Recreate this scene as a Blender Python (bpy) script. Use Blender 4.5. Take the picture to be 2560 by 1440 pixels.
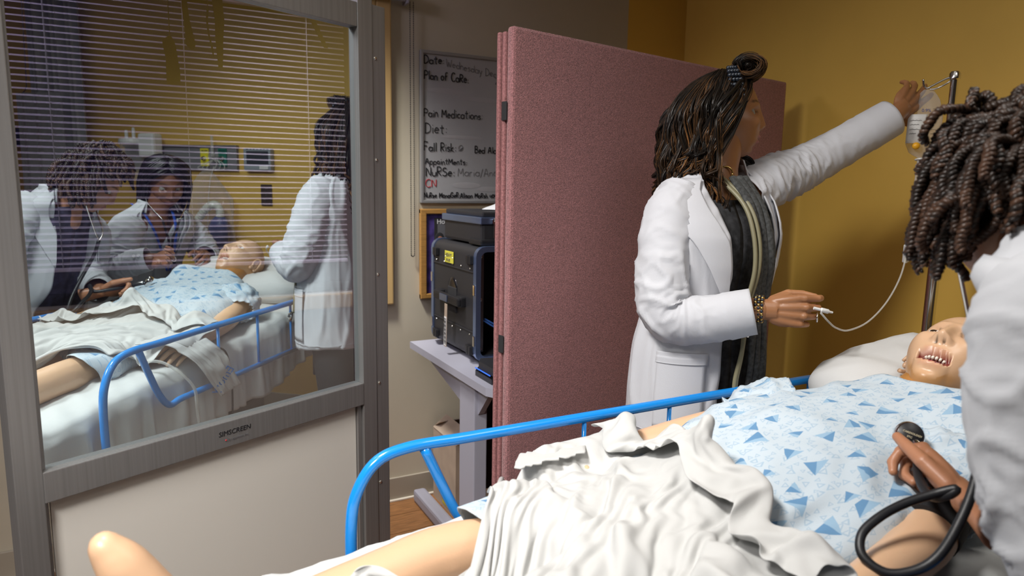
import bpy, bmesh, math, random
import numpy as np
from mathutils import Vector, Matrix, noise
R = math.radians
random.seed(7); rng = np.random.default_rng(7)
scene = bpy.context.scene
for o in list(bpy.data.objects): bpy.data.objects.remove(o)
COL = scene.collection

# ------------------------------------------------------------------ camera, world, lights, exposure
CAM = bpy.data.cameras.new('camera'); cam = bpy.data.objects.new('camera', CAM); COL.objects.link(cam)
CAM.sensor_width = 36; CAM.lens = 1712.3 / 2560 * 36; CAM.clip_start = .02
yaw, pit, rol = 1.083, .1489, .0166
f_ = Vector((math.cos(yaw) * math.cos(pit), math.sin(yaw) * math.cos(pit), -math.sin(pit)))
r_ = Vector((math.sin(yaw), -math.cos(yaw), 0)); u_ = r_.cross(f_)
r2, u2 = r_ * math.cos(rol) + u_ * math.sin(rol), -r_ * math.sin(rol) + u_ * math.cos(rol)
cam.matrix_world = Matrix(((r2.x, u2.x, -f_.x, 0), (r2.y, u2.y, -f_.y, 0), (r2.z, u2.z, -f_.z, 1.4), (0, 0, 0, 1)))
CAM.dof.use_dof = True; CAM.dof.focus_distance = 1.75; CAM.dof.aperture_fstop = 4.0
scene.camera = cam
scene.view_settings.view_transform = 'Standard'; scene.view_settings.look = 'None'
scene.view_settings.gamma = 1; scene.view_settings.use_curve_mapping = False
scene.view_settings.exposure = 0.0
WORLD = bpy.data.worlds.new('world'); scene.world = WORLD; WORLD.use_nodes = True
WORLD.node_tree.nodes['Background'].inputs[0].default_value = (.30, .28, .42, 1)
WORLD.node_tree.nodes['Background'].inputs[1].default_value = .10

def area(name, loc, target, size, power, color, spread=180):
    L = bpy.data.lights.new(name, 'AREA'); L.shape = 'RECTANGLE'; L.size, L.size_y = size
    L.energy = power; L.color = color; L.spread = R(spread)
    o = bpy.data.objects.new(name, L); COL.objects.link(o); o.location = loc
    o.rotation_euler = (Vector(target) - Vector(loc)).to_track_quat('-Z', 'Y').to_euler()
    return o
KEY = area('ceiling_light_key', (-.12, .95, 2.55), (1.05, 1.1, .9), (.42, .42), 21.5, (1, .97, .93), 104)
FILL = area('added_bed_fill', (1.35, .15, 2.56), (1.35, .25, 0), (.55, .55), 5, (1, .96, .9), 120)  # added fill above the near side of the bed, no fixture known there
SOFT = area('added_soft_fill', (.6, .2, 2.59), (.6, .2, 0), (2.4, 2.2), 6, (1, .96, .92), 170)  # added wide fill that lifts the shadows, not a real fixture
FRONT = area('added_panel_fill', (-1.0, .1, 2.5), (-.05, 1.6, .5), (.5, .5), 13, (1, .97, .94), 66)  # added narrow fill that brightens the screen's lower panel
CORNER = area('added_corner_fill', (.25, 2.35, 2.55), (.98, 2.78, .45), (.25, .25), 5.5, (1, .97, .92), 54)  # added fill for the lower back wall and floor by the desk
BACK = area('added_blind_fill', (-1.0, 2.05, 2.5), (.1, 2.75, 1.45), (.4, .4), 7, (.86, .80, 1), 120)  # added violet fill so the blind slats show through the mirror

# ------------------------------------------------------------------ materials
def mat(name, col, rough=.6, metal=0, bump=None, vary=None, spec=.5, sheen=0, alpha=None, trans=0, emit=None, coat=0):
    m = bpy.data.materials.new(name); m.use_nodes = True; nt = m.node_tree; b = nt.nodes['Principled BSDF']
    b.inputs['Base Color'].default_value = (*col, 1); b.inputs['Roughness'].default_value = rough
    b.inputs['Metallic'].default_value = metal; b.inputs['Specular IOR Level'].default_value = spec
    if sheen: b.inputs['Sheen Weight'].default_value = sheen
    if trans: b.inputs['Transmission Weight'].default_value = trans
    if coat: b.inputs['Coat Weight'].default_value = coat
    if alpha is not None: b.inputs['Alpha'].default_value = alpha
    if emit: b.inputs['Emission Color'].default_value = (*emit[0], 1); b.inputs['Emission Strength'].default_value = emit[1]
    tc = nt.nodes.new('ShaderNodeTexCoord')
    def nz(scale, detail=3, st=None):
        n = nt.nodes.new('ShaderNodeTexNoise'); n.inputs['Scale'].default_value = scale; n.inputs['Detail'].default_value = detail
        if st:
            mp = nt.nodes.new('ShaderNodeMapping'); mp.inputs['Scale'].default_value = st
            nt.links.new(tc.outputs['Object'], mp.inputs[0]); nt.links.new(mp.outputs[0], n.inputs['Vector'])
        else: nt.links.new(tc.outputs['Object'], n.inputs['Vector'])
        return n
    if vary:
        n = nz(vary[0], vary[3] if len(vary) > 3 else 4, vary[4] if len(vary) > 4 else None)
        rp = nt.nodes.new('ShaderNodeValToRGB'); rp.color_ramp.elements[0].position = .32; rp.color_ramp.elements[1].position = .68
        rp.color_ramp.elements[0].color = (*[c * vary[1] for c in col], 1); rp.color_ramp.elements[1].color = (*[min(1, c * vary[2]) for c in col], 1)
        nt.links.new(n.outputs['Fac'], rp.inputs[0]); nt.links.new(rp.outputs[0], b.inputs['Base Color'])
    if bump:
        n = nz(bump[0], 3, bump[3] if len(bump) > 3 else None); bp = nt.nodes.new('ShaderNodeBump')
        bp.inputs['Strength'].default_value = bump[1]; bp.inputs['Distance'].default_value = bump[2] if len(bump) > 2 else .002
        nt.links.new(n.outputs['Fac'], bp.inputs['Height']); nt.links.new(bp.outputs[0], b.inputs['Normal'])
    return m
M = {}
M['beige'] = mat('beige_paint', (.52, .47, .36), .75, bump=(180, .15, .001), vary=(2, .94, 1.05))
M['yellow'] = mat('yellow_paint', (.72, .455, .085), .6, bump=(180, .15, .001), vary=(2, .95, 1.05))
M['ceil'] = mat('ceiling_paint', (.6, .6, .58), .8)
M['greywall'] = mat('grey_paint', (.26, .25, .24), .8)
M['wood'] = mat('wood_plank', (.27, .125, .045), .45, vary=(5, .65, 1.25, 6, (3, 30, 3)), bump=(40, .1, .001))
M['base'] = mat('baseboard_vinyl', (.36, .32, .25), .6)
M['baseline'] = mat('white_caulk', (.65, .6, .5), .6)
M['alu'] = mat('brushed_aluminium', (.29, .28, .275), .5, .75, bump=(30, .06, .001, (60, 60, .6)), vary=(4, .9, 1.06, 4, (40, 40, .6)))
M['steel'] = mat('chrome', (.75, .74, .72), .12, 1)
M['screw'] = mat('zinc_screw', (.8, .78, .7), .25, 1)
M['cream'] = mat('cream_laminate', (.60, .57, .52), .4)
M['black'] = mat('black_plastic', (.012, .012, .014), .45, bump=(300, .2, .001))
M['dark'] = mat('dark_matte', (.02, .02, .022), .8)
M['blackgloss'] = mat('black_gloss', (.008, .008, .01), .18)
M['white'] = mat('white_plastic', (.75, .75, .74), .35)
M['blue'] = mat('blue_enamel', (.008, .25, .74), .22, coat=.6)
M['fabric'] = mat('rose_panel_fabric', (.31, .135, .138), .95, vary=(260, .62, 1.4, 3), bump=(420, .8, .003), sheen=.25)
M['fabedge'] = mat('rose_panel_edge', (.30, .13, .13), .9, vary=(200, .7, 1.3), bump=(300, .5, .002))
M['board'] = mat('dry_erase_white', (.36, .36, .37), .3, vary=(6, .93, 1.04))
M['boardframe'] = mat('board_frame', (.33, .33, .33), .4, .4)
M['ink'] = mat('black_marker', (.01, .01, .012), .5)
M['inkgrey'] = mat('faint_marker', (.10, .095, .10), .6)
M['inkred'] = mat('red_marker', (.42, .02, .03), .5)
M['smudge'] = mat('erased_smudge', (.37, .36, .37), .6)
M['oak'] = mat('oak_frame', (.40, .21, .055), .5, vary=(8, .8, 1.15, 5, (2, 20, 20)))
M['purple'] = mat('poster_purple', (.055, .035, .16), .5, vary=(18, .4, 2.2))
M['postergrey'] = mat('poster_grey', (.13, .13, .14), .5)
M['postertxt'] = mat('poster_text', (.7, .7, .7), .5)
M['lavgrey'] = mat('grey_laminate', (.33, .33, .39), .45)
M['card'] = mat('cardboard', (.42, .33, .25), .85, vary=(9, .85, 1.1))
M['yellowlab'] = mat('yellow_label', (.62, .58, .06), .45)
M['slat'] = mat('blind_slat', (.80, .74, .86), .45)
M['cordw'] = mat('blind_cord', (.8, .8, .85), .7)
M['casing'] = mat('window_casing_tan', (.56, .38, .16), .5)
M['bead'] = mat('bead_chain', (.10, .09, .08), .35, .7)
M['rodgrey'] = mat('shade_rod', (.30, .29, .33), .4)
M['orn'] = mat('hanging_dark', (.05, .04, .02), .8)

def glassmat():
    m = bpy.data.materials.new('two_way_mirror'); m.use_nodes = True; nt = m.node_tree; nt.nodes.clear()
    out = nt.nodes.new('ShaderNodeOutputMaterial'); mix = nt.nodes.new('ShaderNodeMixShader')
    g = nt.nodes.new('ShaderNodeBsdfGlossy'); t = nt.nodes.new('ShaderNodeBsdfTransparent')
    g.inputs['Color'].default_value = (.84, .97, 1, 1); g.inputs['Roughness'].default_value = 0
    t.inputs['Color'].default_value = (.92, .9, 1, 1); mix.inputs[0].default_value = .78
    nt.links.new(t.outputs[0], mix.inputs[1]); nt.links.new(g.outputs[0], mix.inputs[2]); nt.links.new(mix.outputs[0], out.inputs[0])
    return m
M['mirror'] = glassmat()
def pureclear(name, c):
    m = bpy.data.materials.new(name); m.use_nodes = True; nt = m.node_tree; nt.nodes.clear(); out = nt.nodes.new('ShaderNodeOutputMaterial'); t = nt.nodes.new('ShaderNodeBsdfTransparent')
    t.inputs['Color'].default_value = (*c, 1); nt.links.new(t.outputs[0], out.inputs[0]); return m
M['backclear'] = pureclear('glass_back_face', (.97, .96, 1))
def clear(name, tint=(1, 1, 1), opac=.12, rough=.08):
    m = bpy.data.materials.new(name); m.use_nodes = True; nt = m.node_tree; nt.nodes.clear()
    out = nt.nodes.new('ShaderNodeOutputMaterial'); mix = nt.nodes.new('ShaderNodeMixShader')
    b = nt.nodes.new('ShaderNodeBsdfPrincipled'); t = nt.nodes.new('ShaderNodeBsdfTransparent'); lw = nt.nodes.new('ShaderNodeLayerWeight')
    b.inputs['Base Color'].default_value = (.8, .8, .8, 1); b.inputs['Roughness'].default_value = rough
    t.inputs['Color'].default_value = (*tint, 1); lw.inputs[0].default_value = .35
    mr = nt.nodes.new('ShaderNodeMapRange'); mr.inputs['To Min'].default_value = opac; mr.inputs['To Max'].default_value = min(1, opac + .45)
    nt.links.new(lw.outputs['Facing'], mr.inputs['Value']); nt.links.new(mr.outputs[0], mix.inputs[0])
    nt.links.new(t.outputs[0], mix.inputs[1]); nt.links.new(b.outputs[0], mix.inputs[2]); nt.links.new(mix.outputs[0], out.inputs[0])
    return m
M['clear'] = clear('clear_vinyl', (.97, .97, .95), .13)
M['clearbag'] = clear('clear_bag_film', (.95, .93, .88), .10, .12)
M['pane'] = clear('window_glass', (.7, .7, .8), .05, .02)
M['tube'] = clear('clear_tubing', (.95, .95, .9), .30)

# ------------------------------------------------------------------ mesh helpers
class MB:
    def __init__(s): s.v = []; s.f = []; s.mi = []; s.n = 0
    def add(s, v, f, mi=0):
        v = np.asarray(v, float).reshape(-1, 3); s.v.append(v); o = s.n
        s.f += [tuple(int(i) + o for i in q) for q in f]; s.mi += [mi] * len(f); s.n += len(v); return s
    def xf(s, mtx):
        m = np.array(mtx); s.v = [v @ m[:3, :3].T + m[:3, 3] for v in s.v]; return s
    def merge(s, other, mi=0):
        for v in [np.concatenate(other.v)]: s.add(v, other.f, mi)
        return s
    def box(s, c, size, rot=None, r=0, mi=0):
        bm = bmesh.new(); bmesh.ops.create_cube(bm, size=1)
        for v in bm.verts: v.co = Vector((v.co.x * size[0], v.co.y * size[1], v.co.z * size[2]))
        if r: bmesh.ops.bevel(bm, geom=bm.edges[:], offset=min(r, .49 * min(size)), segments=2, profile=.6, affect='EDGES')
        mt = Matrix.Translation(Vector(c)) @ (rot.to_4x4() if rot is not None else Matrix())
        v = [tuple(mt @ q.co) for q in bm.verts]; bm.verts.index_update(); f = [[q.index for q in p.verts] for p in bm.faces]; bm.free()
        return s.add(v, f, mi)
    def tube(s, pts, r, n=8, cap=True, mi=0, closed=False, flat=1.0):
        P = np.asarray(pts, float); k = len(P); rr = np.broadcast_to(np.asarray(r, float), (k,)) if np.ndim(r) < 2 else None
        T = np.gradient(P, axis=0) if not closed else np.roll(P, -1, 0) - np.roll(P, 1, 0)
        T /= np.linalg.norm(T, axis=1)[:, None] + 1e-12
        a = np.array([0, 0, 1.0]) if abs(T[0][2]) < .9 else np.array([1.0, 0, 0])
        U = np.zeros_like(P); u = np.cross(T[0], a); u /= np.linalg.norm(u)
        for i in range(k):
            u = u - T[i] * (u @ T[i]); u /= np.linalg.norm(u) + 1e-12; U[i] = u
        Vv = np.cross(T, U); th = np.linspace(0, 2 * np.pi, n, endpoint=False)
        c, sn = np.cos(th), np.sin(th) * flat
        V = P[:, None] + rr[:, None, None] * (c[None, :, None] * U[:, None] + sn[None, :, None] * Vv[:, None])
        F = []
        for i in range(k if closed else k - 1):
            j = (i + 1) % k
            for q in range(n): F.append((i * n + q, i * n + (q + 1) % n, j * n + (q + 1) % n, j * n + q))
        if cap and not closed: F.append(tuple(range(n - 1, -1, -1))); F.append(tuple((k - 1) * n + q for q in range(n)))
        return s.add(V.reshape(-1, 3), F, mi)
    def loft(s, rings, close=True, cap=True, mi=0):
        k, n = len(rings), len(rings[0]); F = []
        for i in range(k - 1):
            for q in range(n if close else n - 1): F.append((i * n + q, i * n + (q + 1) % n, (i + 1) * n + (q + 1) % n, (i + 1) * n + q))
        if cap and close: F.append(tuple(range(n - 1, -1, -1))); F.append(tuple((k - 1) * n + q for q in range(n)))
        return s.add(np.concatenate(rings), F, mi)
    def ell(s, c, rad, rot=None, nu=20, nv=12, mi=0):
        V = []; F = []
        for i in range(nv + 1):
            p = math.pi * i / nv
            for j in range(nu):
                t = 2 * math.pi * j / nu; V.append((rad[0] * math.sin(p) * math.cos(t), rad[1] * math.sin(p) * math.sin(t), rad[2] * math.cos(p)))
        for i in range(nv):
            for j in range(nu): F.append((i * nu + j, (i + 1) * nu + j, (i + 1) * nu + (j + 1) % nu, i * nu + (j + 1) % nu))
        V = np.array(V)
        if rot is not None: V = V @ np.array(rot.to_3x3()).T
        return s.add(V + np.array(c), F, mi)
    def lathe(s, prof, c, axis=(0, 0, 1), n=20, mi=0):
        ax = Vector(axis).normalized(); q = Vector((0, 0, 1)).rotation_difference(ax).to_matrix(); rings = []
        for (rad, h) in prof:
            rings.append(np.array([tuple(q @ Vector((rad * math.cos(t), rad * math.sin(t), h)) + Vector(c)) for t in np.linspace(0, 2 * math.pi, n, endpoint=False)]))
        return s.loft(rings, mi=mi)
    def prism(s, poly, d, mtx, mi=0):
        n = len(poly); V = [(x, y, 0) for x, y in poly] + [(x, y, d) for x, y in poly]
        F = [tuple(range(n - 1, -1, -1)), tuple(range(n, 2 * n))] + [(i, (i + 1) % n, n + (i + 1) % n, n + i) for i in range(n)]
        m = np.array(mtx); V = np.array(V) @ m[:3, :3].T + m[:3, 3]; return s.add(V, F, mi)
    def grid(s, V, mi=0, closeu=False):
        a, b = V.shape[:2]; F = []
        for i in range(a - 1):
            for j in range(b if closeu else b - 1): F.append((i * b + j, i * b + (j + 1) % b, (i + 1) * b + (j + 1) % b, (i + 1) * b + j))
        return s.add(V.reshape(-1, 3), F, mi)
    def build(s, name, m, parent=None, smooth=False, sub=0, solid=0, ang=None, raw=False):
        V = np.concatenate(s.v) if s.v else np.zeros((0, 3)); base = root_loc(parent) if not raw else np.zeros(3)
        if parent is None: base = np.array([(V[:, 0].min() + V[:, 0].max()) / 2, (V[:, 1].min() + V[:, 1].max()) / 2, V[:, 2].min()])
        me = bpy.data.meshes.new(name); me.from_pydata((V - base).tolist(), [], s.f)
        for q in (m if isinstance(m, (list, tuple)) else [m]): me.materials.append(q)
        if any(s.mi): me.polygons.foreach_set('material_index', s.mi)
        bm = bmesh.new(); bm.from_mesh(me); bmesh.ops.recalc_face_normals(bm, faces=bm.faces[:]); bm.to_mesh(me); bm.free()
        if smooth:
            me.polygons.foreach_set('use_smooth', [True] * len(me.polygons))
            if ang: me.set_sharp_from_angle(angle=R(ang))
        o = bpy.data.objects.new(name, me); COL.objects.link(o)
        if parent is None: o.location = base
        else: o.parent = parent
        if solid: md = o.modifiers.new('solid', 'SOLIDIFY'); md.thickness = solid; md.offset = 0
        if sub: md = o.modifiers.new('sub', 'SUBSURF'); md.levels = sub; md.render_levels = sub
        return o
def root_loc(p):
    b = np.zeros(3)
    while p is not None: b += np.array(p.location); p = p.parent
    return b
def thing(name, label, cat, loc, group=None):
    o = bpy.data.objects.new(name, None); COL.objects.link(o); o.location = loc; o.empty_display_size = .05
    o['label'] = label; o['category'] = cat
    if group: o['group'] = group
    return o
def tag(o, label, cat, group=None):
    o['label'] = label; o['category'] = cat
    if group: o['group'] = group
    return o
def struct(o): o['kind'] = 'structure'; return o
def one(fn, *a, **k): b = MB(); getattr(b, fn)(*a, **k); return b
def inst(src, name, loc, parent, rot=None):
    c = src.copy(); c.name = name; COL.objects.link(c); c.parent = parent; c.location = loc
    if rot: c.rotation_euler = rot
    return c
def smoothpath(pts, n=40):
    P = np.array(pts, float); P = np.vstack([2 * P[0] - P[1], P, 2 * P[-1] - P[-2]]); out = []; k = len(P) - 3
    for t in np.linspace(0, k, n):
        i = min(int(t), k - 1); u = t - i; a, b, c, d = P[i:i + 4]
        out.append(.5 * ((2 * b) + (c - a) * u + (2 * a - 5 * b + 4 * c - d) * u * u + (3 * b - a - 3 * c + d) * u ** 3))
    return np.array(out)
def textmesh(body, size, mtx, m, name, parent, ext=.0004, shear=0, space=1.0):
    cu = bpy.data.curves.new('txt', 'FONT'); cu.body = body; cu.size = size; cu.extrude = ext; cu.shear = shear; cu.space_character = space
    o = bpy.data.objects.new('txt', cu); COL.objects.link(o); bpy.context.view_layer.update()
    me = bpy.data.meshes.new_from_object(o.evaluated_get(bpy.context.evaluated_depsgraph_get())); bpy.data.objects.remove(o)
    V = np.array([v.co for v in me.vertices]).reshape(-1, 3); F = [tuple(p.vertices) for p in me.polygons]; bpy.data.meshes.remove(me)
    b = MB(); b.add(V, F); b.xf(mtx); return b.build(name, m, parent)
def frame3(o, x, y):
    x = Vector(x).normalized(); y = Vector(y); y = (y - x * y.dot(x)).normalized(); z = x.cross(y)
    return Matrix(((x.x, y.x, z.x, o[0]), (x.y, y.y, z.y, o[1]), (x.z, y.z, z.z, o[2]), (0, 0, 0, 1)))

def strandmesh(name, P, r, colr, m, parent, sides=3):
    """P (N,k,3) strand centre lines, r (k,) radii, colr (N,k) shade -> one mesh, built with arrays"""
    N, k, _ = P.shape; T = np.gradient(P, axis=1); T /= np.linalg.norm(T, axis=2, keepdims=True) + 1e-9
    U = np.cross(T, np.array([.31, .52, .79])); U /= np.linalg.norm(U, axis=2, keepdims=True) + 1e-9; W = np.cross(T, U); V = []
    for s in range(sides): a = 2 * math.pi * s / sides; V.append(P + r[None, :, None] * (math.cos(a) * U + math.sin(a) * W))
    V = np.stack(V, 2).reshape(-1, 3); base = root_loc(parent)
    i, j, s = np.meshgrid(np.arange(N), np.arange(k - 1), np.arange(sides), indexing='ij'); s2 = (s + 1) % sides; o = (i * k + j) * sides; q = np.stack([o + s, o + s2, o + sides + s2, o + sides + s], -1).reshape(-1, 4)
    me = bpy.data.meshes.new(name); me.vertices.add(len(V)); me.vertices.foreach_set('co', (V - base).astype(np.float32).ravel()); nf = len(q)
    me.loops.add(nf * 4); me.loops.foreach_set('vertex_index', q.astype(np.int32).ravel()); me.polygons.add(nf); me.polygons.foreach_set('loop_start', np.arange(0, nf * 4, 4, dtype=np.int32)); me.polygons.foreach_set('use_smooth', np.ones(nf, bool))
    me.update(calc_edges=True); me.materials.append(m); o_ = bpy.data.objects.new(name, me); COL.objects.link(o_); o_.parent = parent
    c = np.repeat(colr.reshape(-1), sides); a_ = me.color_attributes.new('Col', 'FLOAT_COLOR', 'POINT'); a_.data.foreach_set('color', np.stack([c, c, c, np.ones_like(c)], 1).astype(np.float32).ravel()); return o_
def bundle(locks, kk, per, spread, seed, wob=.0):
    g = np.random.default_rng(seed); P = []; C_ = []
    for pts, r, c0, c1 in locks:
        t = np.linspace(0, len(pts) - 1, kk); Q = np.stack([np.interp(t, range(len(pts)), np.asarray(pts)[:, a]) for a in range(3)], 1); env = np.interp(np.linspace(0, 1, kk), [0, .12, .7, 1], [.55, 1, .9, .45])
        for _ in range(per):
            d = g.normal(size=3); d *= spread * (.35 + .65 * g.random()) / np.linalg.norm(d); w = wob * np.sin(np.linspace(0, 9 + 4 * g.random(), kk) + 6 * g.random())[:, None] * g.normal(size=3); P.append(Q + d * env[:, None] + w * env[:, None]); C_.append(np.linspace(c0, c1, kk) * (.6 + .8 * g.random()))
    return np.array(P), np.array(C_)

# ------------------------------------------------------------------ room shell
XL, XH, YF, YW, ZC = -2.4, 2.45, -2.3, 2.793, 2.6
fl = struct(one('box', ((XL + XH) / 2, (YF + YW) / 2, -.055), (XH - XL + .2, YW - YF + .2, .09)).build('floor', M['dark']))
pl = one('box', (0, 0, 0), (1.196, .147, .01), None, .0015).build('plank', M['wood'], fl, raw=True)
k = 0; row = 0; y = YF + .075; fb = root_loc(fl)
while y < YW:
    x = XL + .3 - (row * .43 % 1.2)
    while x < XH + .5:
        cx0, cx1 = max(XL, x - .598), min(XH, x + .598)
        if cx1 - cx0 > .05:
            p = pl if k == 0 else pl.copy()
            if k: COL.objects.link(p); p.parent = fl; p.name = 'plank'
            p.location = Vector(((cx0 + cx1) / 2, y, -.005)) - Vector(fb); p.scale.x = (cx1 - cx0) / 1.196; k += 1
        x += 1.2
    y += .15; row += 1
struct(one('box', ((XL + XH) / 2, (YF + YW) / 2, ZC + .05), (XH - XL + .2, YW - YF + .2, .1)).build('ceiling', M['ceil']))
struct(one('box', (XH + .05, (YF + YW) / 2, ZC / 2), (.1, YW - YF + .2, ZC)).build('wall_head', M['yellow']))
struct(one('box', (XL - .05, (YF + YW) / 2, ZC / 2), (.1, YW - YF + .2, ZC)).build('wall_left', M['greywall']))
struct(one('box', ((XL + XH) / 2, YF - .05, ZC / 2), (XH - XL, .1, ZC)).build('wall_front', M['greywall']))
# back wall with a window opening (x -.45 .. .84, z .95 .. 2.08); yellow paint from x 2.09
wb = MB(); wx0, wx1, wz0, wz1 = -.45, .84, .95, 2.08; YY = YW + .06
wb.box(((XL + wx0) / 2, YY, ZC / 2), (wx0 - XL, .12, ZC)); wb.box(((wx1 + 2.09) / 2, YY, ZC / 2), (2.09 - wx1, .12, ZC))
wb.box(((wx0 + wx1) / 2, YY, wz0 / 2), (wx1 - wx0, .12, wz0)); wb.box(((wx0 + wx1) / 2, YY, (wz1 + ZC) / 2), (wx1 - wx0, .12, ZC - wz1))
wb.box(((2.09 + XH) / 2, YY, ZC / 2), (XH - 2.09, .12, ZC), mi=1)
struct(wb.build('wall_back', [M['beige'], M['yellow']]))
bb = MB(); bb.box(((XL + XH) / 2, YW - .006, .056), (XH - XL, .012, .1), None, .003)
bbo = struct(bb.build('baseboard_back', M['base']))
one('box', ((XL + XH) / 2, YW - .012, .004), (XH - XL, .024, .008), None, .002).build('caulk_strip', M['baseline'], bbo)
struct(one('box', (XH - .006, (YF + YW) / 2, .056), (.012, YW - YF - .03, .1), None, .003).build('baseboard_head', M['base']))
# window with casing, pane, blind
wroot = MB(); cw = .062
for c, s in (((wx1 + .031, YW - .012, (wz0 + wz1) / 2), (cw, .024, wz1 - wz0 + .12)), ((wx0 - .031, YW - .012, (wz0 + wz1) / 2), (cw, .024, wz1 - wz0 + .12)),
             (((wx0 + wx1) / 2, YW - .012, wz0 - .03), (wx1 - wx0, .023, .06)), (((wx0 + wx1) / 2, YW - .012, wz1 + .03), (wx1 - wx0, .023, .06))):
    wroot.box(c, s, None, .006)
win = struct(wroot.build('window_1', M['casing']))
one('box', ((wx0 + wx1) / 2, YW + .095, (wz0 + wz1) / 2), (wx1 - wx0, .006, wz1 - wz0)).build('pane', M['pane'], win)
sf = MB()
for x in (wx0 + .02, wx1 - .02): sf.box((x, YW + .09, (wz0 + wz1) / 2), (.04, .03, wz1 - wz0), None, .004)
for z in (wz0 + .02, wz1 - .02): sf.box(((wx0 + wx1) / 2, YW + .09, z), (wx1 - wx0, .03, .04), None, .004)
sf.build('sash', M['dark'], win)
bl = thing('venetian_blind', 'white venetian blind with thin open slats in the dark window behind the mirrored screen', 'blind', (.2, YW + .02, 1.08))
bx0, bx1, by = -.435, .715, YW + .01
one('box', ((bx0 + bx1) / 2, by, 2.055), (bx1 - bx0, .035, .03), None, .004).build('head_rail', M['slat'], bl)
one('box', ((bx0 + bx1) / 2, by, 1.085), (bx1 - bx0, .028, .014), None, .003).build('bottom_rail', M['slat'], bl)
sl = MB(); V = np.zeros((2, 7, 3))
for i in range(2):
    for j in range(7):
        a = -1 + j / 3; V[i, j] = ((bx0, bx1)[i] - (bx0 + bx1) / 2, a * .0125, .0032 * (1 - a * a))
sl.grid(V); slat0 = sl.build('slat', M['slat'], bl, smooth=True, solid=.0008, raw=True)
bb0 = root_loc(bl)
for i in range(45):
    s_ = slat0 if i == 0 else slat0.copy()
    if i: COL.objects.link(s_); s_.parent = bl; s_.name = 'slat'
    s_.location = Vector(((bx0 + bx1) / 2, by, 1.106 + i * .0208)) - Vector(bb0); s_.rotation_euler = (R(16), 0, 0)
for x in (-.27, .144, .572):
    for dy in (-.0135, .0135): one('tube', [(x, by + dy, 1.09), (x, by + dy, 2.05)], .0011, 5).build('ladder_cord', M['cordw'], bl)
rod = thing('roller_shade', 'grey roller shade tube with a hanging bead chain loop above the window casing', 'shade', (.7, YW - .05, 2.0))
one('tube', [(-.5, YW - .045, 2.135), (.955, YW - .045, 2.135)], .017, 14).build('roller_tube', M['rodgrey'], rod)
one('box', (.962, YW - .03, 2.135), (.012, .06, .05), None, .004).build('bracket', M['rodgrey'], rod)
for dx in (.982, .997):
    one('tube', [(dx, YW - .02, 2.13), (dx, YW - .02, 1.1)], .0012, 5).build('chain_cord', M['bead'], rod)
    cb = MB()
    for i in range(118): cb.ell((dx, YW - .02, 1.105 + i * .0087), (.0026, .0026, .0026), None, 6, 4)
    cb.build('bead_chain', M['bead'], rod)
one('tube', [(.982 + .0075 * (1 - math.cos(a)), YW - .02, 1.1 - .008 * math.sin(a)) for a in np.linspace(0, math.pi, 8)], .0025, 6).build('chain_loop', M['bead'], rod)

# ------------------------------------------------------------------ mirrored training screen
phi, md = 2.005, 1.4903
nv = np.array([math.cos(phi), math.sin(phi), 0]); tv = np.array([nv[1], -nv[0], 0])
def S(s, z, off=0): return tuple(md * nv + s * tv + np.array([0, 0, z]) + nv * off)   # off>0 = away from the camera
SROT = Matrix(((tv[0], nv[0], 0), (tv[1], nv[1], 0), (0, 0, 1)))
scr = thing('simulation_screen', 'tall aluminium framed one-way mirror screen standing at the left foot side of the bed', 'screen', S(.87, 0))
def sbox(name, s0, s1, z0, z1, o0, o1, m, r=.002, par=None):
    return one('box', S((s0 + s1) / 2, (z0 + z1) / 2, (o0 + o1) / 2), (s1 - s0, o1 - o0, z1 - z0), SROT, r).build(name, m, par or scr)
mg = MB(); mg.box(S(.8525, 1.322, 0), (.795, .006, .98), SROT); MV = np.concatenate(mg.v)
mg.mi = [1 if (MV[list(f)].mean(0) @ nv) < md - .002 else 0 for f in mg.f]; mg.build('mirror_glass', [M['backclear'], M['mirror']], scr)
sbox('left_post', .405, .453, .02, 1.94, -.022, .02, M['alu'])
sbox('left_channel', .4535, .4625, .02, 1.94, -.008, .018, M['alu'])
sbox('right_post', 1.247, 1.297, .02, 1.885, -.022, .02, M['alu'])
rc = sbox('right_channel', 1.2985, 1.345, .02, 1.873, -.019, .02, M['alu'])
sbox('top_rail', .4525, 1.2465, 1.806, 1.868, -.02, .018, M['alu'])
br = sbox('bottom_rail', .4525, 1.2465, .775, .838, -.024, .018, M['alu'])
sbox('lower_panel', .466, 1.232, .10, .79, -.004, .004, M['cream'])
sbox('panel_edge', 1.233, 1.2465, .10, .775, -.012, .01, M['alu'])
sbox('foot_rail', .4525, 1.2465, .03, .10, -.02, .018, M['alu'])
for s in (.43, 1.31): sbox('foot', s - .03, s + .03, 0, .03, -.28, .28, M['alu'], .008)
for z in (1.735, 1.463, 1.143, .825, .52, .25):
    one('lathe', [(.0046, 0), (.0046, .0012), (.003, .0026), (.0004, .003)], S(1.308, z, -.019), tuple(-nv), 12).build('screw', M['screw'], rc)
lt = frame3(S(.808, .8055, -.0245), tuple(tv), (0, 0, 1))
textmesh('SIMSCREEN', .0165, lt, M['ink'], 'logo_text', br, shear=.12)
one('ell', S(.826, .7935, -.0243), (.0022, .0022, .002), None, 8, 6).build('red_dot', M['inkred'], br)
textmesh('by appleton inc.', .0085, frame3(S(.831, .791, -.0245), tuple(tv), (0, 0, 1)), M['inkgrey'], 'logo_subtext', br)
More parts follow.
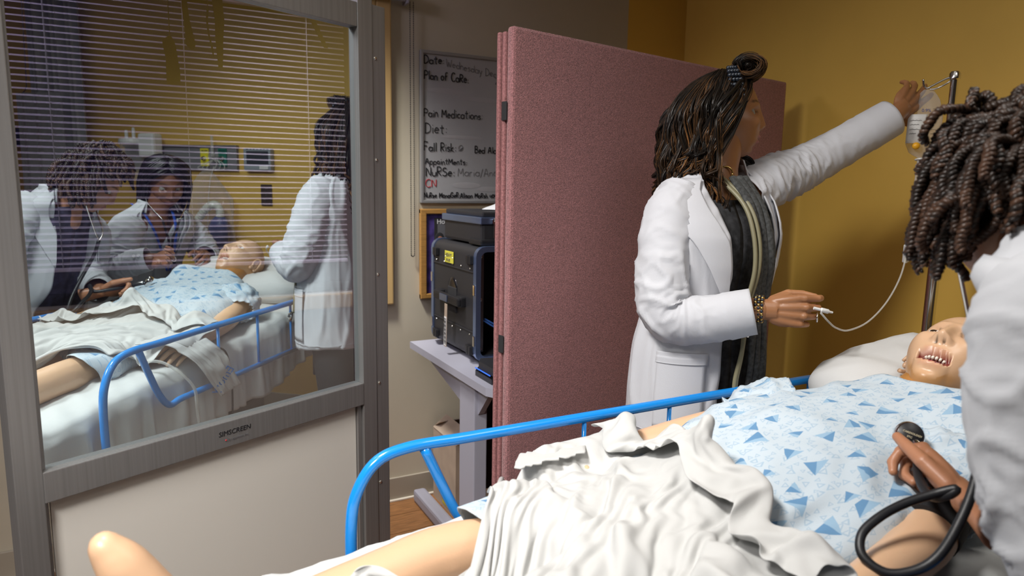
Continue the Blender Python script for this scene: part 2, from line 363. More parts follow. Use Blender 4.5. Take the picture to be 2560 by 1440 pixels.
# dark paper shapes hanging behind the screen
def ornament(pts, w, x, ztop, label, y=2.30):
    t = thing('hanging_ornament', label, 'ornament', (x, y, pts[-1][1]), 'dark ornaments hanging behind the screen')
    zb = pts[0][1]
    one('tube', [(pts[0][0], y, zb - .005), (pts[0][0] - .003, y, (zb + ztop) / 2), (x, y, ztop)], .0016, 6).build('string', M['orn'], t)
    b = MB(); rings = []
    for (px, pz), ww in zip(pts, w): rings.append(np.array([(px - ww / 2, y - .003, pz), (px + ww / 2, y - .003, pz), (px + ww / 2, y + .003, pz), (px - ww / 2, y + .003, pz)]))
    b.loft(rings); b.build('paper_strip', M['orn'], t)
ornament([(.083, 1.812), (.078, 1.80), (.080, 1.785), (.085, 1.75), (.087, 1.71), (.086, 1.676)], [.006, .030, .034, .032, .037, .036], .083, ZC, 'broad dark paper tag hanging lowest from a string behind the mirror')
ornament([(.126, 1.95), (.126, 1.90), (.130, 1.86), (.135, 1.82), (.137, 1.795), (.140, 1.78)], [.012, .016, .016, .022, .028, .010], .126, ZC, 'dark club-shaped strip hanging behind the mirror, second from the left')
ornament([(.188, 1.90), (.184, 1.87), (.187, 1.83), (.195, 1.79), (.198, 1.765)], [.006, .005, .004, .005, .003], .188, ZC, 'thin curled dark tendril hanging behind the mirror beside the long strip')
ornament([(.214, 1.97), (.215, 1.92), (.219, 1.87), (.216, 1.82), (.216, 1.77), (.216, 1.735)], [.03, .028, .026, .022, .017, .012], .214, ZC, 'long tapering dark strip hanging behind the mirror, right of the tendril')
ornament([(.480, 1.93), (.494, 1.90), (.512, 1.865), (.532, 1.825)], [.010, .016, .014, .012], .48, ZC, 'short slanting dark strip hanging alone behind the mirror near its right post')
# ------------------------------------------------------------------ whiteboard with marker lettering (stroke letters)
def arc(cx, cy, rx, ry, a0, a1, n=9): return [(cx + rx * math.cos(R(a)), cy + ry * math.sin(R(a))) for a in np.linspace(a0, a1, n)]
G = {
'D': [[(0, 0), (0, 1)], [(-.05, 1)] + arc(.05, .5, .5, .5, 80, -80) + [(-.05, 0)]], 'a': [arc(.25, .25, .25, .25, 40, 400, 13), [(.5, .5), (.5, 0)]],
't': [[(.2, .9), (.2, .1), (.35, 0)], [(0, .6), (.42, .6)]], 'e': [[(0, .28), (.45, .3)] + arc(.23, .27, .23, .25, 10, 320, 11)], ':': [[(.1, .45), (.12, .42)], [(.1, .08), (.12, .05)]],
'W': [[(0, 1), (.2, 0), (.4, .7), (.6, 0), (.85, 1)]], 'd': [arc(.24, .25, .24, .25, 40, 400, 13), [(.5, 1), (.48, 0)]], 'n': [[(0, .5), (0, 0)], [(0, .3)] + arc(.22, .28, .2, .22, 170, 0, 7) + [(.42, 0)]],
's': [[(.38, .45)] + arc(.2, .38, .16, .12, 60, 250, 7) + arc(.2, .13, .17, .13, 80, -150, 8)], 'y': [[(0, .5), (.22, .05)], [(.45, .5), (.1, -.4)]], 'c': [arc(.25, .25, .24, .25, 50, 310, 9)],
'1': [[(.1, 0), (.14, .75)]], '2': [arc(.2, .6, .2, .2, 160, -30, 8) + [(0, 0), (.42, .02)]], '0': [arc(.22, .38, .2, .36, 90, 450, 13)], 'P': [[(0, 0), (.02, 1)], [(0, 1)] + arc(.2, .75, .3, .25, 80, -90) + [(0, .5)]],
'l': [[(.08, 1), (.08, 0)]], 'o': [arc(.24, .25, .23, .25, 90, 450, 13)], 'f': [arc(.3, .8, .16, .18, 40, 180, 6) + [(.13, 0)], [(0, .5), (.35, .5)]], 'C': [arc(.38, .5, .36, .5, 50, 310, 12)],
'A': [[(0, 0), (.3, 1), (.6, 0)], [(.1, .35), (.52, .35)]], 'R': [[(0, 0), (.02, 1)], [(0, 1)] + arc(.2, .75, .28, .25, 80, -90) + [(.05, .5), (.5, 0)]], 'E': [[(.5, 1), (0, 1), (0, 0), (.5, 0)], [(0, .52), (.4, .52)]],
'i': [[(.08, .5), (.08, 0)], [(.08, .78), (.1, .75)]], 'M': [[(0, 0), (.08, 1), (.35, .25), (.62, 1), (.7, 0)]], 'F': [[(.02, 0), (0, 1), (.5, 1)], [(0, .55), (.38, .55)]],
'r': [[(0, .5), (0, 0)], [(0, .3)] + arc(.2, .32, .18, .18, 150, 40, 5)], 'k': [[(0, 1), (0, 0)], [(.35, .5), (.02, .22), (.4, 0)]], 'B': [[(0, 0), (0, 1)], [(0, 1)] + arc(.15, .77, .27, .23, 80, -90, 7) + [(0, .53)] + arc(.15, .27, .33, .26, 85, -90, 8) + [(0, 0)]],
'm': [[(0, .5), (0, 0)], [(0, .3)] + arc(.16, .3, .15, .2, 170, 0, 6) + [(.31, 0)], [(.31, .3)] + arc(.47, .3, .15, .2, 170, 0, 6) + [(.62, 0)]], 'p': [[(0, .5), (0, -.4)], arc(.24, .25, .24, .25, 150, -180, 12)],
'N': [[(0, 0), (.03, 1), (.5, 0), (.55, 1)]], 'u': [[(0, .5)] + arc(.22, .2, .21, .2, 180, 330, 7) + [(.44, .5), (.44, 0)]], '/': [[(0, -.15), (.3, 1)]], 'g': [arc(.24, .25, .24, .25, 40, 400, 12), [(.5, .5), (.48, -.2)] + arc(.26, -.2, .22, .18, -10, -150, 5)],
'G': [arc(.38, .5, .36, .5, 50, 300, 12) + [(.66, .45), (.4, .45)]], 'h': [[(0, 1), (0, 0)], [(0, .3)] + arc(.2, .3, .2, .2, 170, 0, 6) + [(.4, 0)]], '4': [[(.02, .75), (0, .35), (.42, .35)], [(.36, .75), (.34, 0)]],
'8': [arc(.2, .58, .16, .16, -90, 270, 10) + arc(.2, .2, .2, .21, 90, -270, 12)], 'S': [[(.48, .88)] + arc(.27, .75, .22, .23, 60, 250, 8) + arc(.25, .26, .27, .26, 80, -150, 9)], '@': [arc(.25, .5, .25, .4, 200, -100, 9) + [(.2, .1), (.5, .55), (0, .1)]], ' ': []}
def write(body, p0, p1, h, wdt, m, name, parent, y, seed=0):
    rs = random.Random(seed); adv = []
    for ch in body: adv.append((.32 if ch == ' ' else max([q[0] for st in G[ch] for q in st] + [.12])) + .16)
    L = math.hypot(p1[0] - p0[0], p1[1] - p0[1]); sx = L / (sum(adv) - .16); ex = ((p1[0] - p0[0]) / L, (p1[1] - p0[1]) / L)
    b = MB(); x = 0
    for ch, a in zip(body, adv):
        dz = rs.uniform(-.05, .05); sc = rs.uniform(.93, 1.07)
        for st in G[ch]:
            pts = [(p0[0] + ex[0] * (x + q[0]) * sx, y - .0006, p0[1] + ex[1] * (x + q[0]) * sx + (q[1] * sc + dz) * h) for q in st]
            b.tube(smoothpath(pts, max(5, 2 * len(pts))) if len(pts) > 2 else pts, wdt, 5)
        x += a
    return b.build(name, m, parent)
wbd = thing('whiteboard', 'grey framed dry-erase board of handwritten care notes on the back wall', 'whiteboard', (1.5, YW - .012, 1.318))
bx0, bx1, bz0, bz1 = 1.028, 1.98, 1.319, 1.947; yb = YW - .014
one('box', ((bx0 + bx1) / 2, YW - .007, (bz0 + bz1) / 2), (bx1 - bx0 - .01, .012, bz1 - bz0 - .01)).build('writing_surface', M['board'], wbd)
fr = MB()
for c, s in (((bx0 + .006, YW - .01, (bz0 + bz1) / 2), (.014, .02, bz1 - bz0)), ((bx1 - .006, YW - .01, (bz0 + bz1) / 2), (.014, .02, bz1 - bz0)),
             (((bx0 + bx1) / 2, YW - .01, bz0 + .006), (bx1 - bx0, .0199, .014)), (((bx0 + bx1) / 2, YW - .01, bz1 - .006), (bx1 - bx0, .0199, .014))): fr.box(c, s, None, .003)
fr.build('frame', M['boardframe'], wbd)
yb = YW - .0132
for i, (t, p0, p1, h, w_, m, nm) in enumerate([
    ('Date:', (1.046, 1.893), (1.131, 1.899), .032, .0026, 'ink', 'printed_heading'), ('Wednesday Dec 1', (1.143, 1.891), (1.40, 1.862), .030, .0011, 'inkgrey', 'handwritten_note'),
    ('20', (1.375, 1.836), (1.418, 1.836), .030, .0011, 'inkgrey', 'handwritten_note'), ('Plan of CaRe:', (1.046, 1.832), (1.245, 1.830), .034, .0026, 'ink', 'printed_heading'),
    ('Pain Medications:', (1.044, 1.680), (1.313, 1.681), .034, .0021, 'ink', 'printed_heading'), ('Diet:', (1.050, 1.611), (1.144, 1.615), .040, .0019, 'ink', 'printed_heading'),
    ('Fall Risk:', (1.044, 1.538), (1.187, 1.541), .034, .0022, 'ink', 'printed_heading'), ('@', (1.202, 1.541), (1.222, 1.543), .030, .0012, 'inkgrey', 'handwritten_note'),
    ('Bed AlaRM:', (1.280, 1.538), (1.432, 1.538), .028, .0024, 'ink', 'printed_heading'), ('AppointMents:', (1.049, 1.484), (1.240, 1.485), .025, .0019, 'ink', 'printed_heading'),
    ('NuRSe:', (1.053, 1.433), (1.180, 1.436), .036, .0022, 'ink', 'printed_heading'), ('Maria/Andrea', (1.199, 1.436), (1.455, 1.439), .034, .0011, 'inkgrey', 'handwritten_note'),
    ('CN', (1.050, 1.386), (1.098, 1.388), .032, .0018, 'inkred', 'handwritten_note'), ('NuRse ManaGeR:', (1.044, 1.343), (1.207, 1.342), .021, .0021, 'ink', 'printed_heading'),
    ('Alison MaRsh 404 28', (1.211, 1.342), (1.418, 1.341), .021, .0021, 'ink', 'printed_heading')]):
    write(t, p0, p1, h, w_, M[m], nm, wbd, yb, i)
sm = MB(); 
for (x, z, a, b_) in ((1.14, 1.79, .09, .012), (1.30, 1.765, .11, .010), (1.22, 1.60, .10, .008), (1.24, 1.395, .07, .014), (1.35, 1.38, .06, .012)): sm.ell((x, yb, z), (a, .0005, b_), None, 16, 6)
sm.build('eraser_smudge', M['smudge'], wbd)['kind'] = 'stuff'
# framed poster below
po = thing('framed_poster', 'oak framed purple poster half hidden behind the black rack case', 'poster', (1.4, YW - .015, .90))
px0, px1, pz0, pz1 = 1.024, 1.78, .905, 1.294
one('box', ((px0 + px1) / 2, YW - .006, (pz0 + pz1) / 2), (px1 - px0 - .02, .010, pz1 - pz0 - .02)).build('print', M['purple'], po)
fr = MB()
for c, s in (((px0 + .014, YW - .011, (pz0 + pz1) / 2), (.028, .022, pz1 - pz0)), ((px1 - .014, YW - .011, (pz0 + pz1) / 2), (.028, .022, pz1 - pz0)),
             (((px0 + px1) / 2, YW - .011, pz0 + .011), (px1 - px0, .0215, .022)), (((px0 + px1) / 2, YW - .011, pz1 - .011), (px1 - px0, .0215, .022))): fr.box(c, s, None, .004)
fr.build('frame', M['oak'], po)
one('box', (1.40, YW - .0125, 1.07), (.62, .002, .37)).build('dark_inset', M['dark'], po)
one('box', (1.405, YW - .0137, 1.06), (.60, .002, .37)).build('grey_inset', M['postergrey'], po)
textmesh('How to', .030, frame3((1.10, YW - .0155, 1.229), (1, 0, 0), (0, 0, 1)), M['postertxt'], 'title_text', po)
M['skinprint'] = mat('printed_skin', (.30, .12, .07), .6)
hp = MB(); hp.ell((1.113, YW - .016, 1.165), (.022, .002, .028), None, 16, 8); hp.build('portrait_hair', M['dark'], po)
one('ell', (1.115, YW - .0175, 1.157), (.013, .002, .020), None, 14, 8).build('portrait_face', M['skinprint'], po)
# ------------------------------------------------------------------ desk
de = thing('desk', 'grey laminate desk on T-shaped metal legs against the back wall', 'desk', (1.27, 2.33, 0))
top = MB(); poly = [(.948, 2.70), (.948, 1.96), (.965, 1.93), (1.60, 1.93), (1.60, 2.70)]
top.prism(poly, .028, Matrix.Translation((0, 0, .712))); top.build('desk_top', M['lavgrey'], de)
one('box', (1.28, 1.932, .727), (.63, .006, .030), None, .002).build('edge_band', M['lavgrey'], de)
for x in (1.0, 1.52):
    one('box', (x, 2.17, .38), (.05, .13, .66), None, .004).build('leg', M['lavgrey'], de)
    g = MB(); g.prism([(1.95 if False else 2.02, .712), (2.60, .712), (2.60, .69), (2.24, .60), (2.10, .60), (2.02, .69)], .022, Matrix(((0, 0, 1, x - .011), (1, 0, 0, 0), (0, 1, 0, 0), (0, 0, 0, 1))))
    g.build('bracket', M['lavgrey'], de)
    one('box', (x, 2.38, .03), (.055, .72, .055), None, .012).build('leg_foot', M['lavgrey'], de)
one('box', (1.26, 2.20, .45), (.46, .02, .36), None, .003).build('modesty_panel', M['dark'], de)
# ------------------------------------------------------------------ rack case: long side towards the left, open rack front towards the bed
M['rackblack'] = mat('rack_black', (.020, .020, .023), .5, bump=(220, .25, .001)); M['rackedge'] = mat('case_edge_blue_light_tint', (.26, .36, .62), .3, .9)  # rackedge: blue light on the aluminium is painted into its base colour
cx0, cx1, cy0, cy1, cz0, cz1 = 1.036, 1.54, 2.235, 2.655, .755, 1.175
rk = thing('rack_case', 'black shock-mount rack case with metal edges standing on the grey desk', 'case', (1.28, 2.44, .74))
def rrect(x0, x1, z0, z1, r, n=5):
    o = []
    for (cx, cz, a0) in ((x1 - r, z1 - r, 0), (x0 + r, z1 - r, 90), (x0 + r, z0 + r, 180), (x1 - r, z0 + r, 270)):
        for a in np.linspace(a0, a0 + 90, n): o.append((cx + r * math.cos(R(a)), cz + r * math.sin(R(a))))
    return o
PO = rrect(cx0, cx1, cz0, cz1, .035)
sh = MB(); PI_ = rrect(cx0 + .012, cx1 - .012, cz0 + .012, cz1 - .012, .026)
sh.loft([np.array([(x, y, z) for x, z in p]) for y, p in ((cy1, PI_), (cy1, PO), (cy0, PO), (cy0, PI_), (cy1 - .02, PI_))], cap=False); sh.add([(x, cy1 - .02, z) for x, z in PI_], [tuple(range(len(PI_)))])
sh.build('shell', M['rackblack'], rk, smooth=True, ang=35)
for y in (cy0, cy1):
    e = MB(); A_ = rrect(cx0 - .004, cx1 + .004, cz0 - .004, cz1 + .004, .038); B_ = rrect(cx0 + .016, cx1 - .016, cz0 + .016, cz1 - .016, .024)
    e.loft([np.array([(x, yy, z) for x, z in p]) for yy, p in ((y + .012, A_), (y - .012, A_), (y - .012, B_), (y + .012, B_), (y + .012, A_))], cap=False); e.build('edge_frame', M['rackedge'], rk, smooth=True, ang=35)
for x in (cx0 + .032, cx1 - .032): ro = one('box', (x, cy0 + .03, .965), (.028, .004, .37), None, .001).build('rack_rail', M['alu'], rk)
hb = MB()
for x in (cx0 + .032, cx1 - .032):
    for i in range(26): hb.ell((x, cy0 + .0285, .79 + i * .0137), (.004, .0022, .004), None, 8, 4)
hb.build('rail_holes', M['dark'], ro)['kind'] = 'stuff'
for z in (.79, .80 + .18, 1.14): one('ell', (cx0 + .032, cy0 + .026, z), (.0075, .004, .0075), None, 12, 6).build('rack_bolt', M['screw'], rk)
xs = cx0 - .002
for z in (1.083, .86):   # raised bands and rivets on the left face
    one('box', (xs + .001, (cy0 + cy1) / 2, z), (.006, cy1 - cy0 - .03, .004), None, .001).build('seam_rib', M['rackblack'], rk)
    for y in np.linspace(cy0 + .045, cy1 - .045, 5): one('ell', (xs - .001, y, z + .012 * (1 if z > 1 else -1)), (.002, .0035, .0035), None, 8, 6).build('rivet', M['screw'], rk)
for y in (cy0 + .045, cy1 - .04):
    for z in (1.128, .79):
        for dz in (-.012, .0): one('box', (xs - .006, y + (dz * 1.6), z), (.014, .017, .034), None, .004).build('bumper', M['black'], rk)
        one('box', (xs - .002, y, z), (.008, .06, .030), None, .003).build('bumper_plate', M['black'], rk)
cup = MB(); cup.lathe([(.045, .0), (.043, .004), (.030, .005), (.0005, .005)], (xs + .004, 2.445, 1.0), (-1, 0, 0), 24); cup.xf(Matrix.Translation((0, 0, 0)))
cup.build('handle_cup', M['blackgloss'], rk, smooth=True)
one('box', (xs + .002, 2.445, .955), (.010, .085, .10), None, .004).build('handle_recess', M['dark'], rk)
h = MB(); h.box((xs - .022, 2.445, .962), (.022, .25, .034), None, .008); h.box((xs - .008, 2.345, .962), (.024, .05, .040), None, .006); h.box((xs - .008, 2.55, .962), (.024, .05, .040), None, .006); ho = h.build('handle', M['black'], rk)
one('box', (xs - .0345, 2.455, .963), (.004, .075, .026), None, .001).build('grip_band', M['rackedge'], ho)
lab = one('box', (xs - .0015, 2.475, 1.118), (.003, .085, .046), None, .004); lo = lab.build('warning_label', M['yellowlab'], rk)
lm = lambda y, z: frame3((xs - .0036, y, z), (0, -1, 0), (0, 0, 1))
textmesh('HEAVY', .020, lm(2.508, 1.119), M['inkgrey'], 'label_text', lo); textmesh('70 LBS', .015, lm(2.503, 1.101), M['inkgrey'], 'label_text', lo)
for y in (2.51, 2.44): one('ell', (xs - .003, y, 1.117), (.0015, .003, .003), None, 8, 6).build('rivet', M['screw'], lo)
tg = MB(); tg.box((xs - .037, 2.425, .858), (.0015, .026, .17), Matrix.Rotation(R(3), 3, 'X'), .0005); to = tg.build('luggage_tag', M['card'], rk)
one('box', (xs - .0385, 2.426, .835), (.001, .022, .115), Matrix.Rotation(R(3), 3, 'X')).build('barcode_sticker', M['white'], to)
cs = MB()
for i in range(20): cs.box((xs - .0393, 2.426, .785 + i * .0052), (.0006, .017, .0016 + .0012 * (i % 3)))
cs.build('barcode_lines', M['ink'], to)
for (z, y) in ((1.02, cy0), (1.02, cy1), (.83, cy0), (.83, cy1)): one('box', (xs - .004, y, z), (.006, .014, .04), None, .002).build('latch', M['steel'], rk)
M['cable'] = mat('blue_cable', (.03, .10, .34), .4)
for d in (0, .014): one('tube', smoothpath([(1.075 + d, 2.27, .905), (1.13 + d, 2.262, .87), (1.19, 2.262, .835 - d), (1.28, 2.27, .81)], 20), .0035, 7).build('network_cable', M['cable'], rk)
# second flat case on top, cloth on it
c2 = thing('equipment_case', 'flat black case with blue-lit metal rim and clasps lying on the rack case', 'case', (1.35, 2.43, 1.18))
one('box', (1.35, 2.44, 1.229), (.56, .36, .095), None, .012).build('case_body', M['rackblack'], c2)
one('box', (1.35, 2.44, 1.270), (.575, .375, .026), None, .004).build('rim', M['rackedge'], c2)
one('box', (1.35, 2.44, 1.292), (.55, .35, .018), None, .006).build('lid', M['rackblack'], c2)
for x in (1.12, 1.245):
    q = MB(); q.box((x, 2.247, 1.268), (.030, .012, .018), None, .003); q.box((x - .003, 2.244, 1.235), (.013, .006, .055), None, .002); q.ell((x, 2.243, 1.272), (.011, .006, .011), None, 12, 8)
    q.build('clasp', M['steel'], c2)
    one('tube', [(x + .012, 2.243, 1.25), (x + .018, 2.236, 1.225), (x + .006, 2.24, 1.212)], .002, 6).build('clasp_hook', M['steel'], c2)
gr = MB(); gr.box((1.14, 2.30, 1.191), (.16, .11, .022), None, .006); gr.build('base_foot', M['black'], c2)
M['towel'] = mat('towel_white', (.66, .68, .70), .9, bump=(300, .4, .002))
def cloth_heap(name, c, sx, sy, hgt, m, seed, label, cat):
    V = np.zeros((30, 36, 3))
    for i in range(30):
        for j in range(36):
            a, t = i / 29, 2 * math.pi * j / 36; n_ = noise.noise(Vector((math.cos(t) * 1.3 + seed, math.sin(t) * 1.3, a * 2)))
            rr = a * (1 + .25 * n_); z = hgt * (1 - a ** 2.2) * (1 + .5 * noise.noise(Vector((math.cos(t) * a * 3 + seed, math.sin(t) * a * 3, 5)))) 
            V[i, j] = (c[0] + sx * rr * math.cos(t), c[1] + sy * rr * math.sin(t), c[2] + z + .003)
    b = MB(); b.grid(V, closeu=True); return tag(b.build(name, m, None, smooth=True, solid=.003), label, cat)
cloth_heap('folded_cloth', (1.30, 2.40, 1.302), .14, .09, .05, M['towel'], 3.3, 'crumpled white cloth lying on top of the flat black case', 'cloth')
# docking device at the desk's front
dv = thing('docking_station', 'low black device with a blue glowing edge at the front of the desk', 'device', (1.10, 2.08, .74))
d = MB(); d.prism([(-.13, -.09), (.16, -.09), (.16, .08), (-.10, .08), (-.13, .04)], .018, Matrix.Translation((1.11, 2.07, .741))); d.build('base', M['blackgloss'], dv)
d = MB(); d.prism([(-.12, -.08), (.155, -.08), (.155, .075), (-.095, .075), (-.12, .035)], .026, Matrix.Translation((1.11, 2.07, .759)) @ Matrix.Rotation(R(3), 4, 'Y')); d.build('sloped_cover', M['rackblack'], dv)
M['bluelit'] = mat('blue_led', (.03, .12, .5), .3, emit=((.05, .2, 1), .5))
one('box', (.984, 2.06, .766), (.003, .12, .004), None, .001).build('led_strip', M['bluelit'], dv)
# carton under the desk
ct = thing('cardboard_carton', 'tall open cardboard carton on the floor under the grey desk', 'box', (1.17, 2.62, 0))
ctx0, ctx1, cty0, cty1 = 1.075, 1.33, 2.50, 2.755
w_ = MB()
for c, s in (((ctx0 + .002, (cty0 + cty1) / 2, .165), (.004, cty1 - cty0, .33)), ((ctx1 - .002, (cty0 + cty1) / 2, .165), (.004, cty1 - cty0, .33)), (((ctx0 + ctx1) / 2, cty0 + .002, .165), (ctx1 - ctx0 - .008, .004, .33)), (((ctx0 + ctx1) / 2, cty1 - .002, .165), (ctx1 - ctx0 - .008, .004, .33)), (((ctx0 + ctx1) / 2, (cty0 + cty1) / 2, .003), (ctx1 - ctx0 - .008, cty1 - cty0 - .008, .004))): w_.box(c, s)
w_.build('carton_wall', M['card'], ct)
for (c, s, rt) in (((ctx0 + .03, (cty0 + cty1) / 2, .352), (.08, cty1 - cty0 - .01, .003), ('Y', -38)), (((ctx0 + ctx1) / 2, cty0 - .02, .352), (ctx1 - ctx0 - .01, .09, .003), ('X', -48)), (((ctx0 + ctx1) / 2, cty1 - .03, .349), (ctx1 - ctx0 - .01, .07, .003), ('X', -30))):
    one('box', c, s, Matrix.Rotation(R(rt[1]), 3, rt[0])).build('flap', M['card'], ct)
tl = one('box', (ctx0 - .001, 2.59, .055), (.001, .11, .075)).build('shipping_label', M['yellowlab'], ct)
textmesh('PERT', .030, frame3((ctx0 - .002, 2.64, .07), (0, -1, 0), (0, 0, 1)), M['ink'], 'label_text', tl); textmesh('PERISH', .022, frame3((ctx0 - .002, 2.64, .035), (0, -1, 0), (0, 0, 1)), M['ink'], 'label_text', tl)
# ------------------------------------------------------------------ folding partition
A0, A1 = np.array([.883, 1.678]), np.array([2.255, 1.965]); pd = (A1 - A0) / np.linalg.norm(A1 - A0); pn = np.array([-pd[1], pd[0]]); PR = Matrix(((pd[0], pn[0], 0), (pd[1], pn[1], 0), (0, 0, 1)))
pt = thing('room_divider', 'folding rose fabric privacy screen standing behind the nurse', 'divider', (1.57, 1.86, 0))
Lp = np.linalg.norm(A1 - A0)
def P2(s, o, z): q = A0 + pd * s + pn * o; return (q[0], q[1], z)
p = one('box', P2(Lp / 2, .014, .94), (Lp, .028, 1.76), PR, .009).build('front_panel', M['fabric'], pt)
for i, o in enumerate((.040, .058)):
    one('box', P2(Lp / 2 - .012 - .004 * i, o, .935), (Lp - .02, .015, 1.75), PR, .006).build('folded_panel', M['fabedge'], pt)
for z in (.25, .95, 1.6): one('box', P2(-.004, .030, z), (.004, .02, .05), PR, .001).build('hinge', M['dark'], pt)
for s in (.12, Lp - .12):
    one('box', P2(s, .03, .03), (.05, .44, .04), PR, .01).build('floor_foot', M['dark'], pt)
# ------------------------------------------------------------------ head wall fittings (seen in the mirror)
HX = XH
M['railgrey'] = mat('headwall_grey', (.20, .20, .205), .5); M['oxy'] = mat('oxygen_green', (.01, .16, .10), .4); M['airy'] = mat('air_yellow', (.80, .70, .02), .4)
M['boxgrey'] = mat('module_grey', (.30, .33, .36), .4); M['screen'] = mat('display_dark', (.045, .05, .055), .15); M['brown'] = mat('brown_plate', (.055, .035, .022), .4)
hr = thing('medical_gas_rail', 'grey wall rail with a yellow air outlet and a green oxygen outlet', 'rail', (HX - .03, -.18, 1.46))
one('box', (HX - .012, -.17, 1.53), (.024, .77, .145), None, .004).build('backplate', M['railgrey'], hr)
one('box', (HX - .02, -.17, 1.601), (.03, .78, .012), None, .003).build('top_rail', M['alu'], hr)
for y, m, nm, tx in ((.005, 'airy', 'air_outlet', 'MED AIR'), (.125, 'oxy', 'oxygen_outlet', 'OXYGEN')):
    o = one('box', (HX - .028, y, 1.535), (.010, .055, .105), None, .002).build(nm, M[m], hr)
    textmesh(tx, .011, frame3((HX - .0345, y + .024, 1.570), (0, -1, 0), (0, 0, 1)), M['ink'], 'label_text', o)
    one('lathe', [(.014, 0), (.014, .008), (.010, .012), (.010, .022), (.0005, .022)], (HX - .032, y, 1.528), (-1, 0, 0), 16).build('coupling', M['steel'], o)
one('lathe', [(.022, 0), (.022, .02), (.016, .03), (.014, .06), (.0005, .062)], (HX - .03, .085, 1.54), (-1, 0, 0), 16).build('flow_meter', M['clear'], hr)
one('tube', [(HX - .06, .08, 1.54), (HX - .06, .08, 1.66)], .008, 10).build('meter_tube', M['tube'], hr)
su = thing('suction_canister', 'clear suction canister with white lid hanging on the grey wall rail', 'canister', (HX - .11, -.42, 1.40))
one('lathe', [(.058, 0), (.066, .2), (.067, .205), (.0005, .206)], (HX - .105, -.43, 1.40), (0, 0, 1), 24).build('jar', M['clear'], su)
one('lathe', [(.070, 0), (.072, .012), (.068, .028), (.03, .034), (.0005, .034)], (HX - .105, -.43, 1.607), (0, 0, 1), 24).build('lid', M['white'], su)
for y, hh in ((-.46, .05), (-.41, .065)): one('lathe', [(.010, 0), (.010, hh * .7), (.007, hh), (.0005, hh)], (HX - .11, y, 1.638), (0, 0, 1), 12).build('port', M['white'], su)
one('box', (HX - .09, -.315, 1.60), (.08, .11, .14), None, .015).build('regulator', M['white'], su)
one('ell', (HX - .11, -.345, 1.625), (.016, .016, .018), None, 14, 8).build('knob', M['black'], su)
mo = thing('wall_module', 'small grey wall control module with dark display beside the grey rail', 'module', (HX - .03, .36, 1.455))
one('box', (HX - .022, .36, 1.524), (.044, .178, .132), None, .010).build('housing', M['boxgrey'], mo)
one('box', (HX - .0455, .365, 1.535), (.003, .142, .075), None, .002).build('display', M['screen'], mo)
one('box', (HX - .046, .405, 1.478), (.003, .058, .020), None, .001).build('label_plate', M['white'], mo)
one('ell', (HX - .046, .375, 1.478), (.002, .003, .003), None, 8, 6).build('button', M['dark'], mo)
vt = MB()
for i in range(7): vt.box((HX - .0445, .30 + i * .022, 1.583), (.002, .012, .005))
vt.build('vent_slots', M['dark'], mo)
op = thing('wall_jack_plate', 'dark brown wall plate with jacks on the yellow wall below the grey module', 'plate', (HX - .004, .39, 1.25))
one('box', (HX - .004, .391, 1.318), (.008, .072, .126), None, .003).build('plate', M['brown'], op)
for z in (1.350, 1.318, 1.290): one('lathe', [(.007, 0), (.006, .004), (.0005, .004)], (HX - .008, .391, z), (-1, 0, 0), 10).build('jack', M['screw'], op)
# resuscitator bag in a clear bag hanging from the rail
M['bvm'] = mat('resuscitator_blue', (.02, .04, .26), .32); M['hose'] = mat('corrugated_hose', (.72, .76, .74), .5)
rb = thing('bagged_resuscitator', 'clear plastic bag holding a blue resuscitator and white corrugated hose on the yellow wall', 'bag', (HX - .07, .05, .95))
V = np.zeros((26, 40, 3))
for i in range(26):
    a = i / 25; z = 1.46 - a * .52; wd = .018 + .13 * min(1, (a / .32)) ** .8; dp = .012 + .052 * min(1, a / .4) * (1 - .6 * max(0, a - .8) / .2)
    for j in range(40):
        t = 2 * math.pi * j / 40; w2 = 1 + .22 * noise.noise(Vector((math.cos(t) * 2.5, math.sin(t) * 2.5, a * 2.2)))
        V[i, j] = (min(HX - .004, HX - .075 + dp * 1.05 * math.cos(t) * w2), .045 + .02 * a + wd * math.sin(t) * w2, z)
b = MB(); b.grid(V, closeu=True); b.build('bag_film', M['clearbag'], rb, smooth=True)
one('ell', (HX - .078, .105, 1.075), (.055, .068, .125), Matrix.Rotation(R(-12), 3, 'X'), 24, 16).build('squeeze_bulb', M['bvm'], rb, smooth=True)
hp_ = smoothpath([(HX - .085, -.045, 1.13), (HX - .085, -.005, 1.185), (HX - .085, .055, 1.245), (HX - .085, .105, 1.255), (HX - .085, .130, 1.225), (HX - .085, .128, 1.185)], 90)
one('tube', hp_, [.0225 + .0028 * math.sin(i * 1.9) for i in range(90)], 14).build('corrugated_hose', M['hose'], rb, smooth=True)
for q in range(3): one('tube', smoothpath([(HX - .07, .09, 1.52), (HX - .09, .06 - .03 * q, 1.47), (HX - .09, .10 + .03 * q, 1.46), (HX - .08, .12 + .02 * q, 1.50), (HX - .08, .085, 1.53)], 30), .0025, 6).build('oxygen_tubing', M['tube'], rb)
one('tube', smoothpath([(HX - .10, .115, 1.48), (HX - .12, .10, 1.40), (HX - .13, .085, 1.25), (HX - .12, .07, 1.12)], 24), .0028, 6).build('supply_line', M['tube'], rb)
one('tube', [(HX - .05, .085, 1.455), (HX - .035, .085, 1.50)], .0014, 5).build('hang_cord', M['tube'], rb)
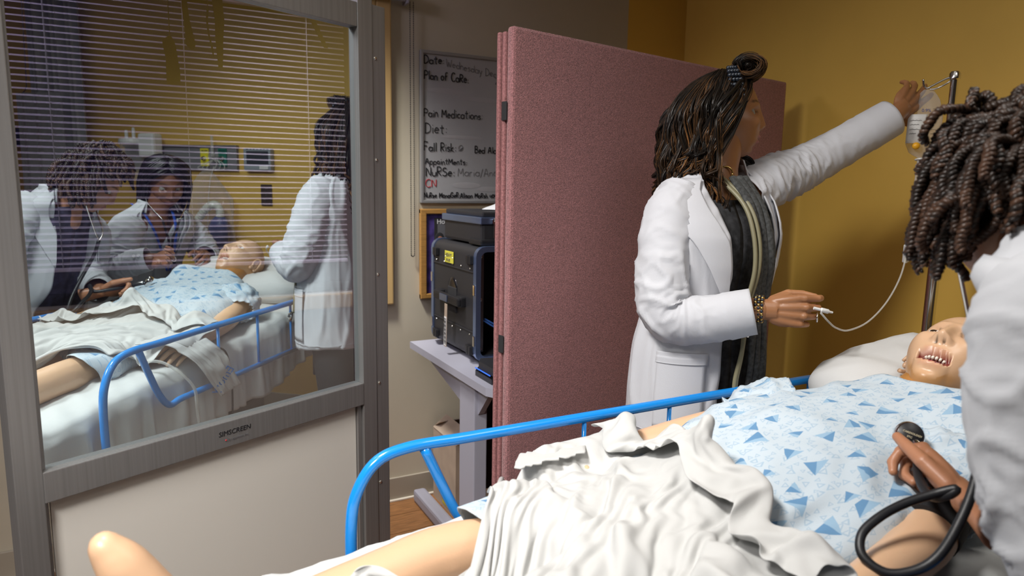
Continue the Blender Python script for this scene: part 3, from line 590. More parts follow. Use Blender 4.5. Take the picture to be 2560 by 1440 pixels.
# curtain and blood pressure unit at the left end of the head wall
M['curtain'] = mat('grey_curtain', (.36, .36, .34), .8, bump=(60, .1, .001))
cu = tag(MB().grid(np.array([[(HX - .09 + .028 * math.sin(j * .95) + .012 * math.sin(j * .37), -1.14 + j * .0078 + .006 * math.sin(j * .5), z) for j in range(52)] for z in np.linspace(.12, 2.5, 12)])).build('privacy_curtain', M['curtain'], None, smooth=True, solid=.002), 'pale grey hanging privacy curtain at the left end of the yellow head wall', 'curtain')
tag(one('tube', [(HX - .09, -1.6, 2.52), (HX - .09, -.6, 2.52)], .014, 10).build('curtain_rail', M['alu']), 'short metal curtain rail above the pale grey curtain', 'rail')
M['smoke'] = clear('smoked_film', (.32, .30, .30), .35, .25)
bgs = thing('garment_cover', 'dark translucent hanging cover in front of the pale grey curtain', 'cover', (HX - .17, -.99, 1.1))
one('grid', np.array([[(HX - .165 + .012 * math.sin(j * .9), -1.175 + j * .0135, z) for j in range(26)] for z in np.linspace(1.22, 1.905, 14)])).build('film', M['smoke'], bgs, smooth=True, solid=.002)
one('tube', smoothpath([(HX - .165, -1.13, 1.90), (HX - .165, -1.10, 1.93), (HX - .165, -1.09, 2.0), (HX - .15, -1.09, 2.52)], 20), .003, 6).build('hook', M['steel'], bgs)
bpu = thing('blood_pressure_unit', 'navy blue cuff with black coiled cord hanging on the yellow wall left of the curtain', 'cuff', (HX - .04, -1.31, 1.3))
one('box', (HX - .035, -1.33, 1.65), (.06, .15, .11), None, .015).build('cuff', mat('navy_cuff', (.012, .016, .06), .7), bpu)
one('tube', smoothpath([(HX - .05, -1.27, 1.70), (HX - .075, -1.24, 1.68), (HX - .06, -1.23, 1.63), (HX - .04, -1.25, 1.59)], 16), .008, 8).build('strap', M['dark'], bpu)
one('tube', [(HX - .035 + .016 * math.cos(a * .8), -1.235 + .02 * math.sin(a * .8), 1.60 - a * .0034) for a in range(0, 190)], .0035, 6).build('coiled_cord', M['black'], bpu)
# ------------------------------------------------------------------ body helpers
def sst(a, b, x): t = np.clip((x - a) / (b - a), 0, 1); return t * t * (3 - 2 * t)
def Gs(x, c, s): return np.exp(-((x - c) / s) ** 2)
def capsule(b, pts, rad, n=14, flat=None):
    P = smoothpath(pts, 6 * (len(pts) - 1) + 1) if len(pts) > 2 else np.array(pts, float)
    rr = np.interp(np.linspace(0, len(rad) - 1, len(P)), range(len(rad)), rad)
    b.tube(P, rr, n); b.ell(P[0], (rr[0],) * 3, None, n, 8); b.ell(P[-1], (rr[-1],) * 3, None, n, 8); return b
def remesh(b, vox, it=3, fac=.5):
    me = bpy.data.meshes.new('tmp'); me.from_pydata(np.concatenate(b.v).tolist(), [], b.f); o = bpy.data.objects.new('tmp', me); COL.objects.link(o)
    bm = bmesh.new(); bm.from_mesh(me); bmesh.ops.recalc_face_normals(bm, faces=bm.faces[:]); bm.to_mesh(me); bm.free()
    m = o.modifiers.new('r', 'REMESH'); m.mode = 'VOXEL'; m.voxel_size = vox
    if it: m = o.modifiers.new('s', 'SMOOTH'); m.iterations = it; m.factor = fac
    bpy.context.view_layer.update(); e = o.evaluated_get(bpy.context.evaluated_depsgraph_get()); d = e.to_mesh()
    V = np.zeros(len(d.vertices) * 3); d.vertices.foreach_get('co', V); F = [tuple(p.vertices) for p in d.polygons]; e.to_mesh_clear()
    bpy.data.objects.remove(o); bpy.data.meshes.remove(me); r = MB(); r.add(V.reshape(-1, 3), F); return r
def skinmat(name, rough=.45, sss=.06, col=(1, 1, 1)):
    m = mat(name, col, rough, bump=(260, .12, .001)); nt = m.node_tree; b = nt.nodes['Principled BSDF']
    a = nt.nodes.new('ShaderNodeAttribute'); a.attribute_name = 'Col'; nt.links.new(a.outputs['Color'], b.inputs['Base Color'])
    if sss: b.inputs['Subsurface Weight'].default_value = sss; b.inputs['Subsurface Radius'].default_value = (.01, .004, .002); b.inputs['Subsurface Scale'].default_value = 1
    return m
def setcol(o, C_):
    a = o.data.color_attributes.new('Col', 'FLOAT_COLOR', 'POINT'); a.data.foreach_set('color', np.hstack([C_, np.ones((len(C_), 1))]).astype(np.float32).ravel())
_bm = bmesh.new(); bmesh.ops.create_icosphere(_bm, subdivisions=6, radius=1); _bm.verts.index_update()
ICO_V = np.array([v.co for v in _bm.verts]); ICO_F = [tuple(v.index for v in f.verts) for f in _bm.faces]; _bm.free()
def head_geo(skin, lip, brow=(.03, .02, .015), open_=0.0, nose=1.0, lips=1.0, under=None, scalp=None, lid=.0055, inner=(.10, .012, .015), smile=0):
    """face along +Y, crown +Z, eye level z=0; returns verts, faces, colours"""
    d = ICO_V; low = sst(.1, -.25, d[:, 2]); p = 2 + .75 * low
    s = (np.abs(d[:, 0]) ** p + np.abs(d[:, 1]) ** p + np.abs(d[:, 2]) ** p) ** (-1 / p); q = d * s[:, None]
    fr = q[:, 1] > 0
    x, y, z = q[:, 0] * .0735, q[:, 1] * np.where(fr, .086, .102), q[:, 2] * .114
    t = sst(-.005, -.115, z); x = x * (1 - .33 * t); y = np.where(y < 0, y * (1 - .5 * t), y * (1 - .06 * t))
    z = z + np.where(y < .02, 1, 0) * t * .035 * sst(.03, -.06, y)
    x = x * (1 - .07 * Gs(z, .012, .03) * sst(.0, .05, y))
    X = np.abs(x); F_ = sst(.015, .05, y)
    zc = smile * .006 * sst(.006, .026, X); zm = z - zc
    npf = np.interp(z, [-.047, -.042, -.034, -.028, .0, .016, .03], [0, .011, .0235, .0225, .0095, .003, 0]) * nose
    nw = np.interp(z, [-.045, -.030, .0, .02], [.0125, .0115, .0085, .012])
    add = .0045 * Gs(z, .022, .009) * Gs(X, .028, .022) - .0095 * Gs(X, .031, .015) * Gs(z, .003, .0115) + npf * np.exp(-np.abs(x / nw) ** 2.4)
    add += .0085 * nose * Gs(X, .0135, .006) * Gs(z, -.0355, .0062) - .006 * Gs(X, .0068, .0034) * Gs(z, -.0425, .0035)
    add += .0065 * Gs(x, 0, .030) * Gs(z, -.066, .020)
    add += lips * (.0042 * Gs(zm, -.0590, .0043) * Gs(x, 0, .020) + .0052 * Gs(zm, -.0735, .0052) * Gs(x, 0, .017))
    if open_ == 0: add += -.0055 * Gs(zm, -.0660, .0019) * Gs(x, 0, .023)
    add += -.0040 * Gs(z, -.084, .006) * Gs(x, 0, .018) + .009 * Gs(z, -.101, .014) * Gs(x, 0, .022) + .006 * Gs(X, .044, .017) * Gs(z, -.022, .017)
    y = y + add * F_
    C_ = np.tile(np.array(skin, float), (len(x), 1))
    ll = np.clip(sst(.0058, .0035, np.abs(zm + .0595)) * sst(.026, .018, X) + sst(.0075, .005, np.abs(zm + .0725)) * sst(.024, .017, X), 0, 1) * (y > .04)
    C_ = C_ * (1 - ll[:, None] * .85) + np.array(lip) * ll[:, None] * .85
    bz = .0265 - .00 * X + .004 * Gs(X, .032, .014); br = sst(.0042, .0015, np.abs(z - bz)) * sst(.013, .017, X) * sst(.052, .042, X) * (y > .03)
    C_ = C_ * (1 - br[:, None] * .75) + np.array(brow) * br[:, None] * .75
    # eye openings
    ez = .0015 + .08 * (X - .031); em = ((X - .031) / .0148) ** 2 + ((z - ez) / lid) ** 2; inside = (em < 1) & (y > .03)
    y = np.where(inside, y - .0095 * (1 - em ** 2 * .6), y); ring = (np.abs(em - 1.12) < .28) & (y > .03); y = np.where(ring, y + .0012, y)
    C_ = np.where((ring & (z > ez))[:, None], C_ * .55, C_)
    no = (Gs(X, .0068, .003) * Gs(z, -.0428, .0026) > .45) & (y > .06); C_ = np.where(no[:, None], C_ * .25, C_)
    if open_:
        w = np.clip(1 - (X / .031) ** 2, 0, 1); band = sst(-.0605, -.0685, z)
        z = z - open_ * .026 * band * np.where(y > 0, 1, 0) * sst(-.02, .05, y) * (.35 + .65 * w ** .6) * np.where(z < -.0605, 1, 1)
        y = y - open_ * .006 * band * F_
        inn = (np.abs(ICO_band(q) + .0645) < .0046) & (X < .029) & (y > .02)
        y = np.where(inn, y - .026 * np.clip(w, 0, 1) ** .5, y); C_ = np.where(inn[:, None], np.array(inner), C_)
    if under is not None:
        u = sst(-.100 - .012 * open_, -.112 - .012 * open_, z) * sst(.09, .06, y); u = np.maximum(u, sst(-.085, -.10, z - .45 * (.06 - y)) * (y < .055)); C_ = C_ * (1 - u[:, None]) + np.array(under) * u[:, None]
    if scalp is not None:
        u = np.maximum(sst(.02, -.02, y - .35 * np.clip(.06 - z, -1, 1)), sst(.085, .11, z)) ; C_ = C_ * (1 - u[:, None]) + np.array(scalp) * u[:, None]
    V = [np.stack([x, y, z], 1)]; Fs = list(ICO_F); n0 = len(x); Cs = [C_]
    for sx in (1, -1):
        e = MB(); e.tube(np.array([(sx * (.0700 + .010 * math.sin(a) ** 2 + .004), -.012 - .018 * math.cos(a) * .9, -.010 + .029 * math.sin(a - .25)) for a in np.linspace(-1.2, 4.0, 22)]), np.linspace(.0045, .0035, 22), 8)
        e.ell((sx * .070, -.012, -.008), (.007, .016, .026), None, 14, 10); e.ell((sx * .071, -.004, -.034), (.006, .007, .008), None, 10, 8)
        ev = np.concatenate(e.v); Fs += [tuple(i + n0 for i in f) for f in e.f]; n0 += len(ev); V.append(ev); Cs.append(np.tile(np.array(skin, float) * .92, (len(ev), 1)))
    return np.concatenate(V), Fs, np.concatenate(Cs)
def ICO_band(q): return q[:, 2] * .114
def eyes(parent, H, look=(0, 1, 0), white=(.75, .73, .70), iris=(.02, .012, .008), pull=0.0):
    wm = mat('eye_white', white, .2); im = M.setdefault('iris', mat('dark_iris', iris, .1))
    lk = Vector(look).normalized()
    for sx in (1, -1):
        b = MB(); b.ell((0, 0, 0), (.0165,) * 3, None, 28, 18)
        V = np.concatenate(b.v); ang = [(Vector(V[list(f)].mean(0)).normalized().dot(lk)) for f in b.f]; b.mi = [1 if a > .928 else 0 for a in ang]
        b.xf(H @ Matrix.Translation((sx * .031, .0566 - pull, .0008))); b.build('eye', [wm, im], parent, smooth=True)
def hand_geo(curl, thumb=((.6, .65, -.4), (.85, .2, -.45), (.9, -.1, -.4)), spread=.06, s=1.0, left=False):
    """local: wrist at origin, fingers +X, thumb side +Y, back of hand +Z"""
    b = MB()
    kn = [(.088, .031, 0), (.092, .010, .002), (.088, -.011, .001), (.080, -.030, -.002)]; ln = [.070, .078, .073, .057]; ra = [.0088, .0090, .0086, .0074]
    for (k, L, r, c, i) in zip(kn, ln, ra, curl, range(4)):
        b.ell((k[0] * .55, k[1] * .8, k[2]), (.048, .0125, .0125), Matrix.Rotation(math.atan2(k[1] * .55, .09), 3, 'Z'), 14, 10)
        pts = [np.array(k) * np.array([.82, 1, 1]), np.array(k)]; a = 0; sp = (1.5 - i) * spread
        for seg, cc in zip((.46, .30, .24), c):
            a += cc; pts.append(pts[-1] + L * seg * np.array([math.cos(a) * math.cos(sp), math.cos(a) * math.sin(sp), -math.sin(a)]))
        P = np.array(pts); b.tube(P, [r * 1.15, r * 1.12, r, r * .93, r * .72], 12)
        for q, rr in zip(P[1:], (r * 1.14, r * 1.02, r * .95, r * .74)): b.ell(q, (rr,) * 3, None, 12, 8)
    b.ell((.045, 0, -.003), (.052, .040, .015), None, 18, 12); b.ell((.034, .024, -.010), (.030, .016, .014), Matrix.Rotation(.5, 3, 'Z'), 14, 10)
    pts = [np.array([.018, .022, -.008])]
    for dv_, L in zip(thumb, (.042, .034, .028)): v = np.array(dv_, float); pts.append(pts[-1] + L * v / np.linalg.norm(v))
    P = np.array(pts); b.tube(P, [.013, .0115, .0098, .0075], 12)
    for q, rr in zip(P, (.013, .0118, .0100, .0078)): b.ell(q, (rr,) * 3, None, 12, 8)
    b.tube([(-.07, 0, 0), (-.03, 0, 0), (.005, 0, 0), (.03, 0, 0)], [.030, .026, .025, .024], 16, flat=.72)
    b.v = [v * s * (np.array([1, -1, 1]) if left else 1) for v in b.v]
    return remesh(b, .0021 * s, 4, .5)
def torsokey(keys, n):
    K = np.array(keys, float); t = np.linspace(0, len(K) - 1, n); return np.stack([np.interp(t, range(len(K)), K[:, j]) for j in range(K.shape[1])], 1)
def fold(p, sc, amp, seed=0.0):
    v = noise.noise(Vector((p[0] * sc[0] + seed, p[1] * sc[1], p[2] * sc[2]))); w = noise.noise(Vector((p[0] * sc[0] * 2.1 + seed, p[1] * sc[1] * 2.1 + 7, p[2] * sc[2] * 2.1)))
    return amp * ((1 - 2.4 * abs(v)) + .45 * (1 - 2.4 * abs(w)) - .5)

# ------------------------------------------------------------------ hospital bed
M['sheet'] = mat('white_sheet', (.58, .59, .585), .9, bump=(420, .25, .001)); M['sheet2'] = mat('white_top_sheet', (.53, .53, .52), .9, bump=(420, .25, .001))
M['pillow'] = mat('pillow_white', (.60, .60, .595), .9, bump=(300, .25, .001)); M['matt'] = mat('mattress_navy', (.02, .022, .03), .5); M['bedframe'] = mat('bed_frame_grey', (.12, .12, .125), .5)
BY0, BY1 = .50, 1.142; RY = 1.197; RN = .463
bed = thing('hospital_bed', 'narrow hospital stretcher bed with bright blue tubular side rails', 'bed', (.85, .83, 0))
def mz(x): return .735 + .045 * float(sst(.15, .7, x)) + .023 * float(sst(.6, 1.0, x)) + .052 * float(sst(1.0, 1.55, x))
mb = MB(); mb.loft([np.array([(x, y, z + mz(x) - .80) for y, z in ((BY0, .69), (BY1, .69), (BY1 + .004, .74), (BY1, .793), (BY0, .793), (BY0 - .004, .74))]) for x in np.linspace(-.18, 1.86, 14)])
mb.build('mattress', M['matt'], bed)
one('box', (.84, .83, .655), (2.02, .60, .05), None, .01).build('deck', M['bedframe'], bed)
one('box', (.84, .83, .36), (1.5, .10, .08), None, .02).build('spine', M['bedframe'], bed)
for x in (.15, 1.55):
    one('tube', [(x, .83, .36), (x, .83, .64)], .05, 16).build('lift_column', M['steel'], bed)
    one('box', (x, .83, .17), (.08, .56, .06), None, .012).build('cross_beam', M['bedframe'], bed)
    one('box', (x, .83, .26), (.06, .08, .22), None, .01).build('strut', M['bedframe'], bed)
    for y in (.58, 1.08):
        c = one('box', (x, y, .14), (.03, .05, .06), None, .008).build('caster', M['bedframe'], bed)
        one('lathe', [(.0005, -.016), (.045, -.016), (.06, -.010), (.06, .010), (.045, .016), (.0005, .016)], (x, y, .06), (0, 1, 0), 24).build('wheel', M['black'], c)
def rail(name, y, z, x0, x1, brace, posts, rr=.0112, out=1):
    n = thing if False else None
    top = smoothpath([(x0, y, .50), (x0, y, .62), (x0, y, .76), (x0 + .012, y, z - .072), (x0 + .05, y, z - .018), (x0 + .115, y, z), (x0 + .22, y, z)], 44).tolist()
    top += [(x, y, z) for x in np.linspace(x0 + .26, x1 - .10, 12)]
    top += smoothpath([(x1 - .08, y, z), (x1 - .03, y, z - .012), (x1, y, z - .05), (x1, y, z - .12), (x1, y, z - .21)], 16).tolist()
    t = one('tube', top, rr, 16).build(name, M['blue'], bed, smooth=True)
    lo = z - .203
    if brace:
        pts = smoothpath([(brace, y, z - .006), (brace + .042, y, z - .10), (brace + .075, y, z - .165), (brace + .115, y, lo - .004), (brace + .165, y, lo), (brace + .25, y, lo)], 34).tolist() + [(x1, y, lo)]
        one('tube', pts, rr * .95, 14).build('lower_bar', M['blue'], t, smooth=True)
    else: one('tube', [(x0, y, lo), (x1, y, lo)], rr * .9, 12).build('lower_bar', M['blue'], t, smooth=True)
    for x in posts: one('tube', [(x, y, lo), (x, y, z)], .0052, 10).build('rail_post', M['blue'], t, smooth=True)
    for x in (x0 + .0, x1): one('box', (x, y - out * .03, .55), (.03, .09, .10), None, .008).build('rail_mount', M['bedframe'], t)
rail('side_rail', RY, .90, .303, 1.62, .448, (.820, 1.060, 1.300, 1.54))
rail('side_rail', RN, .885, .10, .985, None, (.32, .54, .76), .0105, -1)
one('tube', [(.80, RN + .006, .893), (.80, RN - .016, .885), (.80, RN, .865), (.80, RN + .016, .885), (.80, RN + .006, .893)], .003, 6).build('rail_tie', M['white'], bed)
# fitted sheet: over the mattress and down both sides
V = np.zeros((150, 74, 3)); prof = []
for s in np.linspace(0, 1, 74):
    if s < .2: prof.append((BY0 - .012, .60 + (s / .2) * .17, 0))
    elif s < .27: a = (s - .2) / .07 * math.pi / 2; prof.append((BY0 + .02 - .034 * math.cos(a), .77 + .034 * math.sin(a), 1))
    elif s < .68: prof.append((BY0 + .02 + (s - .27) / .41 * (BY1 - BY0 - .04), .804, 2))
    elif s < .75: a = (s - .68) / .07 * math.pi / 2; prof.append((BY1 - .02 + .034 * math.sin(a), .77 + .034 * math.cos(a), 3))
    else: prof.append((BY1 + .012, .77 - (s - .75) / .25 * .22, 4))
for i in range(150):
    x = -.2 + 2.09 * i / 149
    for j, (y, z, k) in enumerate(prof):
        dz = mz(x) - .80; fo = fold((x, y, z), (9, 2.2, 2.0), 1, 2.0)
        if k in (0, 4):
            dn = min(1, (.80 - z) / .15); y += (1 if k == 4 else -1) * (.008 + max(-.35, fold((x * 1.3, 3.1, z * .5), (9, 2.2, 2.0), 1, 2.0)) * .030 * dn); z += (.06 * noise.noise(Vector((x * 3, 1, k))) - .05 * Gs(x, .62, .16) * (k == 4) * 0) * dn * .6
            if k == 4: y = min(y, RY - .016)
        else: z += max(-.2, fold((x + .4 * y, y, 0), (8, 5, 1), .0085, 1)) + (.004 if k == 2 else 0)
        V[i, j] = (x, y, z + dz)
b = MB(); b.grid(V); tag(b.build('fitted_sheet', M['sheet'], None, smooth=True, solid=.002), 'white fitted sheet over the mattress, hanging in folds below the far rail', 'sheet')
# pillow
V = np.zeros((40, 72, 3))
for i in range(40):
    a = -math.pi / 2 + math.pi * i / 39
    for j in range(72):
        t = 2 * math.pi * j / 72; ce = lambda w, e: math.copysign(abs(w) ** e, w)
        ca = max(0, math.cos(a)) ** .55; px, py, pz = .20 * ca * ce(math.cos(t), .45), .335 * ca * ce(math.sin(t), .45), .075 * ce(math.sin(a), .9)
        pz *= 1 - .45 * Gs(px, -.02, .15) * Gs(py, .0, .13) * (pz > 0); pz += .014 * fold((px + .4 * py, py, .3), (7, 5, 1), 1, 4) * (pz > -.02)
        V[i, j] = (1.60 + px * .98 + pz * -.15, .82 + py, .945 + pz + px * .20)
b = MB(); b.grid(V, closeu=True); tag(b.build('pillow', M['pillow'], None, smooth=True), "plump white pillow under the mannequin's bald head", 'pillow')

# ------------------------------------------------------------------ training mannequin
mskin, mor = (.68, .43, .265), (.46, .21, .06)
man = thing('training_mannequin', 'bald open-mouthed training mannequin lying on the bed in a patterned gown', 'mannequin', (.8, .83, .80))
b = MB()
for c, r in (((.66, .84, .805), (.12, .13, .038)), ((.84, .83, .822), (.16, .14, .044)), ((1.05, .83, .89), (.16, .165, .066)), ((1.18, .83, .90), (.12, .17, .068))): b.ell(c, r)
capsule(b, [(1.22, .68, .91), (1.25, .83, .925), (1.22, .98, .91)], [.055, .06, .055]); capsule(b, [(1.24, .825, .92), (1.34, .826, .945), (1.46, .83, .985)], [.06, .056, .058])
capsule(b, [(1.22, 1.01, .905), (1.02, 1.085, .868), (.79, 1.12, .842)], [.050, .040, .027]); capsule(b, [(1.23, .66, .905), (1.03, .572, .872), (.83, .545, .855)], [.050, .043, .030])
capsule(b, [(.66, .91, .800), (.42, .957, .806), (.28, .95, .794), (.12, .93, .780), (.02, .91, .776)], [.046, .050, .048, .045, .035])
capsule(b, [(.66, .75, .800), (.30, .70, .798), (-.08, .69, .778)], [.050, .050, .036])
for (ax, ay, fs) in ((.0, .91, 1), (-.06, .67, .35)):
    capsule(b, [(ax + .02, ay, .785), (ax - .015, ay + .006, .785 + .07 * fs), (ax - .052, ay + .014, .785 + .137 * fs), (ax - .070, ay + .018, .785 + .165 * fs)], [.038, .037, .031, .021]); b.ell((ax - .03, ay + .008, .785 + .10 * fs), (.026, .036, .05), Matrix.Rotation(-.7, 3, 'Y'))
body = remesh(b, .0065, 6, .5)
Hd = np.array
f_h, u_h = Vector((-.45, -.15, .88)).normalized(), Vector((.87, .1, .46)); u_h = (u_h - f_h * u_h.dot(f_h)).normalized(); r_h = f_h.cross(u_h)
em = Vector((1.484, .817, 1.101)); Ho = em - f_h * .079
HM = Matrix(((r_h.x, f_h.x, u_h.x, Ho.x), (r_h.y, f_h.y, u_h.y, Ho.y), (r_h.z, f_h.z, u_h.z, Ho.z), (0, 0, 0, 1)))
HMs = HM @ Matrix.Scale(1.09, 4)
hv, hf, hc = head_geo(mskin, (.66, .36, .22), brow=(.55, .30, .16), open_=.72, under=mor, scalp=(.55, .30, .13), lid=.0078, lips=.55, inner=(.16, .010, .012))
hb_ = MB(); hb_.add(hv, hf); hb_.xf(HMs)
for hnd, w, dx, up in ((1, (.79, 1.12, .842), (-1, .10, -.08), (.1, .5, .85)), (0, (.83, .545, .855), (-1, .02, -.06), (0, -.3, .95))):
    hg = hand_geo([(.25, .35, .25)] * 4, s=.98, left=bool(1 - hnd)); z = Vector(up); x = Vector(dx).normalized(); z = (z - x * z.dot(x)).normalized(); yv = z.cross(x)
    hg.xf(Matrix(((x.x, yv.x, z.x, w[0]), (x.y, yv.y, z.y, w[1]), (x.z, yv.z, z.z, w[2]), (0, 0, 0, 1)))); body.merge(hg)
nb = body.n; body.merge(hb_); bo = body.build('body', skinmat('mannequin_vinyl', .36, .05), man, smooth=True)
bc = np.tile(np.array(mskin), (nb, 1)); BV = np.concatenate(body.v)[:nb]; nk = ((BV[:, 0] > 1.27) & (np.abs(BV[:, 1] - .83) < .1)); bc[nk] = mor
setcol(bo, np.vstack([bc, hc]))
eyes(man, HMs, (.12, .97, .22), pull=0)
th = MB()
for i in range(10):
    a = (i - 4.5) / 4.5; tx = .0235 * math.sin(a * 1.15) / math.sin(1.15); ty = .0655 - .016 * (a * a) ; th.box((tx, ty, -.0648 - .0012 * (1 - abs(a))), (.0044, .006, .0074 - .0025 * abs(a)), Matrix.Rotation(-a * .8, 3, 'Z'), .0016)
th.xf(HMs); th.build('upper_teeth', M.setdefault('teeth', mat('teeth', (.82, .79, .70), .2)), man, smooth=True)['kind'] = 'stuff'
gm = MB(); gm.ell((0, .052, -.082), (.019, .020, .0065), None, 16, 8); gm.xf(HMs); gm.build('tongue', mat('tongue', (.28, .04, .045), .35), man, smooth=True)
# gown
def gownmat():
    m = mat('blue_print_gown', (.55, .66, .76), .9, bump=(380, .3, .001)); nt = m.node_tree; B_ = nt.nodes['Principled BSDF']; L = nt.links
    tc = nt.nodes.new('ShaderNodeTexCoord'); N = nt.nodes.new
    def math_(op, a, b=None):
        n = N('ShaderNodeMath'); n.operation = op
        for i, q in enumerate((a, b)):
            if q is None: continue
            if isinstance(q, (int, float)): n.inputs[i].default_value = q
            else: L.new(q, n.inputs[i])
        return n.outputs[0]
    def tri(scale, size, seedoff):
        mp = N('ShaderNodeMapping'); mp.inputs['Scale'].default_value = (scale,) * 3; mp.inputs['Location'].default_value = (seedoff, seedoff * .7, 0); L.new(tc.outputs['Object'], mp.inputs[0])
        sp0 = N('ShaderNodeSeparateXYZ'); L.new(mp.outputs[0], sp0.inputs[0]); cb = N('ShaderNodeCombineXYZ'); L.new(sp0.outputs[0], cb.inputs[0]); L.new(math_('ADD', sp0.outputs[1], math_('MULTIPLY', sp0.outputs[2], .6)), cb.inputs[1])
        vo = N('ShaderNodeTexVoronoi'); vo.voronoi_dimensions = '2D'; vo.inputs['Scale'].default_value = 1; vo.inputs['Randomness'].default_value = .75; L.new(cb.outputs[0], vo.inputs['Vector'])
        df = N('ShaderNodeVectorMath'); df.operation = 'SUBTRACT'; L.new(cb.outputs[0], df.inputs[0]); L.new(vo.outputs['Position'], df.inputs[1])
        sc = N('ShaderNodeSeparateColor'); L.new(vo.outputs['Color'], sc.inputs[0]); ang = math_('MULTIPLY', sc.outputs[0], 6.283)
        sp = N('ShaderNodeSeparateXYZ'); L.new(df.outputs[0], sp.inputs[0]); ds = []
        for k in range(3):
            a = math_('ADD', ang, k * 2.0944); ds.append(math_('ADD', math_('MULTIPLY', sp.outputs[0], math_('COSINE', a)), math_('MULTIPLY', sp.outputs[1], math_('SINE', a))))
        mx = math_('MAXIMUM', math_('MAXIMUM', ds[0], math_('MULTIPLY', ds[1], 1.25)), math_('MULTIPLY', ds[2], .85)); sz = math_('MULTIPLY', math_('ADD', math_('MULTIPLY', sc.outputs[1], .6), .55), size)
        inside = math_('LESS_THAN', mx, sz); face = math_('LESS_THAN', ds[0], math_('MULTIPLY', ds[1], 1.25)); rim = math_('GREATER_THAN', mx, math_('MULTIPLY', sz, .5))
        return inside, face, rim
    b_, f1, _ = tri(17, .185, 0); s_, f2, rim = tri(62, .25, 3.7)
    def mixc(fac, c1, c2):
        n = N('ShaderNodeMix'); n.data_type = 'RGBA'; L.new(fac, n.inputs['Factor'])
        for q, nm in ((c1, 'A'), (c2, 'B')):
            s = [i for i in n.inputs if i.name == nm and i.type == 'RGBA'][0]
            if isinstance(q, tuple): s.default_value = (*q, 1)
            else: L.new(q, s)
        return [o for o in n.outputs if o.type == 'RGBA'][0]
    base = (.50, .575, .635); c = mixc(math_('MULTIPLY', s_, math_('MULTIPLY', rim, .55)), base, (.24, .385, .53)); c = mixc(b_, c, mixc(f1, (.12, .26, .44), (.28, .43, .575))); L.new(c, B_.inputs['Base Color'])
    return m
M['gown'] = gownmat()
go = thing('hospital_gown', 'pale blue hospital gown with triangle print on the mannequin', 'gown', (1.0, .83, .81))
#        x     yc    wy    zc    hz
gk = torsokey([(.455, .955, .080, .806, .062), (.52, .94, .115, .808, .060), (.60, .865, .175, .808, .054), (.75, .83, .195, .818, .058), (.90, .83, .222, .848, .076), (1.05, .83, .245, .880, .100), (1.16, .83, .245, .886, .102), (1.25, .83, .215, .902, .094), (1.31, .828, .16, .925, .082), (1.355, .826, .118, .945, .075)], 90)
V = np.zeros((90, 110, 3))
for i in range(90):
    x, yc, wy, zc, hz = gk[i]; shr = float(sst(.94, .84, x))
    for j in range(110):
        t = 2 * math.pi * j / 110; ce = lambda w, e: math.copysign(abs(w) ** e, w); y, z = yc + wy * ce(math.cos(t), .93), zc + hz * ce(math.sin(t), .9)
        k = .0055 + .006 * Gs(x, .85, .2) + .007 * Gs(y, .62, .09); fo = fold((x * .7 + y * .35, y - .5 * x, z), (7, 11, 5), 1, 9) * k
        xx = x - .035 * abs(math.cos(t)) ** 3 * sst(1.2, 1.355, x) * 0 + (.02 * math.cos(t * 2 + 1) * sst(.6, .43, x))
        z2 = z + (fo if z > .83 else 0); y2 = y + fo * math.cos(t); z2 -= .020 * shr * (y < yc) * min(1, (yc - y) / .12); y2 += .035 * shr * max(0, (yc - y) / wy) ** 2
        lift = .085 * Gs(x, 1.36, .085) * Gs(y, .665, .075) * (z > zc); z2 += lift; y2 -= lift * .55; xx += lift * .2
        z2 = max(z2, mz(xx) + .006); V[i, j] = (xx, y2, z2)
b = MB(); b.grid(V, closeu=True); b.build('gown_body', M['gown'], go, smooth=True, solid=.002)
for (p0, p1) in (((1.235, .985, .925), (1.135, 1.062, .888)), ((1.235, .675, .925), (1.135, .600, .892))):
    ax = Vector(p1) - Vector(p0); L_ = ax.length; ax.normalize(); e1 = ax.cross(Vector((0, 0, 1))).normalized(); e2 = e1.cross(ax)
    V = np.zeros((34, 64, 3))
    for i in range(34):
        a = i / 33; rr = np.interp(a, [0, .3, .8, .9, .95, 1], [.080, .092, .080, .058, .056, .062])
        for j in range(64):
            t = 2 * math.pi * j / 64; r_x = rr * (1 + .10 * fold((math.cos(t), math.sin(t), a), (2.2, 2.2, 3), 1, 5)) + (.0022 * math.sin(t * 17) if a > .78 else 0)
            p = Vector(p0) + ax * L_ * a * 1.12 + e1 * r_x * math.cos(t) + e2 * r_x * .8 * math.sin(t); V[i, j] = (p.x, p.y, max(p.z, mz(p.x) + .008))
    b = MB(); b.grid(V, closeu=True); b.build('sleeve', M['gown'], go, smooth=True, solid=.002)
# green cap on a line port and dark cuff on the near arm
M['green'] = mat('green_clip', (.01, .42, .03), .35)
pc = thing('line_cap', 'small bright green tubing cap on the far arm of the mannequin', 'cap', (1.05, 1.0, .87))
one('box', (1.043, 1.003, .893), (.022, .012, .014), Matrix.Rotation(.5, 3, 'Z'), .003).build('cap', M['green'], pc)
one('tube', smoothpath([(1.043, 1.003, .893), (1.055, 1.01, .905), (1.065, 1.03, .905), (1.055, 1.05, .908)], 14), .0018, 6).build('line', M['tube'], pc)
cf = one('tube', [(1.115, .606, .886), (1.08, .594, .882), (1.04, .580, .876)], [.050, .053, .050], 24, flat=.95)
tag(cf.build('arm_cuff', mat('black_cuff', (.012, .012, .014), .8, bump=(300, .5, .002)), None, smooth=True, ang=50), 'black fabric cuff around the near upper arm of the mannequin', 'cuff')
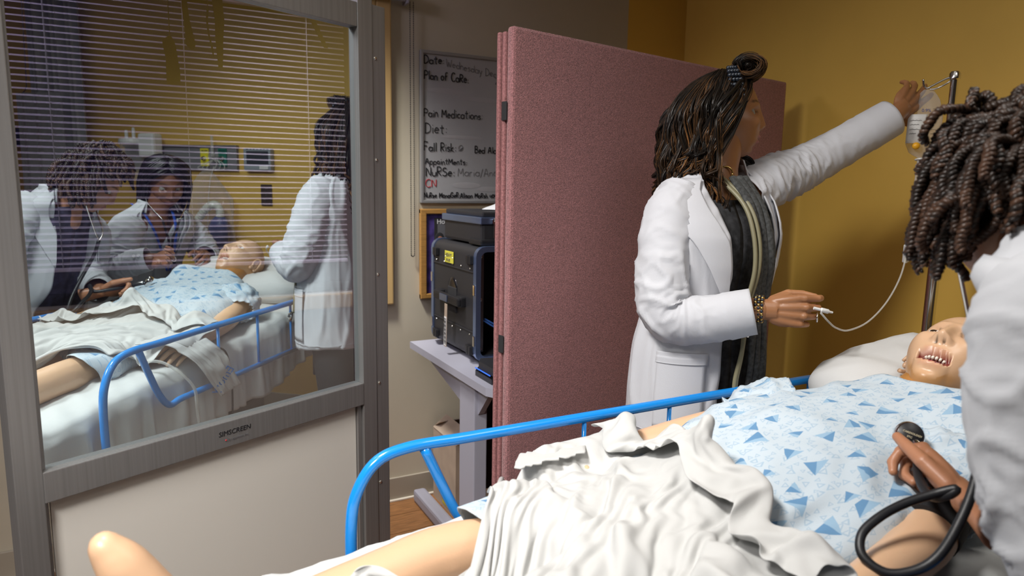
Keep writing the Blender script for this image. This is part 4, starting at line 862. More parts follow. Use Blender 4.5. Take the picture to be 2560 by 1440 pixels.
# ------------------------------------------------------------------ rumpled top sheet
# the sheet's draped shape as it settled over the figure: steps of half a millimetre between neighbouring cloth points, for x, y and z
STEP_X = [-1107,6,6,-8,1,0,-4,5,9,-7,-6,1,9,1,-5,-3,5,1,-1,4,-1,1,4,6,14,-5,-7,6,9,8,-5,0,9,-5,2,10,6,-10,-1,6,6,-6,-1,0,6,9,-4,-4,4,10,-3,-5,3,6,2,-2,-1,3,3,3,4,12,12,-10,
21,-7,3,13,-7,4,2,-13,2,13,1,-7,-6,10,1,-3,-1,6,-2,-8,7,1,-6,-3,-2,10,-1,-6,-2,3,10,-10,-5,14,-8,-6,5,9,-7,-2,2,7,-4,0,-3,2,4,-1,-5,-5,6,5,-6,-2,3,3,-3,-1,3,1,-13,-8,1,14,
23,2,-6,0,11,-4,0,1,-8,3,7,0,-7,-2,10,-2,-6,5,5,-1,-6,7,-2,-8,-5,6,10,-7,-5,-1,5,7,-12,-4,13,-6,-8,12,6,-11,-3,8,5,-3,-3,2,0,1,-2,3,-2,-1,0,-3,1,6,-3,-4,4,1,2,-12,-5,2,
25,-3,0,-1,0,4,-2,1,-3,-1,5,3,-4,-1,3,4,-5,-5,7,2,-5,2,6,-1,-10,-3,6,9,-4,-10,-3,13,6,-12,2,9,-10,-8,14,3,-9,0,9,-2,-4,-4,5,-1,0,0,1,-3,2,-3,-1,2,2,-5,0,2,4,-3,-6,2,
24,0,1,1,-5,0,5,3,-3,-4,1,4,1,-5,0,5,-1,-6,3,5,-3,-5,8,4,-1,1,-3,-1,12,-1,-12,-5,15,5,-13,2,11,-11,-7,12,0,-7,-2,3,-6,-4,3,4,-2,-3,4,1,-1,2,-5,-1,6,-1,-8,3,2,4,-6,-2,
25,1,2,1,-3,-6,6,4,0,-5,-1,3,3,-4,0,2,2,-3,-4,6,4,-7,2,7,4,5,-1,-3,-4,10,3,-9,-2,5,-4,-6,5,10,-14,-5,9,0,-7,1,4,-9,-1,3,-2,-7,3,6,-2,1,3,-4,1,3,-6,-5,5,4,4,-10,
21,6,5,-5,-2,0,-4,5,3,1,-4,-1,4,0,-3,-1,6,2,-4,2,4,-1,-3,7,1,-10,13,7,-1,3,4,-3,-5,2,-3,-7,-6,5,10,-12,-10,6,0,-1,3,-3,-10,5,7,-4,-8,4,4,-5,-1,4,0,2,-3,-4,2,3,-4,7,
31,-5,1,1,-1,2,-3,-4,3,1,2,-3,-1,8,-2,-3,0,6,1,-5,6,2,-5,2,8,-3,-6,14,3,-5,1,2,-12,2,10,-9,-8,-3,4,8,-5,-14,7,5,-1,-1,-4,-5,5,6,-6,-11,7,9,-7,-1,2,1,4,-2,-2,-2,-1,0,
28,-2,-6,5,4,-5,1,2,1,-4,0,4,-5,-3,6,6,-3,-5,5,2,2,4,-1,-4,5,1,-4,-10,6,-4,4,10,1,-12,5,5,-4,-3,-3,-2,4,-2,-7,-2,-2,4,10,-3,-6,2,2,3,-8,1,7,-7,-3,1,6,0,-5,3,-1,-4,
27,0,-5,-6,0,7,4,-5,1,2,-2,1,7,-8,-4,6,7,-5,-4,4,-3,5,3,0,-2,5,1,-16,-8,8,-7,-4,18,-1,-9,10,7,-4,0,-3,-3,4,2,-1,-5,-2,7,0,-8,-1,7,-3,-3,1,4,4,-9,-2,-1,8,1,-3,3,1,
26,-4,-2,3,-3,-3,4,0,-6,10,-1,-2,3,1,-4,-4,5,5,-2,-4,2,1,3,1,-8,-3,5,5,-13,-3,9,-7,-4,6,-9,0,14,8,-5,-1,1,2,-4,-4,8,0,-7,8,0,-1,2,-2,-2,-9,-2,4,9,-1,1,1,-5,4,6,-9,
26,-1,-7,1,9,-6,-3,7,2,-4,0,-2,-1,7,1,-3,-2,3,0,-6,3,-3,-5,3,-10,-1,4,11,-1,-16,-1,17,-1,-6,-1,-3,4,1,7,-3,2,2,-2,-1,4,3,-8,2,5,-4,4,5,-5,-3,-5,-5,8,11,-6,-1,-2,-6,5,7,
-2,16,13,-11,7,9,-3,-5,0,-4,3,1,-1,3,0,0,0,0,1,-3,-3,-1,4,-7,-6,2,-4,6,13,-6,-13,0,6,4,0,-2,0,-6,9,5,-5,3,6,1,-3,1,-1,-7,5,-8,-8,13,7,-5,2,-1,-6,4,5,-8,10,-5,-5,6,
26,-6,4,3,-7,5,3,-3,1,-2,0,3,1,-3,4,-3,-3,2,2,2,-7,3,0,-15,3,5,-3,-2,8,7,-9,-9,-1,10,2,-3,-2,8,-18,19,-3,-2,7,-1,-7,10,0,-7,1,8,-15,-8,16,1,-5,11,1,-6,-2,-4,6,7,-8,2,
27,-1,-6,6,-3,-2,2,2,-5,3,0,2,0,0,2,3,-4,-3,0,4,-7,-1,2,2,-5,-2,1,-13,2,16,10,-13,-10,6,12,-5,-9,5,-6,-8,25,-10,-1,8,3,-18,5,6,1,6,2,-16,-10,10,9,-4,6,-6,2,1,-1,9,1,-6,
26,1,-6,0,1,-1,-5,5,3,1,-1,3,-1,-4,-2,5,2,-4,-4,0,9,-7,-4,4,5,-7,1,-2,-9,4,14,7,-13,-6,10,4,-11,-8,18,-14,3,10,-12,5,2,4,-3,-7,2,5,5,-1,0,-1,-7,0,-2,4,-7,3,-1,8,10,0,
20,2,6,-3,-2,2,-3,-4,5,3,-3,-5,4,6,-4,-5,3,6,-2,-9,4,6,-6,4,9,-11,-4,8,-5,-7,2,12,2,-12,-2,11,1,-11,2,7,-11,7,0,-9,11,-2,5,0,-11,-4,11,4,1,-1,-4,-10,-5,5,10,-3,-4,-2,11,6,
26,-3,4,0,-4,0,4,-5,-2,3,3,-7,-3,6,3,-1,-6,2,5,6,-9,-3,8,-2,-2,7,-5,1,0,-7,-4,5,7,0,-8,0,9,1,-7,3,-5,-2,8,0,-10,9,-3,1,3,-9,-6,8,2,5,-1,-6,-6,-5,1,15,4,-8,-3,12,
31,-9,1,3,-3,0,4,-1,-6,-1,5,6,-6,-6,4,4,2,-6,1,3,2,-1,-7,3,2,2,2,-5,1,9,1,-9,0,2,0,0,-5,-5,6,5,-4,-4,0,-2,2,-9,3,10,-3,2,-1,-3,-10,4,8,1,2,3,-11,1,8,3,-3,1,
30,-1,-10,5,4,-3,0,-2,2,1,0,2,-1,-3,2,4,3,-2,-4,3,2,-1,-3,2,-3,10,-3,-1,0,-3,-3,2,-1,-3,4,-1,-1,11,-15,-6,13,-3,-4,5,-7,6,-3,2,8,-2,-6,-3,-2,-6,8,0,-3,7,8,-3,0,4,-2,-5,
28,2,-7,-6,9,0,-1,5,-2,-1,1,-1,5,-2,0,-2,2,2,-4,0,3,-2,-1,-8,11,-4,6,-3,0,2,0,-9,-2,11,2,-3,-3,3,2,-4,-7,2,-1,-4,14,0,-3,-11,5,5,4,-3,8,4,-5,4,9,10,16,5,-8,-7,-2,-7,
20,8,1,-4,4,2,-5,3,2,-4,0,1,1,1,-2,-2,1,2,6,-4,-7,0,7,3,-11,5,-4,4,-3,-1,4,-2,3,-6,5,-2,-1,-3,3,1,-2,-1,5,-2,3,3,1,-4,-6,10,7,4,7,5,-2,6,10,-2,-9,-7,-7,-10,-1,4,
14,6,8,0,-3,0,0,0,2,1,-3,0,0,-1,-1,2,0,1,2,-1,-2,1,-2,4,2,-10,5,5,2,-5,-5,7,-3,5,-7,-6,7,-2,5,1,0,1,-2,3,-6,3,2,1,-1,4,11,7,-3,0,5,-3,-7,-4,-10,-14,0,-3,-8,-6,
21,-1,7,4,-8,-1,3,-2,1,-3,-2,1,3,3,-6,-4,1,4,6,-3,1,-2,1,2,-3,2,2,0,2,-3,-4,3,5,-3,-5,6,-5,6,-3,1,4,-3,2,3,-5,-5,4,3,-2,-1,3,9,-4,-5,5,1,-9,-16,4,0,6,8,-1,-5,
24,1,2,1,-1,-7,3,6,-3,-2,-4,3,2,-1,2,-4,-2,-3,-5,16,-1,-2,1,0,4,-4,-3,-5,7,5,0,-4,5,-8,2,5,0,-2,-2,3,-3,2,0,1,0,3,-4,0,-3,-8,1,6,5,-5,-13,1,-4,10,-2,5,6,0,-6,4,
25,-1,1,2,-1,0,-2,2,4,-3,-2,0,4,0,2,-3,-1,-1,-8,-2,14,-3,-6,3,4,0,-2,2,-2,2,2,-2,-7,9,-5,1,3,1,-3,-2,3,-1,-5,-2,8,3,0,-2,1,-6,-4,4,3,1,-5,-5,6,-5,4,-1,-10,6,1,-12,
27,-2,0,3,2,-2,-6,2,1,5,-2,-3,2,2,-4,3,-8,8,3,-19,-1,15,5,-6,0,4,-3,2,-1,-5,5,3,-3,3,-2,1,1,-1,1,-7,1,-1,1,4,-3,-8,7,7,0,-2,-7,1,-9,9,2,-4,1,2,-6,7,-9,-19,13,13,
29,-5,-1,-2,5,5,-4,-11,0,7,5,-5,-1,6,0,-3,3,0,-2,4,0,-1,2,0,0,-4,0,-5,6,2,-8,4,4,-4,1,-2,4,-6,3,0,-6,6,1,-7,5,4,-4,2,5,0,-2,-4,-9,-3,11,3,-12,1,0,-11,5,8,-13,4,
30,-4,-6,2,-2,4,2,0,-4,0,6,-2,-10,4,7,4,0,-5,4,1,-4,1,-3,0,-2,8,-3,1,-4,3,1,-6,3,-3,5,-5,0,2,-4,9,0,-5,4,2,-7,0,-5,2,8,3,-10,-4,9,-12,2,1,3,-19,14,1,-6,4,5,-16,
23,5,-3,-1,-3,-3,8,3,-1,-4,1,4,-2,-6,2,4,0,-1,4,1,-3,-4,1,-4,0,-1,8,-1,-3,2,3,-3,0,-2,1,-1,-3,5,2,-4,7,0,-7,3,-4,-3,5,-5,-4,9,-1,-12,12,0,-12,5,1,5,-10,2,0,-7,0,7,
25,-1,2,-2,0,-3,-6,7,6,-3,-4,4,4,0,-4,0,4,-5,1,3,2,-2,-1,-1,0,2,-4,2,-5,1,5,1,-8,6,-1,4,-3,-1,1,1,-5,5,-2,-4,7,0,-6,-1,-6,6,7,-6,-7,7,-2,-8,7,2,-5,-2,3,0,-7,-10,
29,-3,2,-3,0,-1,1,-2,2,1,-1,0,-1,-5,4,2,3,-5,-7,9,1,2,-2,-1,1,-1,2,1,-1,-3,-3,9,-5,-3,1,3,1,-1,-3,2,1,-3,4,-3,1,6,-3,-2,-2,-11,11,3,-5,-1,3,-2,-6,7,-6,1,0,2,-1,-6,
27,3,-10,1,5,0,-1,2,-7,5,0,1,0,1,-7,0,-4,7,3,-3,4,0,-2,2,-6,1,-2,2,4,1,-4,1,6,-3,-3,-1,4,-4,4,-2,1,0,3,1,-7,-5,12,-4,-1,-10,-5,13,0,-3,-2,0,-2,-7,13,-1,2,-2,3,2,
26,-3,4,-7,-1,7,-3,0,6,-2,0,-4,2,3,1,-1,0,0,0,-4,1,-2,5,-3,0,0,-1,2,-2,-1,4,0,-4,4,-1,-8,4,6,-3,2,-2,-2,0,6,1,-5,0,2,0,2,-15,-2,11,3,-1,0,2,-6,1,0,-5,3,-6,11,
14,8,5,1,-4,-1,6,-7,2,2,1,-1,1,-4,4,-5,3,2,-5,-3,1,5,1,2,-5,0,-4,1,6,-3,-3,2,4,-5,4,-3,-7,0,4,5,4,3,-6,1,5,2,-8,5,0,0,-4,-11,0,6,3,-3,-4,13,-9,-6,4,5,2,-13,
21,1,3,2,-3,-1,2,0,-3,0,2,1,2,0,1,-3,-3,1,4,-5,-4,3,4,6,-1,-7,6,-5,2,0,-4,-4,9,-3,-1,2,-3,-7,1,0,5,4,6,-8,2,4,0,1,1,-2,5,-9,-12,0,6,3,2,-1,7,2,-11,0,12,4,
24,0,-3,3,0,2,-3,3,-4,1,1,0,-1,3,-1,3,-4,-2,0,3,-5,-2,2,5,10,-6,0,-1,-2,1,-1,-4,1,4,-3,2,-2,0,-4,-4,-1,1,6,1,-8,11,-2,0,4,0,5,6,-14,-10,-3,8,7,5,-5,12,4,-20,2,12,
24,-1,2,1,-1,-1,2,1,-4,-2,2,4,-5,0,-2,5,2,-1,-3,4,-2,-4,0,3,6,-1,0,2,-2,-1,2,-3,-5,4,0,-2,-1,1,2,-2,-4,-3,-2,1,3,-2,9,-4,2,0,-2,7,11,-4,-8,-3,0,-1,5,-4,16,10,-26,-9,
28,-4,2,1,-1,-4,-1,-1,5,-7,2,2,5,0,-3,1,4,2,-4,-6,6,-2,-1,-7,5,9,-1,-1,-3,0,5,-3,-1,-5,6,1,-2,-1,2,0,-3,-1,1,6,-10,0,-5,0,4,3,-2,-2,8,9,8,-1,0,-11,-1,1,-5,9,17,-17,
27,1,-1,-1,0,1,-1,-3,4,-1,-2,0,2,4,-5,1,1,-3,7,-3,-3,1,-4,1,1,-2,7,-3,0,1,-4,8,-8,6,-9,5,5,-3,-2,-3,-1,1,-1,-9,8,2,6,-5,-10,12,5,-5,-10,5,6,3,2,-2,-3,3,1,0,-3,13,
22,5,0,-3,4,2,-1,-7,-4,9,-3,-2,1,2,5,0,-2,-3,0,5,-1,-4,0,0,-4,9,-8,0,3,1,0,-5,11,-5,2,-7,6,3,-7,4,1,-4,-6,6,1,-7,0,11,-7,-10,11,1,-3,-6,0,2,3,10,-6,1,0,-1,2,5,
27,-2,1,-3,3,2,-3,0,1,2,2,-5,0,1,-2,2,0,2,-2,3,0,-2,-1,-2,1,0,0,2,0,1,-1,1,-5,3,2,-2,-6,6,6,-7,0,-2,4,4,-5,-1,-4,2,9,-10,-8,10,6,-7,-7,6,-5,4,4,1,-1,0,2,1,
25,-1,1,2,-5,2,3,-2,1,0,-1,1,-1,4,-4,-2,3,-1,1,3,0,-1,-1,2,-5,4,2,0,-1,-1,4,-5,5,-3,5,1,-7,-5,8,-2,-4,3,-5,5,4,-1,-4,1,-1,4,-7,-7,3,7,-2,-3,0,-6,7,1,0,2,1,-3,
23,-2,0,6,-1,-6,6,3,-2,0,-5,0,3,0,6,-2,1,-1,-3,1,1,4,-1,-2,-1,-6,6,0,2,0,0,7,-5,-2,-4,7,1,-5,-4,2,5,1,-6,1,13,-7,-4,-8,3,1,1,-9,6,5,-2,-4,4,4,-6,1,2,-2,-1,5,
31,-5,-2,2,3,-7,-4,12,0,-4,-1,-2,3,-2,1,4,0,8,-4,0,-5,2,-1,-1,3,-1,-1,1,-3,0,-1,2,5,-3,2,-3,1,3,-6,9,-2,-4,12,-11,-16,11,-3,-5,0,0,-5,4,-3,7,9,2,-1,-5,9,-8,-10,1,18,4,
28,5,-6,0,0,2,-5,-1,3,0,3,2,-6,-9,10,1,1,-5,11,-12,10,-4,5,0,-5,5,-6,0,2,4,0,9,-7,0,8,0,0,-2,3,-8,-3,0,-4,3,9,-11,6,7,1,9,-1,-1,3,-6,-7,-6,4,4,0,5,0,-5,-10,9,
22,5,3,-5,2,2,2,-3,-2,-2,4,4,-2,5,-9,4,-6,6,-6,13,-8,7,-4,-1,2,-9,4,3,1,-2,2,-12,8,8,-14,-1,5,4,-5,3,8,4,-1,6,-12,14,14,0,-7,-10,8,-7,-9,-9,11,7,-2,-1,4,-1,5,-4,-3,-2,
26,-3,4,3,-2,-1,0,1,-2,-2,-1,-4,4,4,3,-4,6,-7,6,-5,6,-3,2,-1,-4,6,-3,-1,4,-3,-1,2,3,-2,4,0,-4,5,7,-4,0,1,2,-5,14,-11,9,8,-1,-1,-3,5,-4,2,-7,-3,0,4,-11,2,0,6,-6,-6,
23,1,0,-1,4,0,-3,2,2,-1,-8,7,-7,3,8,-1,-3,3,-3,6,-2,-3,0,-2,5,-3,1,0,0,-1,1,8,-5,-5,0,-3,-1,-3,-4,5,5,5,8,1,2,4,-9,-1,1,4,1,3,-2,1,3,-3,-1,1,7,-3,1,13,10,-12,
27,0,-1,-5,0,6,0,-6,7,-1,0,-3,5,-8,2,6,0,-1,-1,-3,5,-3,0,5,-5,3,0,1,-6,3,8,-11,4,-6,-5,8,1,-9,5,1,9,5,-6,5,2,-2,-5,-5,4,4,5,0,2,-3,7,4,0,-7,7,-4,-1,-14,6,9,
29,-1,-3,3,-7,2,4,-1,-7,5,1,1,1,-1,-2,-5,7,2,4,-6,-5,6,2,-2,3,-5,5,-3,-3,6,-3,-3,5,4,-3,-1,8,2,3,5,-13,0,4,1,-9,7,-5,-1,0,-1,-2,0,9,2,-9,5,-1,-1,-15,12,-3,-7,-19,-9,
26,3,-1,-2,2,-7,8,0,-4,-2,2,3,3,0,-9,0,3,2,-4,9,-2,1,-4,0,-6,11,-6,-5,10,0,0,13,-4,5,0,-9,5,12,-10,-5,0,-4,2,-5,7,-10,6,-2,0,1,-7,5,-4,0,6,-8,2,-7,2,-25,2,17,6,13,
28,-4,1,3,0,-1,-1,3,-3,-3,5,-5,4,2,0,2,-4,2,0,-7,3,-7,7,2,1,-9,10,-1,-2,3,-14,-6,-4,14,16,7,-11,-2,8,-2,6,-2,-6,3,-5,6,-6,1,-2,-3,12,-7,-2,3,-7,0,-11,4,-11,18,13,-2,1,-3,
29,-5,0,-2,4,1,-6,4,3,1,-5,2,-4,1,5,-2,-5,2,-1,4,-4,7,-3,2,3,-8,1,4,-12,-5,28,11,-7,-5,0,1,-3,-3,-2,1,-5,1,2,-2,0,1,1,1,3,1,-1,3,-2,-7,-6,-5,-3,1,15,0,-8,6,5,4,
22,7,-2,1,-1,-2,-3,0,4,1,1,-2,3,-2,-1,-5,-1,2,7,-2,2,-2,-3,-2,3,2,-5,9,3,1,-7,0,9,-11,-7,10,6,-6,0,2,-4,-4,1,0,3,-1,2,-3,-1,-1,-8,9,-2,2,-6,-3,1,9,7,0,-7,-13,6,15,
21,1,6,-2,-1,3,-5,1,3,-2,2,-2,-3,7,-6,0,0,1,0,4,0,0,0,-4,-2,9,-3,-2,13,-1,-12,-4,6,3,-7,-9,10,6,-6,3,0,-5,-7,2,7,6,-2,-4,-2,-2,-1,-5,6,-8,2,6,1,-8,3,4,3,-3,-19,-15,
30,-10,-1,8,2,-4,3,-5,5,0,-1,3,-9,5,1,-1,-2,-1,3,-1,4,-1,-2,2,0,-4,1,-2,-5,3,4,-3,-1,-3,2,0,-6,2,13,-8,3,-3,-4,-5,-9,-4,4,16,4,-3,-3,10,-10,-6,3,6,8,-6,0,1,-5,-1,-6,-22,
26,3,-10,2,6,2,2,-7,0,5,-1,0,-3,-7,10,1,0,-11,-4,12,2,1,0,0,-5,3,0,-2,5,-2,1,0,-10,9,0,-5,-1,0,-12,14,0,0,3,-1,-1,-3,-7,-16,5,19,-3,-22,13,4,2,6,2,5,-22,4,-3,-7,-3,25,
26,-2,3,-9,3,6,-1,2,-8,7,-4,-5,10,0,-1,2,0,1,-8,-14,2,11,7,-1,2,-6,-2,8,-6,4,-4,-1,8,-6,4,2,-8,-6,12,-12,-2,12,3,-1,-3,-4,-2,2,-8,-13,18,-8,-9,18,2,-7,10,-1,3,-10,8,-7,-2,-31,
11,16,1,-6,-4,6,-1,3,-4,-6,10,4,1,-2,-14,6,6,2,2,-3,-9,-10,3,10,4,4,-5,-4,6,-7,0,-1,-4,11,1,1,1,-2,-12,7,3,-4,5,-1,-4,1,0,3,0,-6,-5,12,-3,-8,9,-2,-8,11,2,-6,-9,5,1,2,
24,-1,5,-3,-9,3,-1,3,4,-4,0,9,-5,-3,3,-4,0,3,0,0,4,-2,-10,-6,9,6,-2,4,-2,1,1,-2,-8,-5,10,5,1,-3,-1,-1,-3,4,-4,1,7,-2,1,-2,-2,1,-5,-2,6,-6,-5,4,5,-7,2,-2,2,7,3,-6,
27,-6,6,2,-3,-12,11,-2,0,3,-2,-5,4,5,-5,-2,-2,4,-2,-2,3,7,-2,-4,-1,1,8,-6,2,-3,-2,0,4,-3,-10,6,9,1,0,-6,2,-2,-1,4,-4,4,1,-1,-1,0,-1,-5,3,-5,-7,0,6,1,-4,2,3,-2,0,8,
27,-2,-4,8,-3,-4,-7,10,-1,-1,2,-5,-3,6,-1,1,0,-1,8,-1,-6,0,5,-1,-3,0,4,-2,-3,3,-2,-2,5,-2,-1,-12,6,14,-3,-2,-1,-4,5,-3,2,-2,4,0,0,-2,-9,8,-1,-1,0,3,-20,0,9,6,-5,7,3,-1,
27,1,-8,5,5,-3,-4,-10,12,-2,-1,4,-2,-7,9,-3,2,-4,-1,9,-1,-4,2,3,-2,1,2,-3,-7,5,3,0,-5,4,-2,1,-15,5,15,-3,-7,5,-2,0,1,3,-1,2,-5,-3,2,3,-4,-1,4,-8,6,-3,-4,2,14,-8,-1,6,
13,14,10,-2,4,-2,-1,-7,-10,11,-6,-5,10,-10,10,-1,-3,3,-4,3,2,-2,-3,0,1,-6,-4,11,-1,-4,3,6,0,-8,4,-1,2,-15,5,11,-1,-8,-1,11,-3,-1,-1,0,2,-1,4,-4,-7,10,-5,-2,6,-3,5,0,-3,6,-1,-3,
29,-7,12,7,1,2,-1,0,-11,-11,6,1,-8,9,-9,1,7,-3,5,-9,3,3,-2,2,0,-3,-3,4,4,-3,4,0,-1,0,-5,1,-1,3,-14,1,11,1,-2,-5,10,-2,2,-2,-3,4,0,-4,3,-4,3,4,-7,8,-1,-2,-5,2,4,-1,
35,-7,-17,1,1,8,6,5,1,-15,1,5,3,-6,1,10,-5,0,-3,5,-1,-2,1,-1,-2,-7,4,-2,6,1,-2,3,3,0,-2,-3,0,-1,4,-5,-4,6,2,1,-8,6,-5,5,2,2,-6,-2,1,2,4,0,-1,-1,-6,1,3,-5,0,5,
30,0,-12,-9,-2,-3,0,9,1,7,5,1,-4,-6,10,5,0,-3,-1,-3,2,1,0,-3,0,0,-2,0,0,2,-1,-1,6,-2,1,-2,0,0,-1,2,-4,-6,2,4,4,-5,4,-7,4,-1,-3,6,1,-2,1,0,0,-4,4,-5,1,3,1,-1,
26,-10,11,2,-1,-2,-3,-9,-3,13,2,0,-5,5,-4,5,4,-3,-1,1,-4,-1,1,1,-2,7,-2,-7,1,4,-4,-4,3,3,4,0,-4,0,2,-6,1,1,-4,-7,3,11,1,-1,-3,-2,1,4,4,0,-3,1,-1,-2,-2,0,-1,1,1,2,
23,-1,6,-1,-2,-2,0,-7,10,0,-6,3,5,5,-5,-9,-9,14,1,4,-2,-1,-2,-3,1,9,-3,1,-4,-1,1,1,-7,7,-2,4,1,-4,-4,1,-3,5,3,-5,-6,-11,9,14,0,-4,4,-8,-2,8,-2,2,-1,1,-2,3,-2,2,-2,2,
24,4,-2,-4,-3,1,-3,10,1,-1,-1,-13,12,-2,5,-6,2,-1,4,-12,9,4,-3,3,0,-10,9,-1,4,-1,0,-1,3,-8,2,0,2,2,-3,1,-1,-7,-4,2,6,2,-14,0,16,2,-2,0,-4,-8,2,1,3,4,2,-1,2,-2,2,0,
26,1,-1,1,0,-1,3,0,1,-3,-8,3,-8,12,1,-5,4,-1,1,5,-13,-3,10,3,0,2,-7,4,1,-1,3,1,-4,2,-5,-2,2,0,-2,4,4,-1,-2,-2,-7,0,6,-10,-4,12,5,-4,2,3,1,-3,3,-4,3,-1,1,0,1,0,
26,2,-3,0,2,0,1,-1,1,-2,2,-3,-7,-2,4,8,1,-4,2,3,-4,2,-5,-2,4,3,2,-4,1,1,-1,2,-3,1,-1,-1,-4,3,6,-7,4,-1,1,1,1,-2,-3,1,-10,1,5,8,0,-1,-3,0,-1,2,0,2,-1,0,1,1,
27,2,0,-2,-1,0,-1,2,-1,-2,-2,-6,7,-11,5,9,2,3,-7,-1,5,-4,3,3,-3,-5,4,0,-5,2,10,-7,-8,7,3,-2,2,-8,2,7,-6,3,3,2,-2,-2,1,-2,-1,-9,-2,6,7,0,-5,-2,0,5,0,3,0,0,0,1,
29,0,-1,-1,0,-2,0,-4,-3,-2,-6,13,-2,7,2,-1,-2,2,-1,-3,4,-7,-7,0,3,3,3,6,-7,-7,-1,15,1,-8,2,3,0,2,-10,1,7,1,-3,1,3,1,-4,0,1,0,-3,-8,6,4,2,-2,1,-4,3,-2,2,1,0,0,
29,-1,1,0,-2,0,-1,-2,-4,-3,5,-6,4,11,-4,3,-1,0,3,-2,-6,2,-3,-1,3,0,2,-14,10,4,-12,-9,20,3,-2,1,-4,5,2,-6,-1,4,3,-4,-2,2,3,-3,1,-2,2,-3,-15,-5,6,11,1,3,0,1,-2,1,2,0,
29,-1,-3,0,4,-1,0,-1,-1,-3,-3,6,7,-2,-2,1,-1,-12,2,11,1,0,3,-7,5,5,-19,6,7,0,-2,-10,-5,13,-1,2,2,-7,8,-2,0,-4,4,3,-1,-2,1,-1,-1,0,-11,12,-8,2,2,-3,6,4,-8,3,1,-2,0,3,
29,0,0,-3,-1,3,-1,0,-2,0,3,1,1,-4,0,-6,9,2,-8,-3,3,2,6,3,-14,6,3,-12,-13,12,8,4,-8,-2,10,-4,3,4,-8,3,1,3,-7,3,5,0,-4,3,-4,0,3,-12,9,4,-2,0,2,-8,7,0,0,-1,0,1,
30,-1,-1,0,-3,-1,3,0,0,2,1,0,-6,10,-2,-5,0,5,1,-8,-1,-5,-2,10,-5,-25,17,9,-22,-15,8,-1,19,3,2,5,2,3,4,-2,-4,0,5,-2,-2,3,1,0,0,-3,1,1,-1,-4,1,-8,-4,12,-14,0,8,7,3,0,
28,-1,-2,-2,2,4,-3,-1,1,2,-2,4,3,-7,3,1,-8,1,2,5,-4,1,-6,-3,7,-4,-21,12,-4,-15,-5,17,0,3,-3,1,9,9,5,1,1,-5,-4,-1,5,0,2,0,2,-2,2,-4,-4,-2,-1,3,1,-10,14,2,-1,1,1,0,
29,1,-2,-3,-4,-1,4,2,0,-2,0,1,8,-11,5,2,-8,-4,-1,7,0,5,2,-7,-2,2,-11,-17,21,0,-15,1,-1,-10,0,6,5,8,-1,11,4,4,-4,-8,-7,9,0,3,-1,6,1,-3,-5,-1,2,5,-3,7,1,0,0,0,0,-4,
2,7,6,1,-2,-1,-2,1,8,9,-1,-2,-2,8,-8,-1,5,-4,-4,-19,-7,6,-2,-1,-5,7,3,-14,5,20,9,-8,-2,-5,-1,0,-4,-16,6,-3,3,6,9,5,-1,-5,2,1,4,1,4,8,-2,-6,4,5,3,-1,0,0,0,2,-1,-3,
-21,-3,2,7,0,-9,11,-1,-2,5,6,3,-2,7,2,-2,-9,-6,-2,-4,-3,-11,-1,-2,-2,-1,6,6,9,1,-3,-1,-1,2,3,4,-8,3,0,-7,-8,-2,4,3,3,0,4,-3,2,3,-4,3,15,5,-3,-6,7,4,4,5,5,5,8,3,
-24,6,-4,-5,10,19,-16,-8,6,-7,2,-1,2,-4,2,-3,-1,0,7,-1,-1,-7,4,3,-1,2,0,9,-9,-10,5,6,1,8,1,-8,10,-1,-14,-2,6,4,2,7,3,-14,-4,9,-10,-5,-1,-2,4,3,0,4,-6,0,-1,3,2,-2,-3,8,
-23,6,2,-7,-2,0,11,-3,-8,-1,-2,-1,0,5,-4,6,10,-3,-10,15,8,1,-14,3,12,2,4,-1,-16,0,8,3,-14,-2,-4,7,-6,0,11,4,-14,-7,-2,2,6,14,-15,-4,2,7,-3,-5,1,-1,-4,2,-1,-1,0,-2,-1,3,-4,-1,
-16,-4,3,-1,-5,-2,7,14,-14,-7,-1,1,-3,-1,1,0,4,9,-3,-9,1,3,8,-7,1,0,6,1,5,4,-7,-2,17,-11,3,-7,-2,2,-11,5,13,-8,-7,-1,-3,4,7,-11,10,-8,0,3,-4,-1,0,-1,-1,5,-2,-3,3,-2,2,-1,
-17,-3,-4,8,-1,-6,-2,4,6,-8,-2,-3,1,-2,0,0,0,2,5,-3,2,0,-2,0,0,7,6,11,10,1,-4,-15,-4,13,-4,-5,-7,-3,5,-8,3,5,-2,-5,-2,-1,7,-1,-6,4,2,-3,-3,1,-3,0,4,7,1,-8,-3,-2,3,5,
-18,-5,1,9,2,-9,-5,0,9,-5,-6,-1,-1,0,1,-1,1,1,2,4,-1,2,-2,1,-1,-2,-1,7,10,5,2,2,-19,0,4,2,-5,0,2,2,-12,2,2,0,1,-2,-1,3,-3,3,-4,-2,1,10,-7,-5,5,-1,4,3,-9,0,0,2,
-22,-2,3,0,5,0,-7,0,10,-1,-11,-3,-1,0,0,0,0,3,0,-1,0,0,4,3,0,1,0,-7,0,3,2,9,5,-12,0,-4,5,-4,2,5,0,-8,0,0,2,-4,0,8,1,-7,19,-9,-8,3,2,-2,-4,-2,4,3,1,-9,9,-9,
-26,1,3,5,-2,-3,-1,-1,7,16,-6,-9,-11,-2,1,1,8,-3,-4,-1,0,3,2,-2,-4,0,3,4,-4,-2,1,0,4,10,-11,4,-3,9,-14,7,3,8,-11,-4,-2,10,-8,4,13,15,-12,2,-13,-9,17,-7,1,-4,-2,5,9,8,-23,9]
